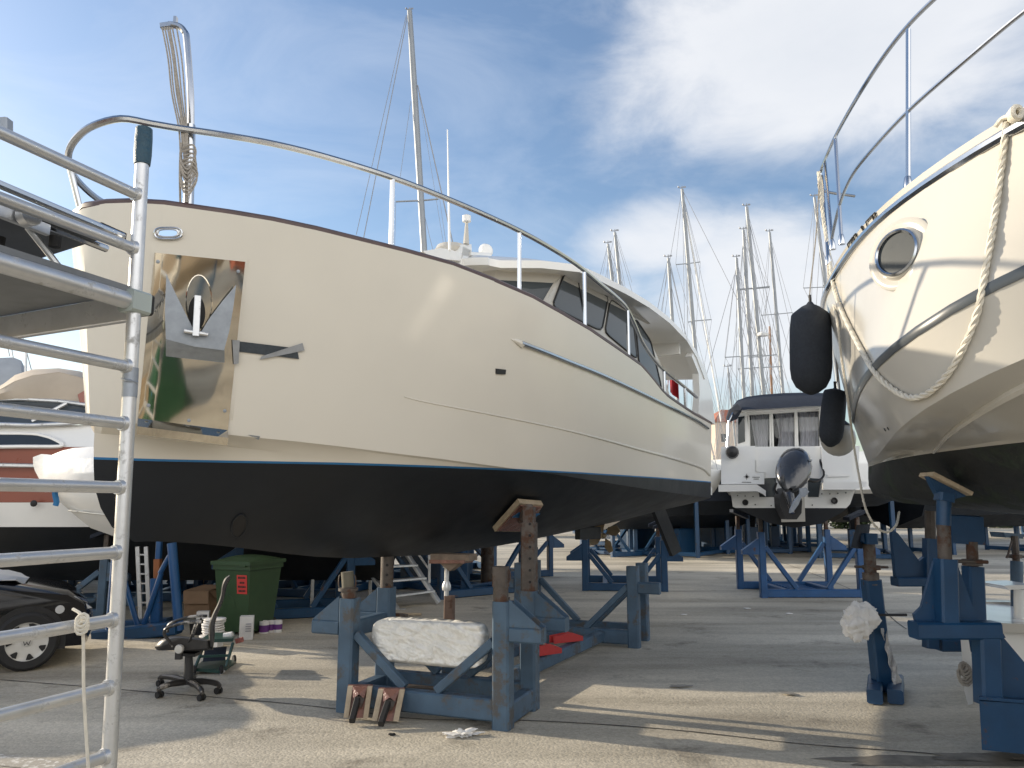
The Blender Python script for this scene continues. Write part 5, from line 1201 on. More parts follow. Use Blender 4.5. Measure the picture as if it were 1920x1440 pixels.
# trap-door deck stowed at the upper rung, tilted
zt_ = P(248, 466, 2.8)[2]; cT = U(zt_)
tdz = V(0, 0, 1)
def TD(a, b, h=0): return cT + ud * a + vd * b + tdz * h
MB().prism([TD(.10, .10, .02), TD(.66, .10, .05), TD(.66, .55, .02), TD(.10, .55, -.01)], V(0, 0, .02)).build('trap_deck', mat('dark_ply', (.10, .11, .125), .6, var=.25), st)
for b_, h in ((.05, .05), (.14, .015), (.55, -.01)): MB().tube([TD(.03, b_, h), TD(.72, b_, h + .02)], .014, 8).build('trap_rail', M['chrome'], st)
MB().beam(TD(.30, .10, -.01), TD(.62, .10, .0), .02, .04).build('hinge_channel', M['alu'], st)
MB().tube([P(52, 426, 2.62), P(92, 476, 2.66), P(124, 518, 2.7)], .012, 8).build('stay', M['alu'], st)
MB().beam(TD(.02, .06, .05), TD(.13, .06, .055), .03, .035).build('catch', M['rubber'], st); MB().lathe(TD(.25, .13, -.03), [(.02, -.02), (.02, .02)], 10).build('bump_stop', M['rubber'], st); MB().lathe(TD(.35, .3, -.04), [(.02, -.02), (.022, .02)], 10).build('bump_stop', M['rubber'], st)
MB().lathe(TD(.40, .06, .0), [(.001, -.02), (.035, -.02), (.035, .02), (.001, .02)], 14, vd).build('wheel', M['alu'], st)
# end hook of another brace at the edge of the frame
e = P(5, 232, 2.4); MB().beam(P(8, 225, 2.42), P(8, 248, 2.42), .04, .04).build('brace_hook', M['galv'], st)
# cord on the rung
cr0 = [P(137, 1142, 2.62), P(150, 1150, 2.6), P(155, 1162, 2.58), P(150, 1175, 2.58), P(156, 1190, 2.58), P(157, 1290, 2.58), P(163, 1400, 2.58), P(168, 1480, 2.57), P(170, 1560, 2.58)]
cord = MB().tube(spline(cr0, 5), .0055, 6); 
for i in range(3): c = P(154, 1163 + 7 * i, 2.565); cord.tube([c + .02 * (V(1, 0, .1) * math.cos(a) + V(0, .2, 1) * math.sin(a)) for a in np.linspace(0, 2 * PI, 10)], .005, 5)
tag(rebase(cord.build('cord', M['rope']), cr0[2]), 'thin pale cord knotted on a lower scaffold rung and hanging down', 'rope')
wr = MB().tube(spline([P(105, 918, 2.6), P(103, 926, 2.6), P(106, 940, 2.6), P(104, 948, 2.6)], 3), .01, 6).tube([P(104, 920, 2.59), P(116, 918, 2.59)], .004, 5)
tag(rebase(wr.build('rag_tie', M['tape']), P(104, 925, 2.6)), 'scrap of blue plastic tied to a scaffold rung', 'scrap')
# ================================================================== left cabin cruiser
LY = 12.0
lc = thing('cabin_cruiser', 'white cabin cruiser with a red-brown band and beige canvas hood at the left', 'motorboat', P(60, 1090, LY) * V(1, 1, 0) + V(0, 0, .6))
def Lp(x, y, dy=0): return P(x, y, LY + dy)
def side_loft(px0, px1, pairs, m, name, parent, bow=-1, depth=3.0):
    """near side traced between two heights, carried across the beam with a pointed bow at the left"""
    rows = []
    for x, f in ((px0, .02), (px0 + 60, .35), (px0 + 160, .7), (px0 + 300, .93), (px0 + 500, 1.0), (px1, 1.0)):
        r = []
        for y, dy in pairs: r.append(Lp(x, y, 1.5 - (1.5 - dy) * f))
        for y, dy in pairs[::-1]:
            q = Lp(x, y, 1.5 - (1.5 - dy) * f); r.append(V(q[0], 2 * (LY + 1.5) - q[1], q[2]))
        rows.append(r + [r[0]])
    b = MB().grid(rows); b.add(rows[-1][:-1], [tuple(range(len(rows[-1]) - 1))]); b.add(rows[0][:-1], [tuple(range(len(rows[0]) - 1))]); return b.build(name, m, parent, ang=30)
side_loft(-330, 720, [(797, .15), (838, .0)], M['white'], 'coaming', lc)
side_loft(-330, 720, [(838.3, -.02), (942, .05)], M['redband'], 'band', lc)
side_loft(-330, 720, [(942.3, .05), (988, .18)], M['white'], 'lower_topsides', lc)
side_loft(-330, 720, [(988.3, .19), (1040, .6), (1088, 1.40)], M['black'], 'bottom', lc)
MB().tube([Lp(-200, 868, -.04), Lp(200, 876, -.04), Lp(700, 882, -.04)], .035, 6).build('rub_rail', M['alu'], lc)
MB().lathe(Lp(64, 944, .02), [(.05, 0), (.05, .02), (.03, .03)], 12, (0, -1, 0)).build('outlet', M['inside'], lc)
cab = MB(); rws = []
for x, y in ((-330, 800), (-200, 798), (-60, 797), (60, 798), (120, 792), (170, 796), (720, 800)):
    rws.append([Lp(x, y, .2), Lp(x, y - 5, .5), Lp(x, y - 8, 1.5), Lp(x, y - 5, 2.5), Lp(x, y, 2.8)])
cab.grid(rws).build('deck', M['white'], lc)
wq = spline([V(-140, 815), V(40, 814), V(85, 819), V(108, 828), V(116, 834), V(108, 838), V(40, 838), V(-140, 838), V(-140, 815)], 4)
wo = MB().prism([Lp(p[0], p[1] - 1, -.01 + .12 * (838 - p[1]) / 41) for p in wq[:-1]], V(0, -.02, 0)).build('hull_window', M['glass'], lc)
MB().tube([Lp(p[0], p[1] - 1, -.02 + .12 * (838 - p[1]) / 41) for p in wq], .03, 6, False).build('window_trim', M['white'], wo)
# windscreen and hood
def arc(x0, x1, yb, yt, n=9): return None
ws = MB().prism([Lp(-70, 792, .1), Lp(100, 795, .1), Lp(168, 792, .1), Lp(168, 762, .35), Lp(110, 752, .4), Lp(40, 748, .45), Lp(-20, 750, .45)], V(0, .02, .01)).build('windscreen', M['glass2'], lc)
MB().tube([Lp(-20, 750, .42), Lp(40, 748, .42), Lp(110, 752, .38), Lp(200, 764, .3)], .035, 8).tube([Lp(-70, 793, .08), Lp(60, 797, .08), Lp(130, 794, .08), Lp(220, 786, .1)], .03, 8).tube([Lp(60, 790, .12), Lp(125, 756, .3)], .03, 6).build('screen_frame', M['alu'], lc)
hood = []
for dy, dz in ((.4, 0), (.9, 7), (1.5, 10), (2.1, 7), (2.6, 0)):
    hood.append([Lp(x, y - dz * (1 if i not in (0,) else .3), dy) for i, (x, y) in enumerate(((-30, 749), (10, 728), (28, 715), (60, 706), (110, 701), (150, 708), (165, 716), (230, 730), (420, 735)))])
base = [Lp(x, y, .38) for x, y in ((-30, 751), (10, 749), (28, 747), (60, 748), (110, 752), (150, 760), (165, 764), (230, 772), (420, 775))]
for k, r in enumerate(hood):
    for j, p in enumerate(r): p += V(0, 0, .015 * math.sin(j * 2.1 + k))
hb = MB().sheet(hood, V(0, .0, .02)).sheet([base, [lerp(a, b, .5) + V(0, -.05, .02 * math.sin(i * 3)) for i, (a, b) in enumerate(zip(base, hood[0]))], hood[0]], V(0, .02, 0)).build('canvas_hood', M['canvas'], lc)
MB().prism([Lp(146, 740, .33), Lp(166, 728, .33), Lp(200, 735, .33), Lp(200, 762, .33), Lp(150, 756, .33)], V(0, -.01, 0)).build('hood_window', M['redband'], hb)
# covered boat behind it
cvb = thing('covered_boat', 'boat under a lumpy grey tarp with a thin mast, behind the beige hood', 'boat', P(10, 940, 20) * V(1, 1, 0) + V(0, 0, .4))
rws = []
for i, (x, h) in enumerate(((-260, 725), (-150, 690), (-60, 676), (0, 671), (25, 670), (40, 676), (48, 692), (52, 740))):
    rws.append([P(x, 985, 19.2), P(x, 800, 19.0), P(x, lerp(h, 790, .35), 19.1), P(x, h, 19.8), P(x, lerp(h, 790, .3), 20.6), P(x, 985, 20.9)])
MB().grid(rws).build('cover', M['greytarp'], cvb); 
hl = MB()
for x, y0 in ((46, 655),): hl.beam(P(x, 760, 19.5), P(x + 3, y0, 19.5), .05, .05)
hl.build('pole', M['alu'], cvb)
MB().tube([P(18, 668, 19.6), P(-4, 560, 19.6), P(-40, 380, 19.6)], .012, 5).tube([P(25, 672, 19.6), P(6, 560, 19.6), P(-25, 380, 19.6)], .012, 5).tube([P(62, 705, 19.6), P(34, 600, 19.6), P(-10, 440, 19.6)], .012, 5).build('stays', M['wire'], cvb)
MB().box(P(10, 1010, 20) * V(1, 1, 0) + V(-1, 0, .75), (5, 1.8, .5)).build('trailer', M['black'], cvb)
# ================================================================== tender under white tarp
tw = thing('tarped_boat', 'small white boat with its bow wrapped in white tarp, behind the yacht stem', 'dinghy', P(190, 1010, 10.2) * V(1, 1, 0) + V(0, 0, 1.2))
def Tp(x, y, dy=0): return P(x, y, 10.2 + dy)
prof = [(97, 918, .03), (110, 915, .12), (135, 912, .3), (175, 910, .5), (230, 908, .7), (330, 906, .85), (560, 905, .85)]
kl_ = [(97, 922), (111, 940), (139, 965), (170, 990), (215, 1006), (300, 1014), (560, 1014)]
rws = []
for (x, y, w_), (kx_, ky) in zip(prof, kl_):
    a = Tp(x, y, .9); k_ = Tp(kx_, ky, .9)
    r = []
    for t in np.linspace(0, 1, 7): r.append(lerp(a, k_, t ** 1.0) + V(0, -w_ * (1 - t ** 1.6), 0))
    for t in np.linspace(1, 0, 7)[1:]: r.append(lerp(a, k_, t ** 1.0) + V(0, w_ * (1 - t ** 1.6), 0))
    rws.append(r)
hb = MB().grid(rws); hb.add(rws[-1], [tuple(range(len(rws[-1])))]); hb.build('hull', M['white'], tw, ang=40)
MB().tube([Tp(100, 927, .9 - .07)] + [Tp(x, y + 12, .9 - w_ + .0) for (x, y, w_) in prof[1:]], .016, 6).tube([Tp(128, 957, .75)] + [Tp(x, y, .9 - w_ * .9) for x, y, w_ in ((172, 962, .44), (230, 968, .62), (330, 972, .72))], .012, 6).build('moulding', M['alu'], tw)
rws = []
tops = [(64, 872), (68, 858), (84, 853), (105, 856), (130, 848), (160, 844), (230, 842), (330, 845), (560, 850)]; bots = [(80, 905), (90, 918), (100, 922), (115, 922), (140, 918), (175, 912), (230, 912), (330, 910), (560, 908)]
rnd = random.Random(11)
for (x, y), (x2, y2), w_ in zip(tops, bots, (.04, .10, .16, .25, .38, .52, .72, .87, .87)):
    r = []
    for t, f in ((1, 1.02), (.7, 1.05), (.35, .9), (0, .55)): r.append(lerp(Tp(x, y, .9), Tp(x2, y2, .9), t) + V(rnd.uniform(-.015, .015), -w_ * f + rnd.uniform(-.02, .02), rnd.uniform(-.01, .01)))
    for t, f in ((0, .55), (.35, .9), (.7, 1.05), (1, 1.02)): r.append(lerp(Tp(x, y, .9), Tp(x2, y2, .9), t) + V(0, w_ * f, 0))
    rws.append(r)
b = MB().sheet(rws, V(0, 0, .012)); b.add(rws[0], [tuple(range(8))]); b.build('tarp', M['tarp'], tw, ang=25)
# ================================================================== black car
CYd = 8.55
car = thing('parked_car', 'black hatchback with silver hubcap and a windscreen cover at the left edge', 'car', G(60, 1258))
fx = P(62, 1218, CYd)[0]; cy0 = CYd - .02; cy1 = cy0 + 1.62
def Cq(x, z, y=0.0): return V(fx + x, cy0 + y, z)     # x forward(+) of the front wheel
rw_ = []
sil = [(.56, .22, .22), (.61, .42, .30), (.59, .55, .28), (.54, .66, .22), (.35, .80, .12), (-.15, .90, .08), (-.62, .96, .10), (-1.25, 1.36, .22), (-1.6, 1.43, .24), (-2.5, 1.42, .24), (-3.0, 1.25, .2), (-3.15, .95, .12), (-3.2, .5, .15), (-3.15, .22, .2)]
def ring(yf, ins, zs):  # outline at depth yf, pulled in by ins
    return [V(fx + x * (1 - .03 * ins) - (.16 * ins if x > .5 else 0), cy0 + yf, z) for x, z, _ in sil]
# side surface: from belt outward; tumblehome for the glasshouse
rws = []
for k, (yf, top, nose) in enumerate(((.0, .80, .86), (.05, .90, .93), (.12, .97, .97), (.24, 1.0, 1.0), (.81, 1.03, 1.02), (1.38, 1.0, 1.0), (1.50, .97, .97), (1.57, .90, .93), (1.62, .80, .86))):
    rws.append([V(fx + (x if x < .3 else .3 + (x - .3) * (nose if k in (0, 1, 2, 6, 7, 8) else 1.08)), cy0 + yf, (z if z < .62 else .62 + (z - .62) * (top - .62) / .41 if False else z * (1 if z < .62 else lerp(1, top, (z - .62) / .8)))) for x, z, _ in sil])
bmc = MB().grid([r + [r[0]] for r in rws]); n_ = len(sil)
bmc.add(rws[0], [tuple(range(n_))]).add(rws[-1], [tuple(range(n_))]); body = bmc.build('body', M['carpaint'], car, ang=35)
def carside(pts, off, m, name, th=.012): return MB().prism([Cq(x, z, off) for x, z in pts], V(0, -th, 0)).build(name, m, car)
arch_ = [(.36 * math.cos(a), .31 + .36 * math.sin(a)) for a in np.linspace(0, PI, 16)]
carside(arch_ + [(-.36, .2), (.36, .2)], -.001, M['rubber'], 'wheel_arch', .008)
carside([(.56, .43), (.37, .40), (.37, .46), (.54, .49)], -.004, M['plastic'], 'bumper_strip'); 
MB().lathe(Cq(.28, .615, -.002), [(.001, -.01), (.045, -.01), (.045, .012), (.001, .014)], 12, (0, -1, 0)).build('side_indicator', M['lamp'], car)
MB().prism([Cq(.60, .60, .10), Cq(.42, .74, .06), Cq(.30, .72, .03), Cq(.48, .58, .04)], V(-.03, -.03, .0)).build('headlight', M['lamp'], car)
MB().prism([Cq(-.75, 1.00, .10), Cq(-1.25, 1.33, .17), Cq(-2.4, 1.36, .17), Cq(-2.7, 1.0, .10)], V(0, -.015, 0)).build('side_glass', M['glass'], car)
for name, x in (('wheel', 0.0), ('wheel', -2.4)):
    c = Cq(x, .305, .028); wh = MB().lathe(c, [(.16, -.09), (.27, -.09), (.30, -.06), (.305, 0), (.30, .06), (.27, .085), (.20, .08), (.19, .02), (.001, .02)], 36, (0, -1, 0)).build(name, M['rubber'], car, ang=30)
    hb = MB().lathe(c, [(.001, .05), (.07, .058), (.16, .055), (.185, .062), (.198, .075), (.203, .07), (.20, .03), (.001, .03)], 40, (0, -1, 0)); d = hb
    for k in range(7):
        a = 2 * PI * k / 7 + .45; e = lambda r, w_: c + V(r * math.cos(a + w_), -.071, r * math.sin(a + w_)); d.prism([e(.135, -.10), e(.185, -.20), e(.192, 0), e(.185, .20), e(.135, .10), e(.125, 0)], V(0, -.004, 0), 1)
    d.build('rim', (M['hub'], M['inside']), wh, ang=30); cap = wh
    e = MB().lathe(c - V(0, .055, 0), [(.05, 0), (.05, .012), (.046, .014), (.044, .010), (.001, .010)], 20, (0, -1, 0)); e.build('emblem_disc', M['hub'], cap)
    s_ = MB(); yy = c[1] - .068
    for p, q in (((-.018, .036), (0, .006)), ((0, .006), (.018, .036)), ((-.034, .016), (-.016, -.036)), ((-.016, -.036), (0, -.004)), ((0, -.004), (.016, -.036)), ((.016, -.036), (.034, .016))): s_.beam(V(c[0] + p[0], yy, c[2] + p[1]), V(c[0] + q[0], yy, c[2] + q[1]), .007, .006)
    s_.build('emblem', M['inside'], cap)
for yw in (1.5,):
    for x in (0, -2.4): MB().lathe(Cq(x, .305, yw), [(.16, -.09), (.30, -.06), (.305, 0), (.30, .06), (.16, .09)], 24, (0, -1, 0)).build('wheel', M['rubber'], car)
rws = []
for i, (x, z) in enumerate(((-.08, .91), (-.2, .965), (-.35, .99), (-.55, 1.03), (-.9, 1.20), (-1.25, 1.42))):
    rws.append([V(fx + x + .05 * math.sin(5 * v + i), cy0 + .10 + 1.4 * v + (.12 if i == 0 else 0), z - .05 * (abs(2 * v - 1) ** 4) + .012 * math.sin(9 * v + 2 * i)) for v in np.linspace(0.02, .98, 12)])
tag(rebase(MB().sheet(rws, V(0, 0, .008)).build('windscreen_cover', M['greytarp'], ang=40), G(60, 1258)), 'pale grey sheet spread over the black car windscreen and bonnet', 'car cover')
car.rotation_euler = (0, 0, .55); bpy.data.objects['windscreen_cover'].rotation_euler = (0, 0, .55)
for o_ in (car, bpy.data.objects['windscreen_cover']): o_.location.x -= .06
# ================================================================== bin, boxes, tins
def obox(pix_c, dims, rz, m, name, lab, cat, group=None, taper=1.0, z0=0.0):
    c = G(*pix_c) if len(pix_c) == 2 else np.array(pix_c, float); r = thing(name, lab, cat, c + V(0, 0, z0), group); return r, c + V(0, 0, z0)
bn, c = obox((446, 1192), 0, 0, None, 'wheelie_bin', 'green wheelie bin with a red sticker', 'bin'); c = c + V(0, .3, 0); brz = -.35
def bq(x, y, z): return c + V(x * math.cos(brz) - y * math.sin(brz), x * math.sin(brz) + y * math.cos(brz), z)
bx = MB(); z0, z1 = .04, .93
for (w0, d0, za), (w1, d1, zb_) in (((.24, .26, z0), (.29, .34, .86)), ((.29, .34, .86), (.31, .36, .865)), ((.31, .36, .865), (.31, .36, z1))):
    a = [bq(x, y, za) for x, y in ((-w0, -d0), (w0, -d0), (w0, d0), (-w0, d0))]; b = [bq(x, y, zb_) for x, y in ((-w1, -d1), (w1, -d1), (w1, d1), (-w1, d1))]; bx.grid([a + [a[0]], b + [b[0]]])
bx.add([bq(x, y, z0) for x, y in ((-.24, -.26), (.24, -.26), (.24, .26), (-.24, .26))], [(0, 1, 2, 3)]); bx.build('body', M['green'], bn, ang=20)
lid = MB().box(bq(0, 0, .955), (.66, .78, .05), brz); lid.grid([[bq(lerp(-.31, .31, u), lerp(-.36, .36, v), .98 + .07 * math.sin(PI * v) ** .6 * (math.sin(PI * u) ** .4)) for u in np.linspace(0, 1, 9)] for v in np.linspace(0, 1, 9)])
lid.tube([bq(-.28, .41, .95), bq(.28, .41, .95)], .018, 8).box(bq(.2, -.37, .93), (.1, .05, .03), brz).build('lid', M['green'], bn)
for s_ in (-.22, .22): MB().lathe(bq(s_, .27, .09), [(.03, -.025), (.09, -.025), (.09, .025), (.03, .025)], 16, bq(1, 0, 0) - bq(0, 0, 0)).build('wheel', M['rubber'], bn)
def bf(u, z, o=.0): w_ = lerp(.24, .29, (z - z0) / .82); d_ = lerp(.26, .34, (z - z0) / .82); return bq(u, -d_ - o, z)
stk = MB().prism([bf(.08, .55, .004), bf(.245, .55, .004), bf(.245, .80, .004), bf(.08, .80, .004)], (bq(0, -1, 0) - bq(0, 0, 0)) * .003).build('sticker', M['sticker'], bn)
tx = MB()
for zz, (a, b) in ((.765, (.10, .225)), (.70, (.13, .195)), (.645, (.10, .225)), (.59, (.11, .21))):
    x = a
    while x < b: w_ = random.choice((.010, .014, .018)); tx.prism([bf(x, zz - .014, .009), bf(x + w_, zz - .014, .009), bf(x + w_, zz + .014, .009), bf(x, zz + .014, .009)], (bq(0, -1, 0) - bq(0, 0, 0)) * .001); x += w_ + .006
tx.build('lettering', M['ink'], stk)
hp = MB().tube([bf(-.12 + .16 * math.cos(a), .38 + .16 * math.sin(a), .003) for a in np.linspace(-.2, 1.8, 14)], .004, 4).build('moulded_arc', M['green'], bn)
cb = thing('cardboard_box', 'brown cardboard box with open flaps behind the office chair', 'box', P(370, 1158, 11.4) * V(1, 1, 0) + V(0, 0, 0))
q = lambda x, y, Y=11.4: P(x, y, Y)
MB().prism([q(345, 1158), q(392, 1158), q(392, 1108), q(345, 1108)], V(.12, .45, 0)).build('carton', M['card'], cb)
MB().prism([q(345, 1107.5), q(392, 1107.5), q(392, 1107), q(345, 1107)], V(.16, .30, .05)).prism([q(392.3, 1108), q(402, 1120), q(403, 1121), q(393, 1109)], V(.1, .4, 0)).prism([q(344, 1109, 11.39), q(391, 1109, 11.39), q(391, 1132, 11.36), q(344, 1132, 11.36)], V(0, -.006, 0)).build('flap', M['card'], cb)
sb_ = P(381, 1160, 10.9); MB_ = MB().box(sb_ + V(0, 0, .05), (.16, .12, .10), .2); wbx = tag(rebase(MB_.build('white_box', M['paper']), sb_), 'small white carton seen between the chair arm and the cardboard box', 'box')
pw = MB().beam(P(381, 1212, 10.9) * V(1, 1, 0), P(381, 1164, 10.9), .3, .25); tag(rebase(pw.build('crate', M['black']), P(381, 1212, 10.9)), 'dark crate under the small white carton behind the chair', 'crate')
w2 = G(457, 1200); tall = thing('white_carton', 'tall white carton with faint print standing against the green bin', 'box', w2); MB().box(w2 + V(0, .09, .145), (.17, .16, .29), .25).build('carton', M['paper'], tall)
tx = MB()
for k in range(4): tx.box(w2 + V(.05, .005, .20 - .03 * k), (.07, .006, .010), .25)
tx.build('print', mat('grey_print', (.28, .27, .30), .7), tall)
for i, (x, y, r, h) in enumerate(((491, 1189, .065, .16), (505, 1187, .055, .15), (517, 1187, .06, .155))):
    p = G(x, y) + V(0, .08, 0); t = thing('paint_tin', ['white and purple paint tin touching the green bin', 'narrow purple labelled paint tin in the middle of three', 'purple labelled paint tin farthest from the green bin'][i], 'paint tin', p, 'paint tins beside the green bin')
    MB().lathe(p, [(r, 0), (r, h), (r * .96, h + .004), (r * .94, h - .006), (.002, h - .006)], 18).build('tin', M['paper'], t)
    MB().lathe(p, [(r + .001, .02 + .01 * i), (r + .0015, .11)], 18).build('paint_label', M['purple'], t)
for k in range(8): pass
pl_ = P(398, 1202, 9.9); pl_[2] = 0; b = MB(); rnd = random.Random(2)
for k in range(9): b.lathe(pl_ + V(rnd.uniform(-.02, .02), rnd.uniform(-.02, .02), .10 + .028 * k), [(.13, 0), (.135, .012), (.13, .02), (.002, .02)], 18)
b.box(pl_ + V(0, 0, .05), (.2, .2, .1)); tag(rebase(b.build('plate_stack', M['paper'], ang=30), pl_), 'stack of thin white lids or sheets behind the chair back', 'stack')
# ================================================================== low mechanic's seat
tq = G(402, 1262); ms = thing('creeper_seat', 'dark green wheeled mechanic seat with upper tray and lower tray', 'work trolley', tq)
def W_(x, y, Y): return P(x, y, Y)
Yt0, Yt1 = tq[1] - .05, tq[1] + .5
MB().prism([W_(362, 1258, Yt0), W_(415, 1263, Yt0), W_(443, 1243, Yt1), W_(385, 1240, Yt1)], V(0, 0, .03)).build('lower_tray', M['cart'], ms)
MB().prism([W_(374, 1206, Yt0 + .1), W_(437, 1203, Yt0 + .1), W_(440, 1192, Yt1), W_(395, 1192, Yt1)], V(0, 0, .035)).build('upper_tray', M['cart'], ms)
fr = MB()
for a, b in (((366, 1252), (384, 1206)), ((424, 1250), (437, 1205))): fr.beam(W_(*a, Yt0), W_(*b, Yt0 + .1), .025, .025)
fr.beam(W_(374, 1231, Yt0 + .05), W_(430, 1229, Yt0 + .05), .02, .025); fr.build('frame', M['cart'], ms)
MB().prism([W_(384, 1215, Yt0 + .25), W_(424, 1213, Yt0 + .25), W_(421, 1238, Yt0 + .15), W_(380, 1241, Yt0 + .15)], V(0, .02, 0)).build('back_panel', M['navy'], ms)
for x, y, Y in ((414, 1268, Yt0), (438, 1254, Yt1), (364, 1262, Yt0), (388, 1250, Yt1)): MB().lathe(W_(x, y, Y) * V(1, 1, 0) + V(0, 0, .045), [(.012, -.012), (.042, -.012), (.045, 0), (.042, .012), (.012, .012)], 14, (.8, .6, 0)).build('castor', M['rubber'], ms)
MB().beam(W_(414, 1264, Yt0), W_(421, 1258, Yt0), .03, .02).build('castor_fork', M['alu'], ms)
tp_ = W_(428, 1191, Yt0 + .25); tag(rebase(MB().tube([W_(420, 1193, Yt0 + .25), W_(436, 1190, Yt0 + .25)], .034, 14).build('paper_roll', M['paper']), tp_), 'white roll lying on the green trolley tray', 'roll')
tag(rebase(MB().beam(W_(443, 1202, Yt0 + .3), W_(455, 1199, Yt0 + .3), .06, .05).build('red_packet', mat('red_packet', (.35, .12, .10), .6, var=.5, vscale=30)), W_(448, 1204, Yt0 + .3)), 'small red and white packet at the end of the trolley tray', 'packet')
# ================================================================== office chair, seen from the side
hc = G(350, 1300); och = thing('office_chair', 'black leather office chair with curved arms on a five-star base', 'office chair', hc)
Hy = hc[1]
def Hq(x, y, d=0): return P(x, y, Hy + d)
sts = MB(); ctr = Hq(353, 1282)
ends = [((299, 1312), -.18), ((378, 1308), -.28), ((410, 1290), -.02), ((300, 1292), .28), ((364, 1280), .32)]
for (x, y), d in ends:
    e = Hq(x, y - 8, d); e[2] = .065; mid = lerp(ctr, e, .6) + V(0, 0, .035); mid[2] = max(mid[2], .10)
    sts.tube(spline([ctr + V(0, 0, .02), mid, e + V(0, 0, .02), e + V(0, 0, -.02)], 4), [.03] * 4 + [.026] * 4 + [.02] * 4 + [.016], 8)
base_ = sts.build('star_base', mat('scuffed_base', (.04, .037, .035), .35, .4, var=.2, wear=(.32, .29, .25), wscale=10, wamt=.3), och)
for (x, y), d in ends:
    e = Hq(x, y - 8, d); cst = MB()
    for s_ in (-.016, .016): cst.lathe(V(e[0] + s_ * .6, e[1] + s_, .03), [(.008, -.011), (.028, -.011), (.03, 0), (.028, .011), (.008, .011)], 14, (.5, .85, 0))
    cst.build('castor', M['rubber'], och)
MB().tube([ctr, Hq(354, 1252), Hq(354, 1226)], [.045, .040, .034], 14).build('gas_column', M['plastic'], och)
# seat cushion
rws = []
for t, hgt in ((-.24, .8), (-.20, 1.0), (0, 1.06), (.20, 1.0), (.24, .8)):
    top_ = spline([Hq(293, 1212, t), Hq(305, 1199, t), Hq(330, 1193, t), Hq(365, 1196, t), Hq(395, 1200, t)], 3); low_ = spline([Hq(397, 1218, t), Hq(360, 1221, t), Hq(325, 1219, t), Hq(300, 1219, t), Hq(293, 1214, t)], 3)
    cx_ = Hq(345, 1208, t); rws.append([cx_ + (p - cx_) * hgt for p in top_ + low_])
b = MB().grid([r + [r[0]] for r in rws]); b.add(rws[0], [tuple(range(len(rws[0])))]).add(rws[-1], [tuple(range(len(rws[-1])))]); b.build('seat', M['leather'], och, ang=60)
# backrest: thin S curve
bk = [(393, 1212), (391, 1190), (392, 1170), (399, 1150), (408, 1132), (414, 1114), (416, 1098), (421, 1085), (430, 1078)]
bk2 = [(400, 1214), (403, 1190), (403, 1172), (408, 1152), (415, 1136), (421, 1120), (424, 1104), (428, 1093), (432, 1085)]
rws = []
for t, k in ((-.23, .55), (-.19, .95), (0, 1), (.19, .95), (.23, .55)):
    A1 = spline([Hq(lerp((a[0] + b_[0]) / 2, a[0], k), lerp((a[1] + b_[1]) / 2, a[1], k), t) for a, b_ in zip(bk, bk2)], 3); A2 = spline([Hq(lerp((a[0] + b_[0]) / 2, b_[0], k), lerp((a[1] + b_[1]) / 2, b_[1], k), t) for a, b_ in zip(bk, bk2)], 3)
    rws.append(A1 + A2[::-1])
b = MB().grid([r + [r[0]] for r in rws]); b.add(rws[0], [tuple(range(len(rws[0])))]).add(rws[-1], [tuple(range(len(rws[-1])))]); b.build('backrest', M['leather'], och, ang=60)
for t, dx, dy in ((-.25, 0, 0), (.25, 10, -11)):
    a = spline([Hq(312 + dx * .3, 1197 + dy, t), Hq(308 + dx * .6, 1187 + dy, t), Hq(313 + dx, 1178 + dy, t), Hq(340 + dx, 1169 + dy, t), Hq(362 + dx, 1166 + dy, t), Hq(378 + dx, 1166 + dy, t)], 4)
    MB().tube(a, .014, 8).tube([Hq(367 + dx, 1170 + dy, t), Hq(357 + dx * .6, 1198 + dy * .6, t), Hq(348, 1216, t * .8)], .011, 6).tube([Hq(311, 1194, t), Hq(326, 1215, t * .9)], .013, 6).build('armrest', mat('worn_arm', (.035, .034, .034), .3, .2, var=.2, wear=(.45, .43, .40), wscale=5, wamt=.35), och)
MB().lathe(Hq(336, 1217, -.26), [(.001, -.02), (.038, -.02), (.042, 0), (.036, .018), (.001, .022)], 18, (0, -1, 0)).build('tilt_knob', M['hub'], och)
MB().beam(Hq(336, 1222, -.2), Hq(335, 1236, -.2), .06, .05).beam(Hq(340, 1224, 0), Hq(372, 1226, 0), .16, .03, up=(0, 0, 1)).build('tilt_mechanism', M['plastic'], och)
# ================================================================== aluminium yard stairs
sy = 13.4; stp = thing('yard_stairs', 'pale aluminium mobile steps standing behind the box cradle', 'stairs', G(740, 1142))
def SQ(x, y, d=0): return P(x, y, sy + d)
a0, a1 = SQ(664, 1030), SQ(745, 1143); f0, f1 = SQ(757, 1030, .7), SQ(823, 1130, .7)
for p, q in ((a0, a1), (f0, f1)): MB().beam(lerp(q, p, 1.9), q, .05, .17, up=(0, 1, 0.3)).build('stringer', M['alu'], stp)
for t in (.22, .46, .70, .94, 1.2, 1.45): MB().beam(lerp(a1, a0, t) + V(.02, 0, .0), lerp(f1, f0, t), .22, .035).build('step_tread', M['alu'], stp)
for x, y0, d in ((720, 1122, -.03), (805, 1093, .73)): MB().beam(SQ(x, y0, d), SQ(x, 990, d), .045, .045, up=(0, 1, 0)).build('rail_post', M['alu'], stp)
for d, pts in ((-.03, ((684, 1028), (716, 1070), (725, 1096))), (.73, ((782, 1036), (805, 1068)))): MB().tube([SQ(*p, d) for p in pts], .02, 6).build('handrail', M['alu'], stp)
MB().beam(a1 + V(0, 0, .01), a1 + V(.14, -.02, .01), .1, .015).build('foot_plate', M['alu'], stp)
up_ = lerp(a1, a0, 1.9); uf_ = lerp(f1, f0, 1.9)
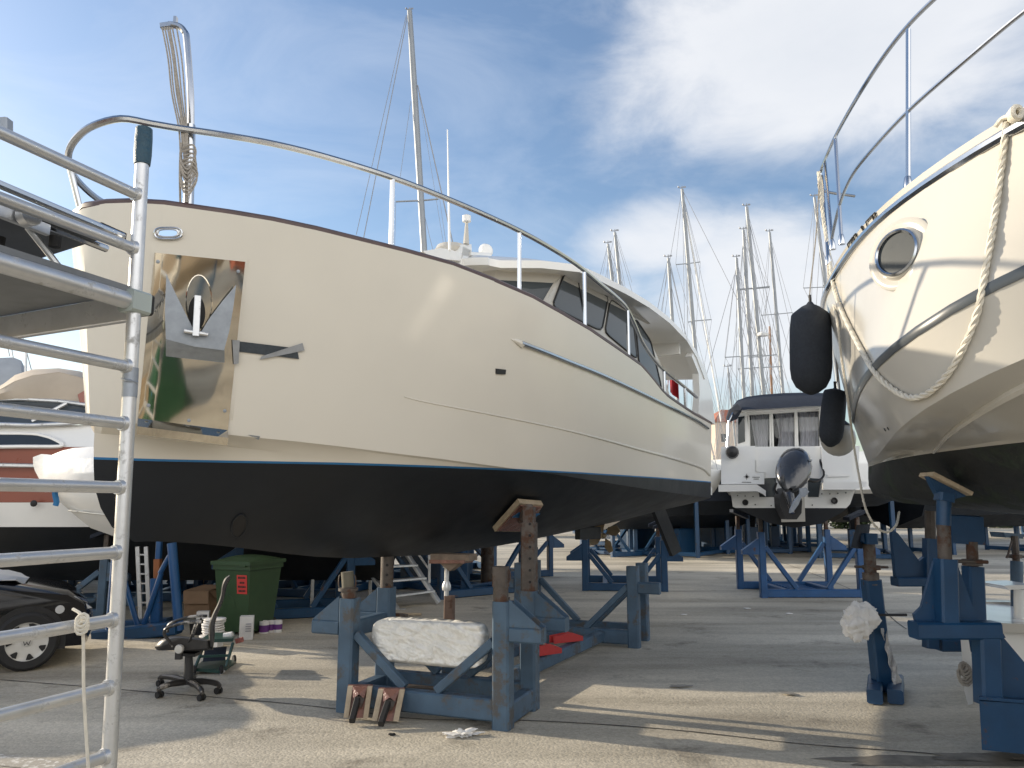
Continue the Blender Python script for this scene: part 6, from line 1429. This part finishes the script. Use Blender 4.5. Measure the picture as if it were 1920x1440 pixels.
for e_ in (up_, uf_): MB().beam(e_ * V(1, 1, 0), e_, .05).build('rear_leg', M['alu'], stp)
# ================================================================== blue cradles and props behind
jt = thing('boat_cradle', 'bright blue round-tube trestle with angled legs behind the office chair', 'boat cradle', G(270, 1205))
def J(x, y, Y=10.6): return P(x, y, Y)
for a, b in (((205, 1200), (219, 1030)), ((336, 1182), (322, 1018))): MB().tube([J(*a), J(*b)], .062, 12).build('leg', M['blue3'], jt)
MB().beam(J(293, 1172, 10.8), J(293, 1084, 10.8), .135, .12, up=(0, 1, 0)).build('post', M['blue3'], jt)
MB().beam(J(296, 1084, 10.8), J(296, 1048, 10.8), .09, .09, up=(0, 1, 0)).build('screw', mat('orange_rust', (.24, .085, .03), .6, .2, var=.3), jt); MB().beam(J(297, 1048, 10.8), J(299, 1015, 10.8), .07, .07, up=(0, 1, 0)).build('jack_post', M['blue3'], jt)
for a, b in (((232, 1085), (258, 1172)), ((318, 1042), (300, 1075)), ((302, 1075), (270, 1170))): MB().tube([J(*a, 10.7), J(*b, 10.7)], .035, 8).build('brace', M['blue3'], jt)
MB().beam(J(180, 1194), J(335, 1176), .24, .17).build('base_beam', M['blue'], jt); MB().beam(J(225, 1172, 11.2), J(318, 1166, 11.2), .2, .12).build('base_beam', M['blue'], jt)
g2 = 'blue cradles in the shade behind the main yacht'
def placec(lab, px, py, m, rot, w=1.7, d=1.4, h=1.15):
    make_cradle('boat_cradle', lab, G(px, py), m, w, d, h, rot, True, g2)
placec('blue cradle with slanted posts right of the green bin', 545, 1150, M['blue'], .35, 1.7, 1.2, 1.2)
placec('blue cradle behind the aluminium steps', 850, 1108, M['blue'], .7, 2.0, 2.0, 1.2)
placec('dark cradle behind the black car', 95, 1150, M['blueg'], .1, 2.2, 1.6, 1.0)
placec('blue cradle behind the cardboard box', 400, 1120, M['blue'], -.2, 1.6, 1.4, 1.2)
placec('blue cradle far behind the steps, left of the round pillar', 905, 1075, M['blue'], .5, 2.2, 3.0, 1.1)
placec('distant blue cradle past the rudder', 1325, 1008, M['blue'], .2, 2.4, 2.0, 1.2)
placec('distant blue cradle left of the propeller', 1165, 1040, M['blue'], .6, 2.2, 1.6, 1.15)
placec('blue cradle between the green bin and the steps, deep in shade', 620, 1112, M['blue'], -.3, 1.8, 1.6, 1.25)
placec('blue cradle directly behind the green bin', 470, 1098, M['blue'], .5, 2.0, 1.6, 1.3)
placec('blue cradle behind the round-tube trestle', 262, 1118, M['blue'], .15, 1.9, 1.5, 1.3)
placec('blue cradle past the steps, beside the keel prop', 740, 1078, M['blue'], .25, 2.2, 1.8, 1.3)
ld = thing('trestle_ladder', 'grey aluminium ladder standing behind the round-tube trestle', 'ladder', P(268, 1140, 11.6) * V(1, 1, 0))
for x in (258, 274): MB().beam(P(x + 6, 1165, 11.6), P(x, 1025, 11.6), .06, .03, up=(0, 1, 0)).build('stile', M['alu'], ld)
for y in (1040, 1058, 1076, 1094, 1112, 1130): MB().tube([P(259, y, 11.6), P(276, y, 11.6)], .014, 6).build('rung', M['alu'], ld)
rp_ = P(914, 1070, 17.5) * V(1, 1, 0); rpo = thing('pillar', 'round grey-green steel pillar under the far blue cradle', 'prop', rp_); MB().lathe(rp_, [(.3, 0), (.3, .03), (.15, .03), (.14, 1.6), (.14, 2.2)], 18).build('column', M['rusty'], rpo)
# loose timber and litter on the ground
for i, (a, b, w_, m) in enumerate((((655, 1155), (790, 1155), .05, M['wood']), ((690, 1150), (762, 1158), .07, M['rusty']), ((575, 1153), (600, 1156), .06, M['rusty']))):
    tag(rebase(MB().beam(G(*a) + V(0, 0, .03), G(*b) + V(0, 0, .03), w_, .04).build('timber', m), G(*a)), ['pale batten lying behind the foam block', 'rusty bar lying on the ground by the steps', 'rusty plate lying beside the blue cradle foot'][i], 'timber')
for i, (x, y) in enumerate(((1400, 1142), (1282, 1154), (1480, 1152))):
    crumple(G(x, y) + V(0, 0, .012), (.06, .03, .012), 20 + i, M['paper'], 'litter', ['scrap of white paper nearest the blue V-braced cradle', 'scrap of white paper left of the V-braced cradle, near the rudder', 'scrap of white paper right below the V-braced cradle'][i], 'litter')
# ================================================================== sailing yachts ashore (masts against the sky)
def sail_yacht(lab, top, base, Y, wpx, rot, spreaders=(), furl=None, hull_m=None, L=10.0, mm=None, radome=None, keelz=.9, deckz=2.9, stays=True, cradle=True, wind=True, lines=()):
    pt, pb = P(*top, Y), P(*base, Y); d = nrm(pt - pb); foot = pb - d * ((pb[2] - deckz) / d[2])
    r = thing('sailing_yacht', lab, 'sailing yacht', V(foot[0], foot[1], keelz), 'laid-up sailing yachts in the yard')
    rad = wpx * .85 * Y / F / 2; c, s_ = math.cos(rot), math.sin(rot)
    def q(x, y, z): return V(foot[0] + x * c - y * s_, foot[1] + x * s_ + y * c, z)
    mst = MB().tube([foot, pb, lerp(pb, pt, .7), pt], [rad, rad, rad, rad * .8], 10)
    mo = mst.build('mast', mm or M['mast'], r)
    def sp(y, x0, x1):
        m2 = MB(); t = (y - base[1]) / (top[1] - base[1]); a = P(lerp(base[0], top[0], t), y, Y); m2.tube([P(x0, y + 2, Y), a, P(x1, y - 3 if x1 - x0 > 30 else y, Y)], rad * .28, 5); m2.build('spreader', M['mast'], mo)
    for sp_ in spreaders: sp(*sp_)
    rg = MB(); rw_ = .006 + Y * .00014
    if stays:
        e = .28 * (pt[2] - deckz)
        for a, b in ((q(3.9, 0, deckz + .2), pt), (q(-5.0, 0, deckz), pt), (q(-.3, 1.4, deckz), lerp(pb, pt, .97)), (q(-.3, -1.4, deckz), lerp(pb, pt, .97)), (q(-.3, 1.4, deckz), lerp(pb, pt, .55)), (q(-.3, -1.4, deckz), lerp(pb, pt, .55))): rg.tube([a, b], rw_, 4)
        # shrouds led over the spreader tips
        for y, x0, x1 in spreaders:
            for x in (x0, x1): rg.tube([P(x, y, Y), lerp(pb, pt, .98)], rw_ * .8, 4); rg.tube([P(x, y, Y), q(-.3, 1.4 * (1 if x == x1 else -1), deckz)], rw_ * .8, 4)
    for a, b, k in lines: rg.tube([P(*a, Y), P(*b, Y)], rw_ * k, 4)
    if rg.v: rg.build('rigging', M['wire'], r)
    if furl: MB().tube([P(*furl[0], Y), P(*furl[1], Y)], rad * .42, 6).build('furled_sail', M['whitem'], r)
    if wind:
        w_ = MB(); k = Y / F; w_.tube([pt, pt + V(0, 0, 7 * k)], 1.0 * k, 5).tube([pt + V(-7 * k, 0, 3 * k), pt + V(6 * k, 0, 4 * k)], .8 * k, 4).ball(pt + V(-7 * k, 0, 5 * k), 2.0 * k, 6).box(pt + V(5 * k, 0, 5 * k), (5 * k, .6 * k, 3 * k)); w_.build('wind_vane', M['wire'], mo)
    if radome: k = Y / F; cc = P(*radome, Y - rad * 2); MB().lathe(cc, [(2 * k, -4 * k), (10 * k, -3 * k), (11 * k, 0), (9 * k, 3 * k), (2 * k, 4 * k)], 14).build('radome', M['white'], mo)
    # hull
    rows = []
    for x in np.linspace(-L * .52, L * .48, 14):
        u = (x + L * .52) / L; bm_ = 1.65 * (1 - max(0, (u - .45) / .55) ** 2.2) * (1 - .25 * max(0, (.4 - u) / .4)); bm_ = max(bm_, .03); zk = keelz + .75 + 1.1 * max(0, (u - .72) / .28) ** 2 + .5 * max(0, (.25 - u) / .25)
        rr = []
        for t in np.linspace(0, 1, 8): rr.append((bm_ * math.cos(t * PI / 2) ** .55, lerp(deckz + .25 * max(0, u - .5), zk, math.sin(t * PI / 2) ** 1.1)))
        rows.append([q(x, b, z) for b, z in rr] + [q(x, -b, z) for b, z in rr[::-1]])
    bm = bmesh.new(); h = MB().grid(rows); h.add(rows[0], [tuple(range(16))]); h.add([p for r_ in rows for p in (r_[0], r_[-1])], [(2 * i, 2 * i + 1, 2 * i + 3, 2 * i + 2) for i in range(13)])
    vs = [bm.verts.new(v) for v in h.v]
    for f in h.f:
        try: bm.faces.new([vs[i] for i in f])
        except ValueError: pass
    bmesh.ops.remove_doubles(bm, verts=bm.verts, dist=1e-4); bmesh.ops.recalc_face_normals(bm, faces=bm.faces)
    global WC, WN
    WC = V(foot[0], foot[1], keelz + 1.15); WN = V(0, 0, 1)
    bmobj(cut(bm, 0, None), 'topsides', hull_m or M['white'], r, 35); bmobj(cut(bm, None, 0), 'bottom', M['black'], r, 35)
    MB().prism([q(-.9, -.09, keelz + .8), q(1.1, -.09, keelz + .8), q(.7, -.09, keelz), q(-.6, -.09, keelz)], q(0, .18, 0) - q(0, 0, 0)).build('keel', M['black'], r)
    MB().prism([q(-2.6, -.9, deckz), q(1.6, -.7, deckz), q(1.2, -.55, deckz + .42), q(-2.6, -.75, deckz + .5)], q(0, 1.5, 0) - q(0, 0, 0)).build('coachroof', M['white'], r)
    if cradle:
        cr = MB()
        for x in (-1.8, 1.8):
            for y in (-1.1, 1.1): cr.beam(q(x, y, 0), q(x, y, keelz + .95), .14)
            cr.beam(q(x, -1.1, .1), q(x, 1.1, .1), .14)
        for y in (-1.1, 1.1): cr.beam(q(-1.8, y, .1), q(1.8, y, .1), .12)
        cr.beam(q(-.9, 0, keelz * .5), q(.9, 0, keelz * .5), .3, keelz); rt = tag(rebase(cr.build('boat_cradle', M['blue']), foot * V(1, 1, 0)), 'blue cradle under the ' + lab.split(' with ')[0].split(' whose')[0].replace('sailing yacht', 'yacht') + ' at ' + TAGS.pop(0), 'boat cradle', 'cradles under the sailing yachts')
    return r
TAGS = ['the far left by the tarped boat', 'the gap behind the cream yacht roof', 'the gap right of the first one', 'the back row centre', 'the back row behind the flag', 'the row left of the navy canopy', 'the row behind the canopy corner', 'the row behind the canopy middle', 'the row right of the radar mast', 'the row behind the long fender', 'the back by the wooden mast', 'the far end of the row', 'the end']
sail_yacht('sailing yacht whose tall grey mast rises above the cream yacht foredeck', (768, 20), (795, 470), 17.5, 15, 2.5, [(376, 742, 822)], stays=False, lines=[((762, 28), (668, 440), 1), ((764, 30), (682, 445), 1.4), ((783, 160), (850, 460), 2.2), ((770, 190), (750, 335), .8), ((783, 160), (832, 460), .7), ((742, 376), (740, 460), .7), ((822, 356), (838, 470), .7), ((795, 400), (812, 470), .9)])
sail_yacht('sailing yacht with a stubby grey mast and whirling vane behind the cream roof', (1140, 458), (1147, 516), 30, 7.5, .8, [], lines=[((1140, 462), (1130, 515), .8)])
sail_yacht('sailing yacht with a bright mast close right of the stubby one', (1153, 436), (1161, 522), 34, 8, .8, [], lines=[((1156, 440), (1185, 530), .8)])
sail_yacht('sailing yacht with a bare pale mast between roof and tall pair', (1253, 484), (1259, 576), 28, 8, 1.0, [], lines=[((1256, 490), (1280, 600), 1.2)])
sail_yacht('sailing yacht with a tall silver mast and thick furled forestay', (1279, 355), (1301, 625), 30, 9, 2.2, [(494, 1267, 1313), (602, 1290, 1334)], furl=((1286, 398), (1352, 790)))
sail_yacht('sailing yacht with twin crosstrees left of the navy canopy', (1381, 484), (1395, 748), 30, 8.5, 1.4, [(668, 1359, 1430)], lines=[((1377, 515), (1320, 720), 1.3)])
sail_yacht('sailing yacht with a cream stepped mast just right of the twin crosstrees', (1394, 432), (1411, 742), 33, 9, 1.3, [(690, 1383, 1466), (542, 1386, 1443)])
sail_yacht('sailing yacht with the highest dark mast carrying a radome', (1400, 388), (1432, 740), 31, 9.5, 1.3, [(540, 1386, 1443), (668, 1404, 1456)], radome=(1430, 627))
sail_yacht('sailing yacht with a slim mast and wide crosstrees at the navy canopy middle', (1443, 436), (1468, 738), 34, 7.5, 1.2, [(589, 1427, 1486)])
sail_yacht('sailing yacht with a mast beside the ivory bow, over the long fender', (1527, 370), (1551, 560), 27, 8, 1.2, [(538, 1506, 1543)])
sail_yacht('sailing yacht with a varnished wooden mast', (1443, 612), (1447, 740), 40, 5.5, 1.2, [], mm=M['woodmast'], wind=False)
sail_yacht('sailing yacht with a short far mast over the stern of the cream yacht', (1365, 690), (1371, 752), 42, 4.5, 1.2, [], wind=True)
# ================================================================== motor boats in the row behind, mostly in shade
def hull_boat(lab, x, y, rot, L, m, cab=True, kz=.9, fb=1.6, bm=None):
    loc = V(x, y, kz); r = thing('laid_up_boat', lab, 'motorboat', loc, 'laid-up motorboats in the yard'); c, s_ = math.cos(rot), math.sin(rot)
    def q(a, b, z): return V(x + a * c - b * s_, y + a * s_ + b * c, z)
    rows = []
    for a in np.linspace(-L / 2, L / 2, 10):
        u = a / L + .5; bm_ = max(.03, 1.5 * (1 - max(0, (u - .5) / .5) ** 2.3)); zk = kz + 1.0 * max(0, (u - .7) / .3) ** 2; top = kz + fb + .3 * u
        rows.append([q(a, bm_, top), q(a, bm_ * .97, lerp(top, zk, .45)), q(a, bm_ * .85, lerp(top, zk, .72)), q(a, 0, zk), q(a, -bm_ * .85, lerp(top, zk, .72)), q(a, -bm_ * .97, lerp(top, zk, .45)), q(a, -bm_, top)])
    up_ = [[r_[0], r_[1]] for r_ in rows]; b = MB().grid(up_).grid([[r_[5], r_[6]] for r_ in rows]).grid([[r_[6], r_[0]] for r_ in rows]).add([rows[0][0], rows[0][1], rows[0][5], rows[0][6]], [(0, 1, 2, 3)]); b.build('topsides', m, r, 30, solid=True)
    b = MB().grid([r_[1:6] for r_ in rows]).add(rows[0][1:6], [tuple(range(5))]); b.build('bottom', bm or M['black'], r, 30)
    if cab:
        MB().prism([q(-L * .3, -1.1, kz + fb), q(L * .18, -1.0, kz + fb + .1), q(L * .08, -.9, kz + fb + 1.0), q(-L * .28, -1, kz + fb + 1.0)], q(0, 2.0, 0) - q(0, 0, 0)).build('cabin', M['white'], r)
        MB().prism([q(-L * .26, -1.115, kz + fb + .45), q(L * .11, -1.04, kz + fb + .5), q(L * .075, -1.02, kz + fb + .85), q(-L * .26, -1.09, kz + fb + .85)], q(0, .02, 0) - q(0, 0, 0)).build('window', M['glass'], r)
    for a in (-L * .28, L * .2):
        for s2 in (-.9, .9): MB().beam(q(a, s2, 0), q(a, s2, kz + .45), .13).build('support_post', M['blue'], r)
        MB().beam(q(a, -.9, .1), q(a, .9, .1), .14).build('support_beam', M['blue'], r)
    return r
hull_boat('white motorboat in deep shade behind the green bin', -5.6, 17.0, .1, 8, M['white'])
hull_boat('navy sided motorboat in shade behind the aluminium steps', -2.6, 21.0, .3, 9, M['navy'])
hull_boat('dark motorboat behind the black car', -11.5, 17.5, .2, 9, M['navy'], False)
hull_boat('white motorboat in the back row left of the propeller', 3.0, 44.0, .1, 10, M['white'])
hull_boat('white motorboat in the back row behind the rudder', 13.0, 47.0, .15, 9, M['white'])
hull_boat('navy motorboat in the back row right of the cabin boat', 19.5, 38.0, .25, 9, M['navy'])
hull_boat('white motorboat in the back row under the ivory hull', 25.5, 41.0, .1, 9, M['white'])
hull_boat('white motorboat far right behind the heavy cradle', 32.0, 44.0, .1, 10, M['white'], False)
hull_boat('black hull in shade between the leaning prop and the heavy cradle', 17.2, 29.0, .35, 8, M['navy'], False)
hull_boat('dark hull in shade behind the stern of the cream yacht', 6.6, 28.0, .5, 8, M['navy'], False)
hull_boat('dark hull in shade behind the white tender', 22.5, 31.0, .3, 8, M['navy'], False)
# ================================================================== shore: hedge, trees, houses
def leafy(c, r, n, seed, sc=(1, 1, 1), leaf=.35):
    rnd = random.Random(seed); b = MB(); cl = [(V(rnd.gauss(0, .5), rnd.gauss(0, .5), rnd.gauss(0, .45)), rnd.uniform(.3, .55)) for _ in range(9)]
    for _ in range(n):
        k, w_ = rnd.choice(cl); d = nrm(V(rnd.gauss(0, 1), rnd.gauss(0, 1), rnd.gauss(0, 1))); p = c + (k + d * w_ * rnd.random() ** .4) * r * V(*sc)
        a = nrm(V(rnd.gauss(0, 1), rnd.gauss(0, 1), rnd.gauss(0, 1))); e = nrm(np.cross(a, d) + .01); l = leaf * rnd.uniform(.6, 1.3); b.add([p + a * l, p + e * l * .5, p - a * l, p - e * l * .5], [(0, 1, 2, 3)])
    return b
for i, (x, y, r_, h) in enumerate(((6.5, 58, 2.2, 2.0), (11.5, 60, 2.4, 2.3), (17.0, 60, 2.6, 1.9), (22.5, 56, 2.5, 2.2), (29, 57, 2.8, 2.0), (36, 58, 2.8, 2.4))):
    t = thing('bush', ['dark bush behind the propeller', 'dark bush left of the rudder, beyond the yard', 'dark bush behind the cabin boat', 'dark bush right of the cabin boat', 'dark bush under the ivory hull', 'dark bush at the far right'][i], 'bush', V(x, y, 0), 'bushes along the far edge of the yard')
    leafy(V(x, y, h * .6), r_, 1500, 40 + i, (1.3, .8, .6), .26).build('leaves', M['foliage'], t, solid=False); MB().tube([V(x, y, 0), V(x + .1, y, h * .7)], [.12, .06], 6).build('stem', M['bark'], t)
def house(lab, x, y, w, d, z0, h, rh, rot=.2):
    r = thing('house', lab, 'house', V(x, y, z0), 'houses on the far shore'); c, s_ = math.cos(rot), math.sin(rot)
    def q(a, b, z): return V(x + a * c - b * s_, y + a * s_ + b * c, z0 + z)
    MB().prism([q(-w/2, -d/2, 0), q(w/2, -d/2, 0), q(w/2, d/2, 0), q(-w/2, d/2, 0)], V(0, 0, h)).build('wall', M['wall'], r)
    o = .5; b = MB().add([q(-w/2-o, -d/2-o, h), q(w/2+o, -d/2-o, h), q(w/2+o, d/2+o, h), q(-w/2-o, d/2+o, h), q(-w*.2, 0, h+rh), q(w*.2, 0, h+rh)], [(0, 1, 5, 4), (1, 2, 5), (2, 3, 4, 5), (3, 0, 4), (0, 3, 2, 1)]); b.build('roof', M['tile'], r, ang=10)
    nf = max(1, int(h / 3.1)); nw = max(2, int(w / 3))
    for i in range(nf):
        for j in range(nw):
            a = -w/2 + (j + .5) * w / nw; wn_ = MB().box(q(a, -d/2 - .01, 1.6 + 3.1 * i), (1.0, .08, 1.5), rot).build('window', M['glass'], r); MB().box(q(a, -d/2 - .03, .78 + 3.1 * i), (1.3, .2, .1), rot).build('sill', M['whitem'], wn_)
hill = []
for j, yy in enumerate(np.linspace(140, 420, 9)):
    hill.append([V(xx, yy, max(0, (8 + 30 * j / 8) * math.exp(-((xx - 75) / 55) ** 2) * (.9 + .1 * math.sin(xx * .13 + j)) * min(1, j / 1.5))) for xx in np.linspace(-60, 210, 40)])
hl = MB().grid(hill).build('hill', mat('hill_scrub', (.10, .10, .055), .9, var=.4, vscale=.12), solid=False); structure(hl)
if hl.data.polygons[0].normal.z < 0: hl.data.flip_normals()
house('tall pale house with terracotta roof in the gap by the cream yacht stern', 43.5, 150, 13, 10, 0, 17.0, 3.0)
house('lower pale house beside the tall terracotta one', 57, 152, 11, 9, 3, 12, 2.6, .1)
house('pale house hidden mostly by the cream yacht', 31, 158, 12, 9, 0, 13, 2.6, .3)
for i, (x, y, z, h) in enumerate(((45.5, 135, 0, 7), (50, 138, 1, 8), (40.5, 137, 0, 6))):
    t = thing('tree', ['green tree before the terracotta house', 'dark tree right of the terracotta house', 'tree left of the terracotta house'][i], 'tree', V(x, y, z), 'trees on the far shore')
    MB().tube([V(x, y, z), V(x + .2, y, z + h * .5), V(x + .1, y, z + h * .8)], [.3, .2, .08], 7).build('trunk', M['bark'], t); leafy(V(x, y, z + h * .65), 3.0, 700, 70 + i, (1, 1, .9), .4).build('crown', M['foliage'], t, solid=False)

# ================================================================== unseen boats, pile and drum added behind the viewpoint for the plate to mirror
hull_boat('unseen white motorboat added across the lane, mirrored in the anchor plate', 3.5, -9.5, .15, 9, M['white'], True, .9, 1.6, M['canvas'])  # beige bottom picked to mirror as gold in the plate
hull_boat('unseen navy motorboat added across the lane beyond the white one', 13.0, -8.5, .1, 9, M['navy'], True, .9, 1.6, M['redband'])
hull_boat('unseen red banded motorboat added across the lane', -7.0, -10.5, .1, 9, M['redband'], True)

cp = thing('unseen_pile', 'unseen heap under a dark green tarp, added behind the viewpoint to mirror in the anchor plate', 'pile', (.5, -2.2, 0))  # invented heap, puts dark green into the plate's reflection
rws = [[V(.5 + 1.1 * (u - .5) * 2, -2.2 + .9 * (v - .5) * 2, .02 + 1.15 * (math.sin(PI * u) * math.sin(PI * v)) ** .45 + .06 * math.sin(9 * u + 5 * v)) for u in np.linspace(0, 1, 22)] for v in np.linspace(0, 1, 18)]
MB().sheet(rws, V(0, 0, .01)).build('tarp_cover', mat('green_tarp', (.02, .07, .035), .5, var=.3, vscale=3), cp)
cd = thing('unseen_drum', 'unseen brown cable drum, added behind the viewpoint to mirror in the anchor plate', 'drum', (-.9, -1.9, .45))  # invented drum, gives the plate a round orange reflection
for dx in (-.25, .25): MB().lathe(V(-.9, -1.9 + dx, .45), [(.05, -.02), (.45, -.02), (.45, .02), (.05, .02)], 28, (0, 1, 0)).build('flange', M['wood'], cd)
MB().lathe(V(-.9, -1.9, .45), [(.2, -.23), (.2, .23)], 20, (0, 1, 0)).build('core', mat('orange_hose', (.45, .17, .05), .5, var=.3, vscale=20), cd)
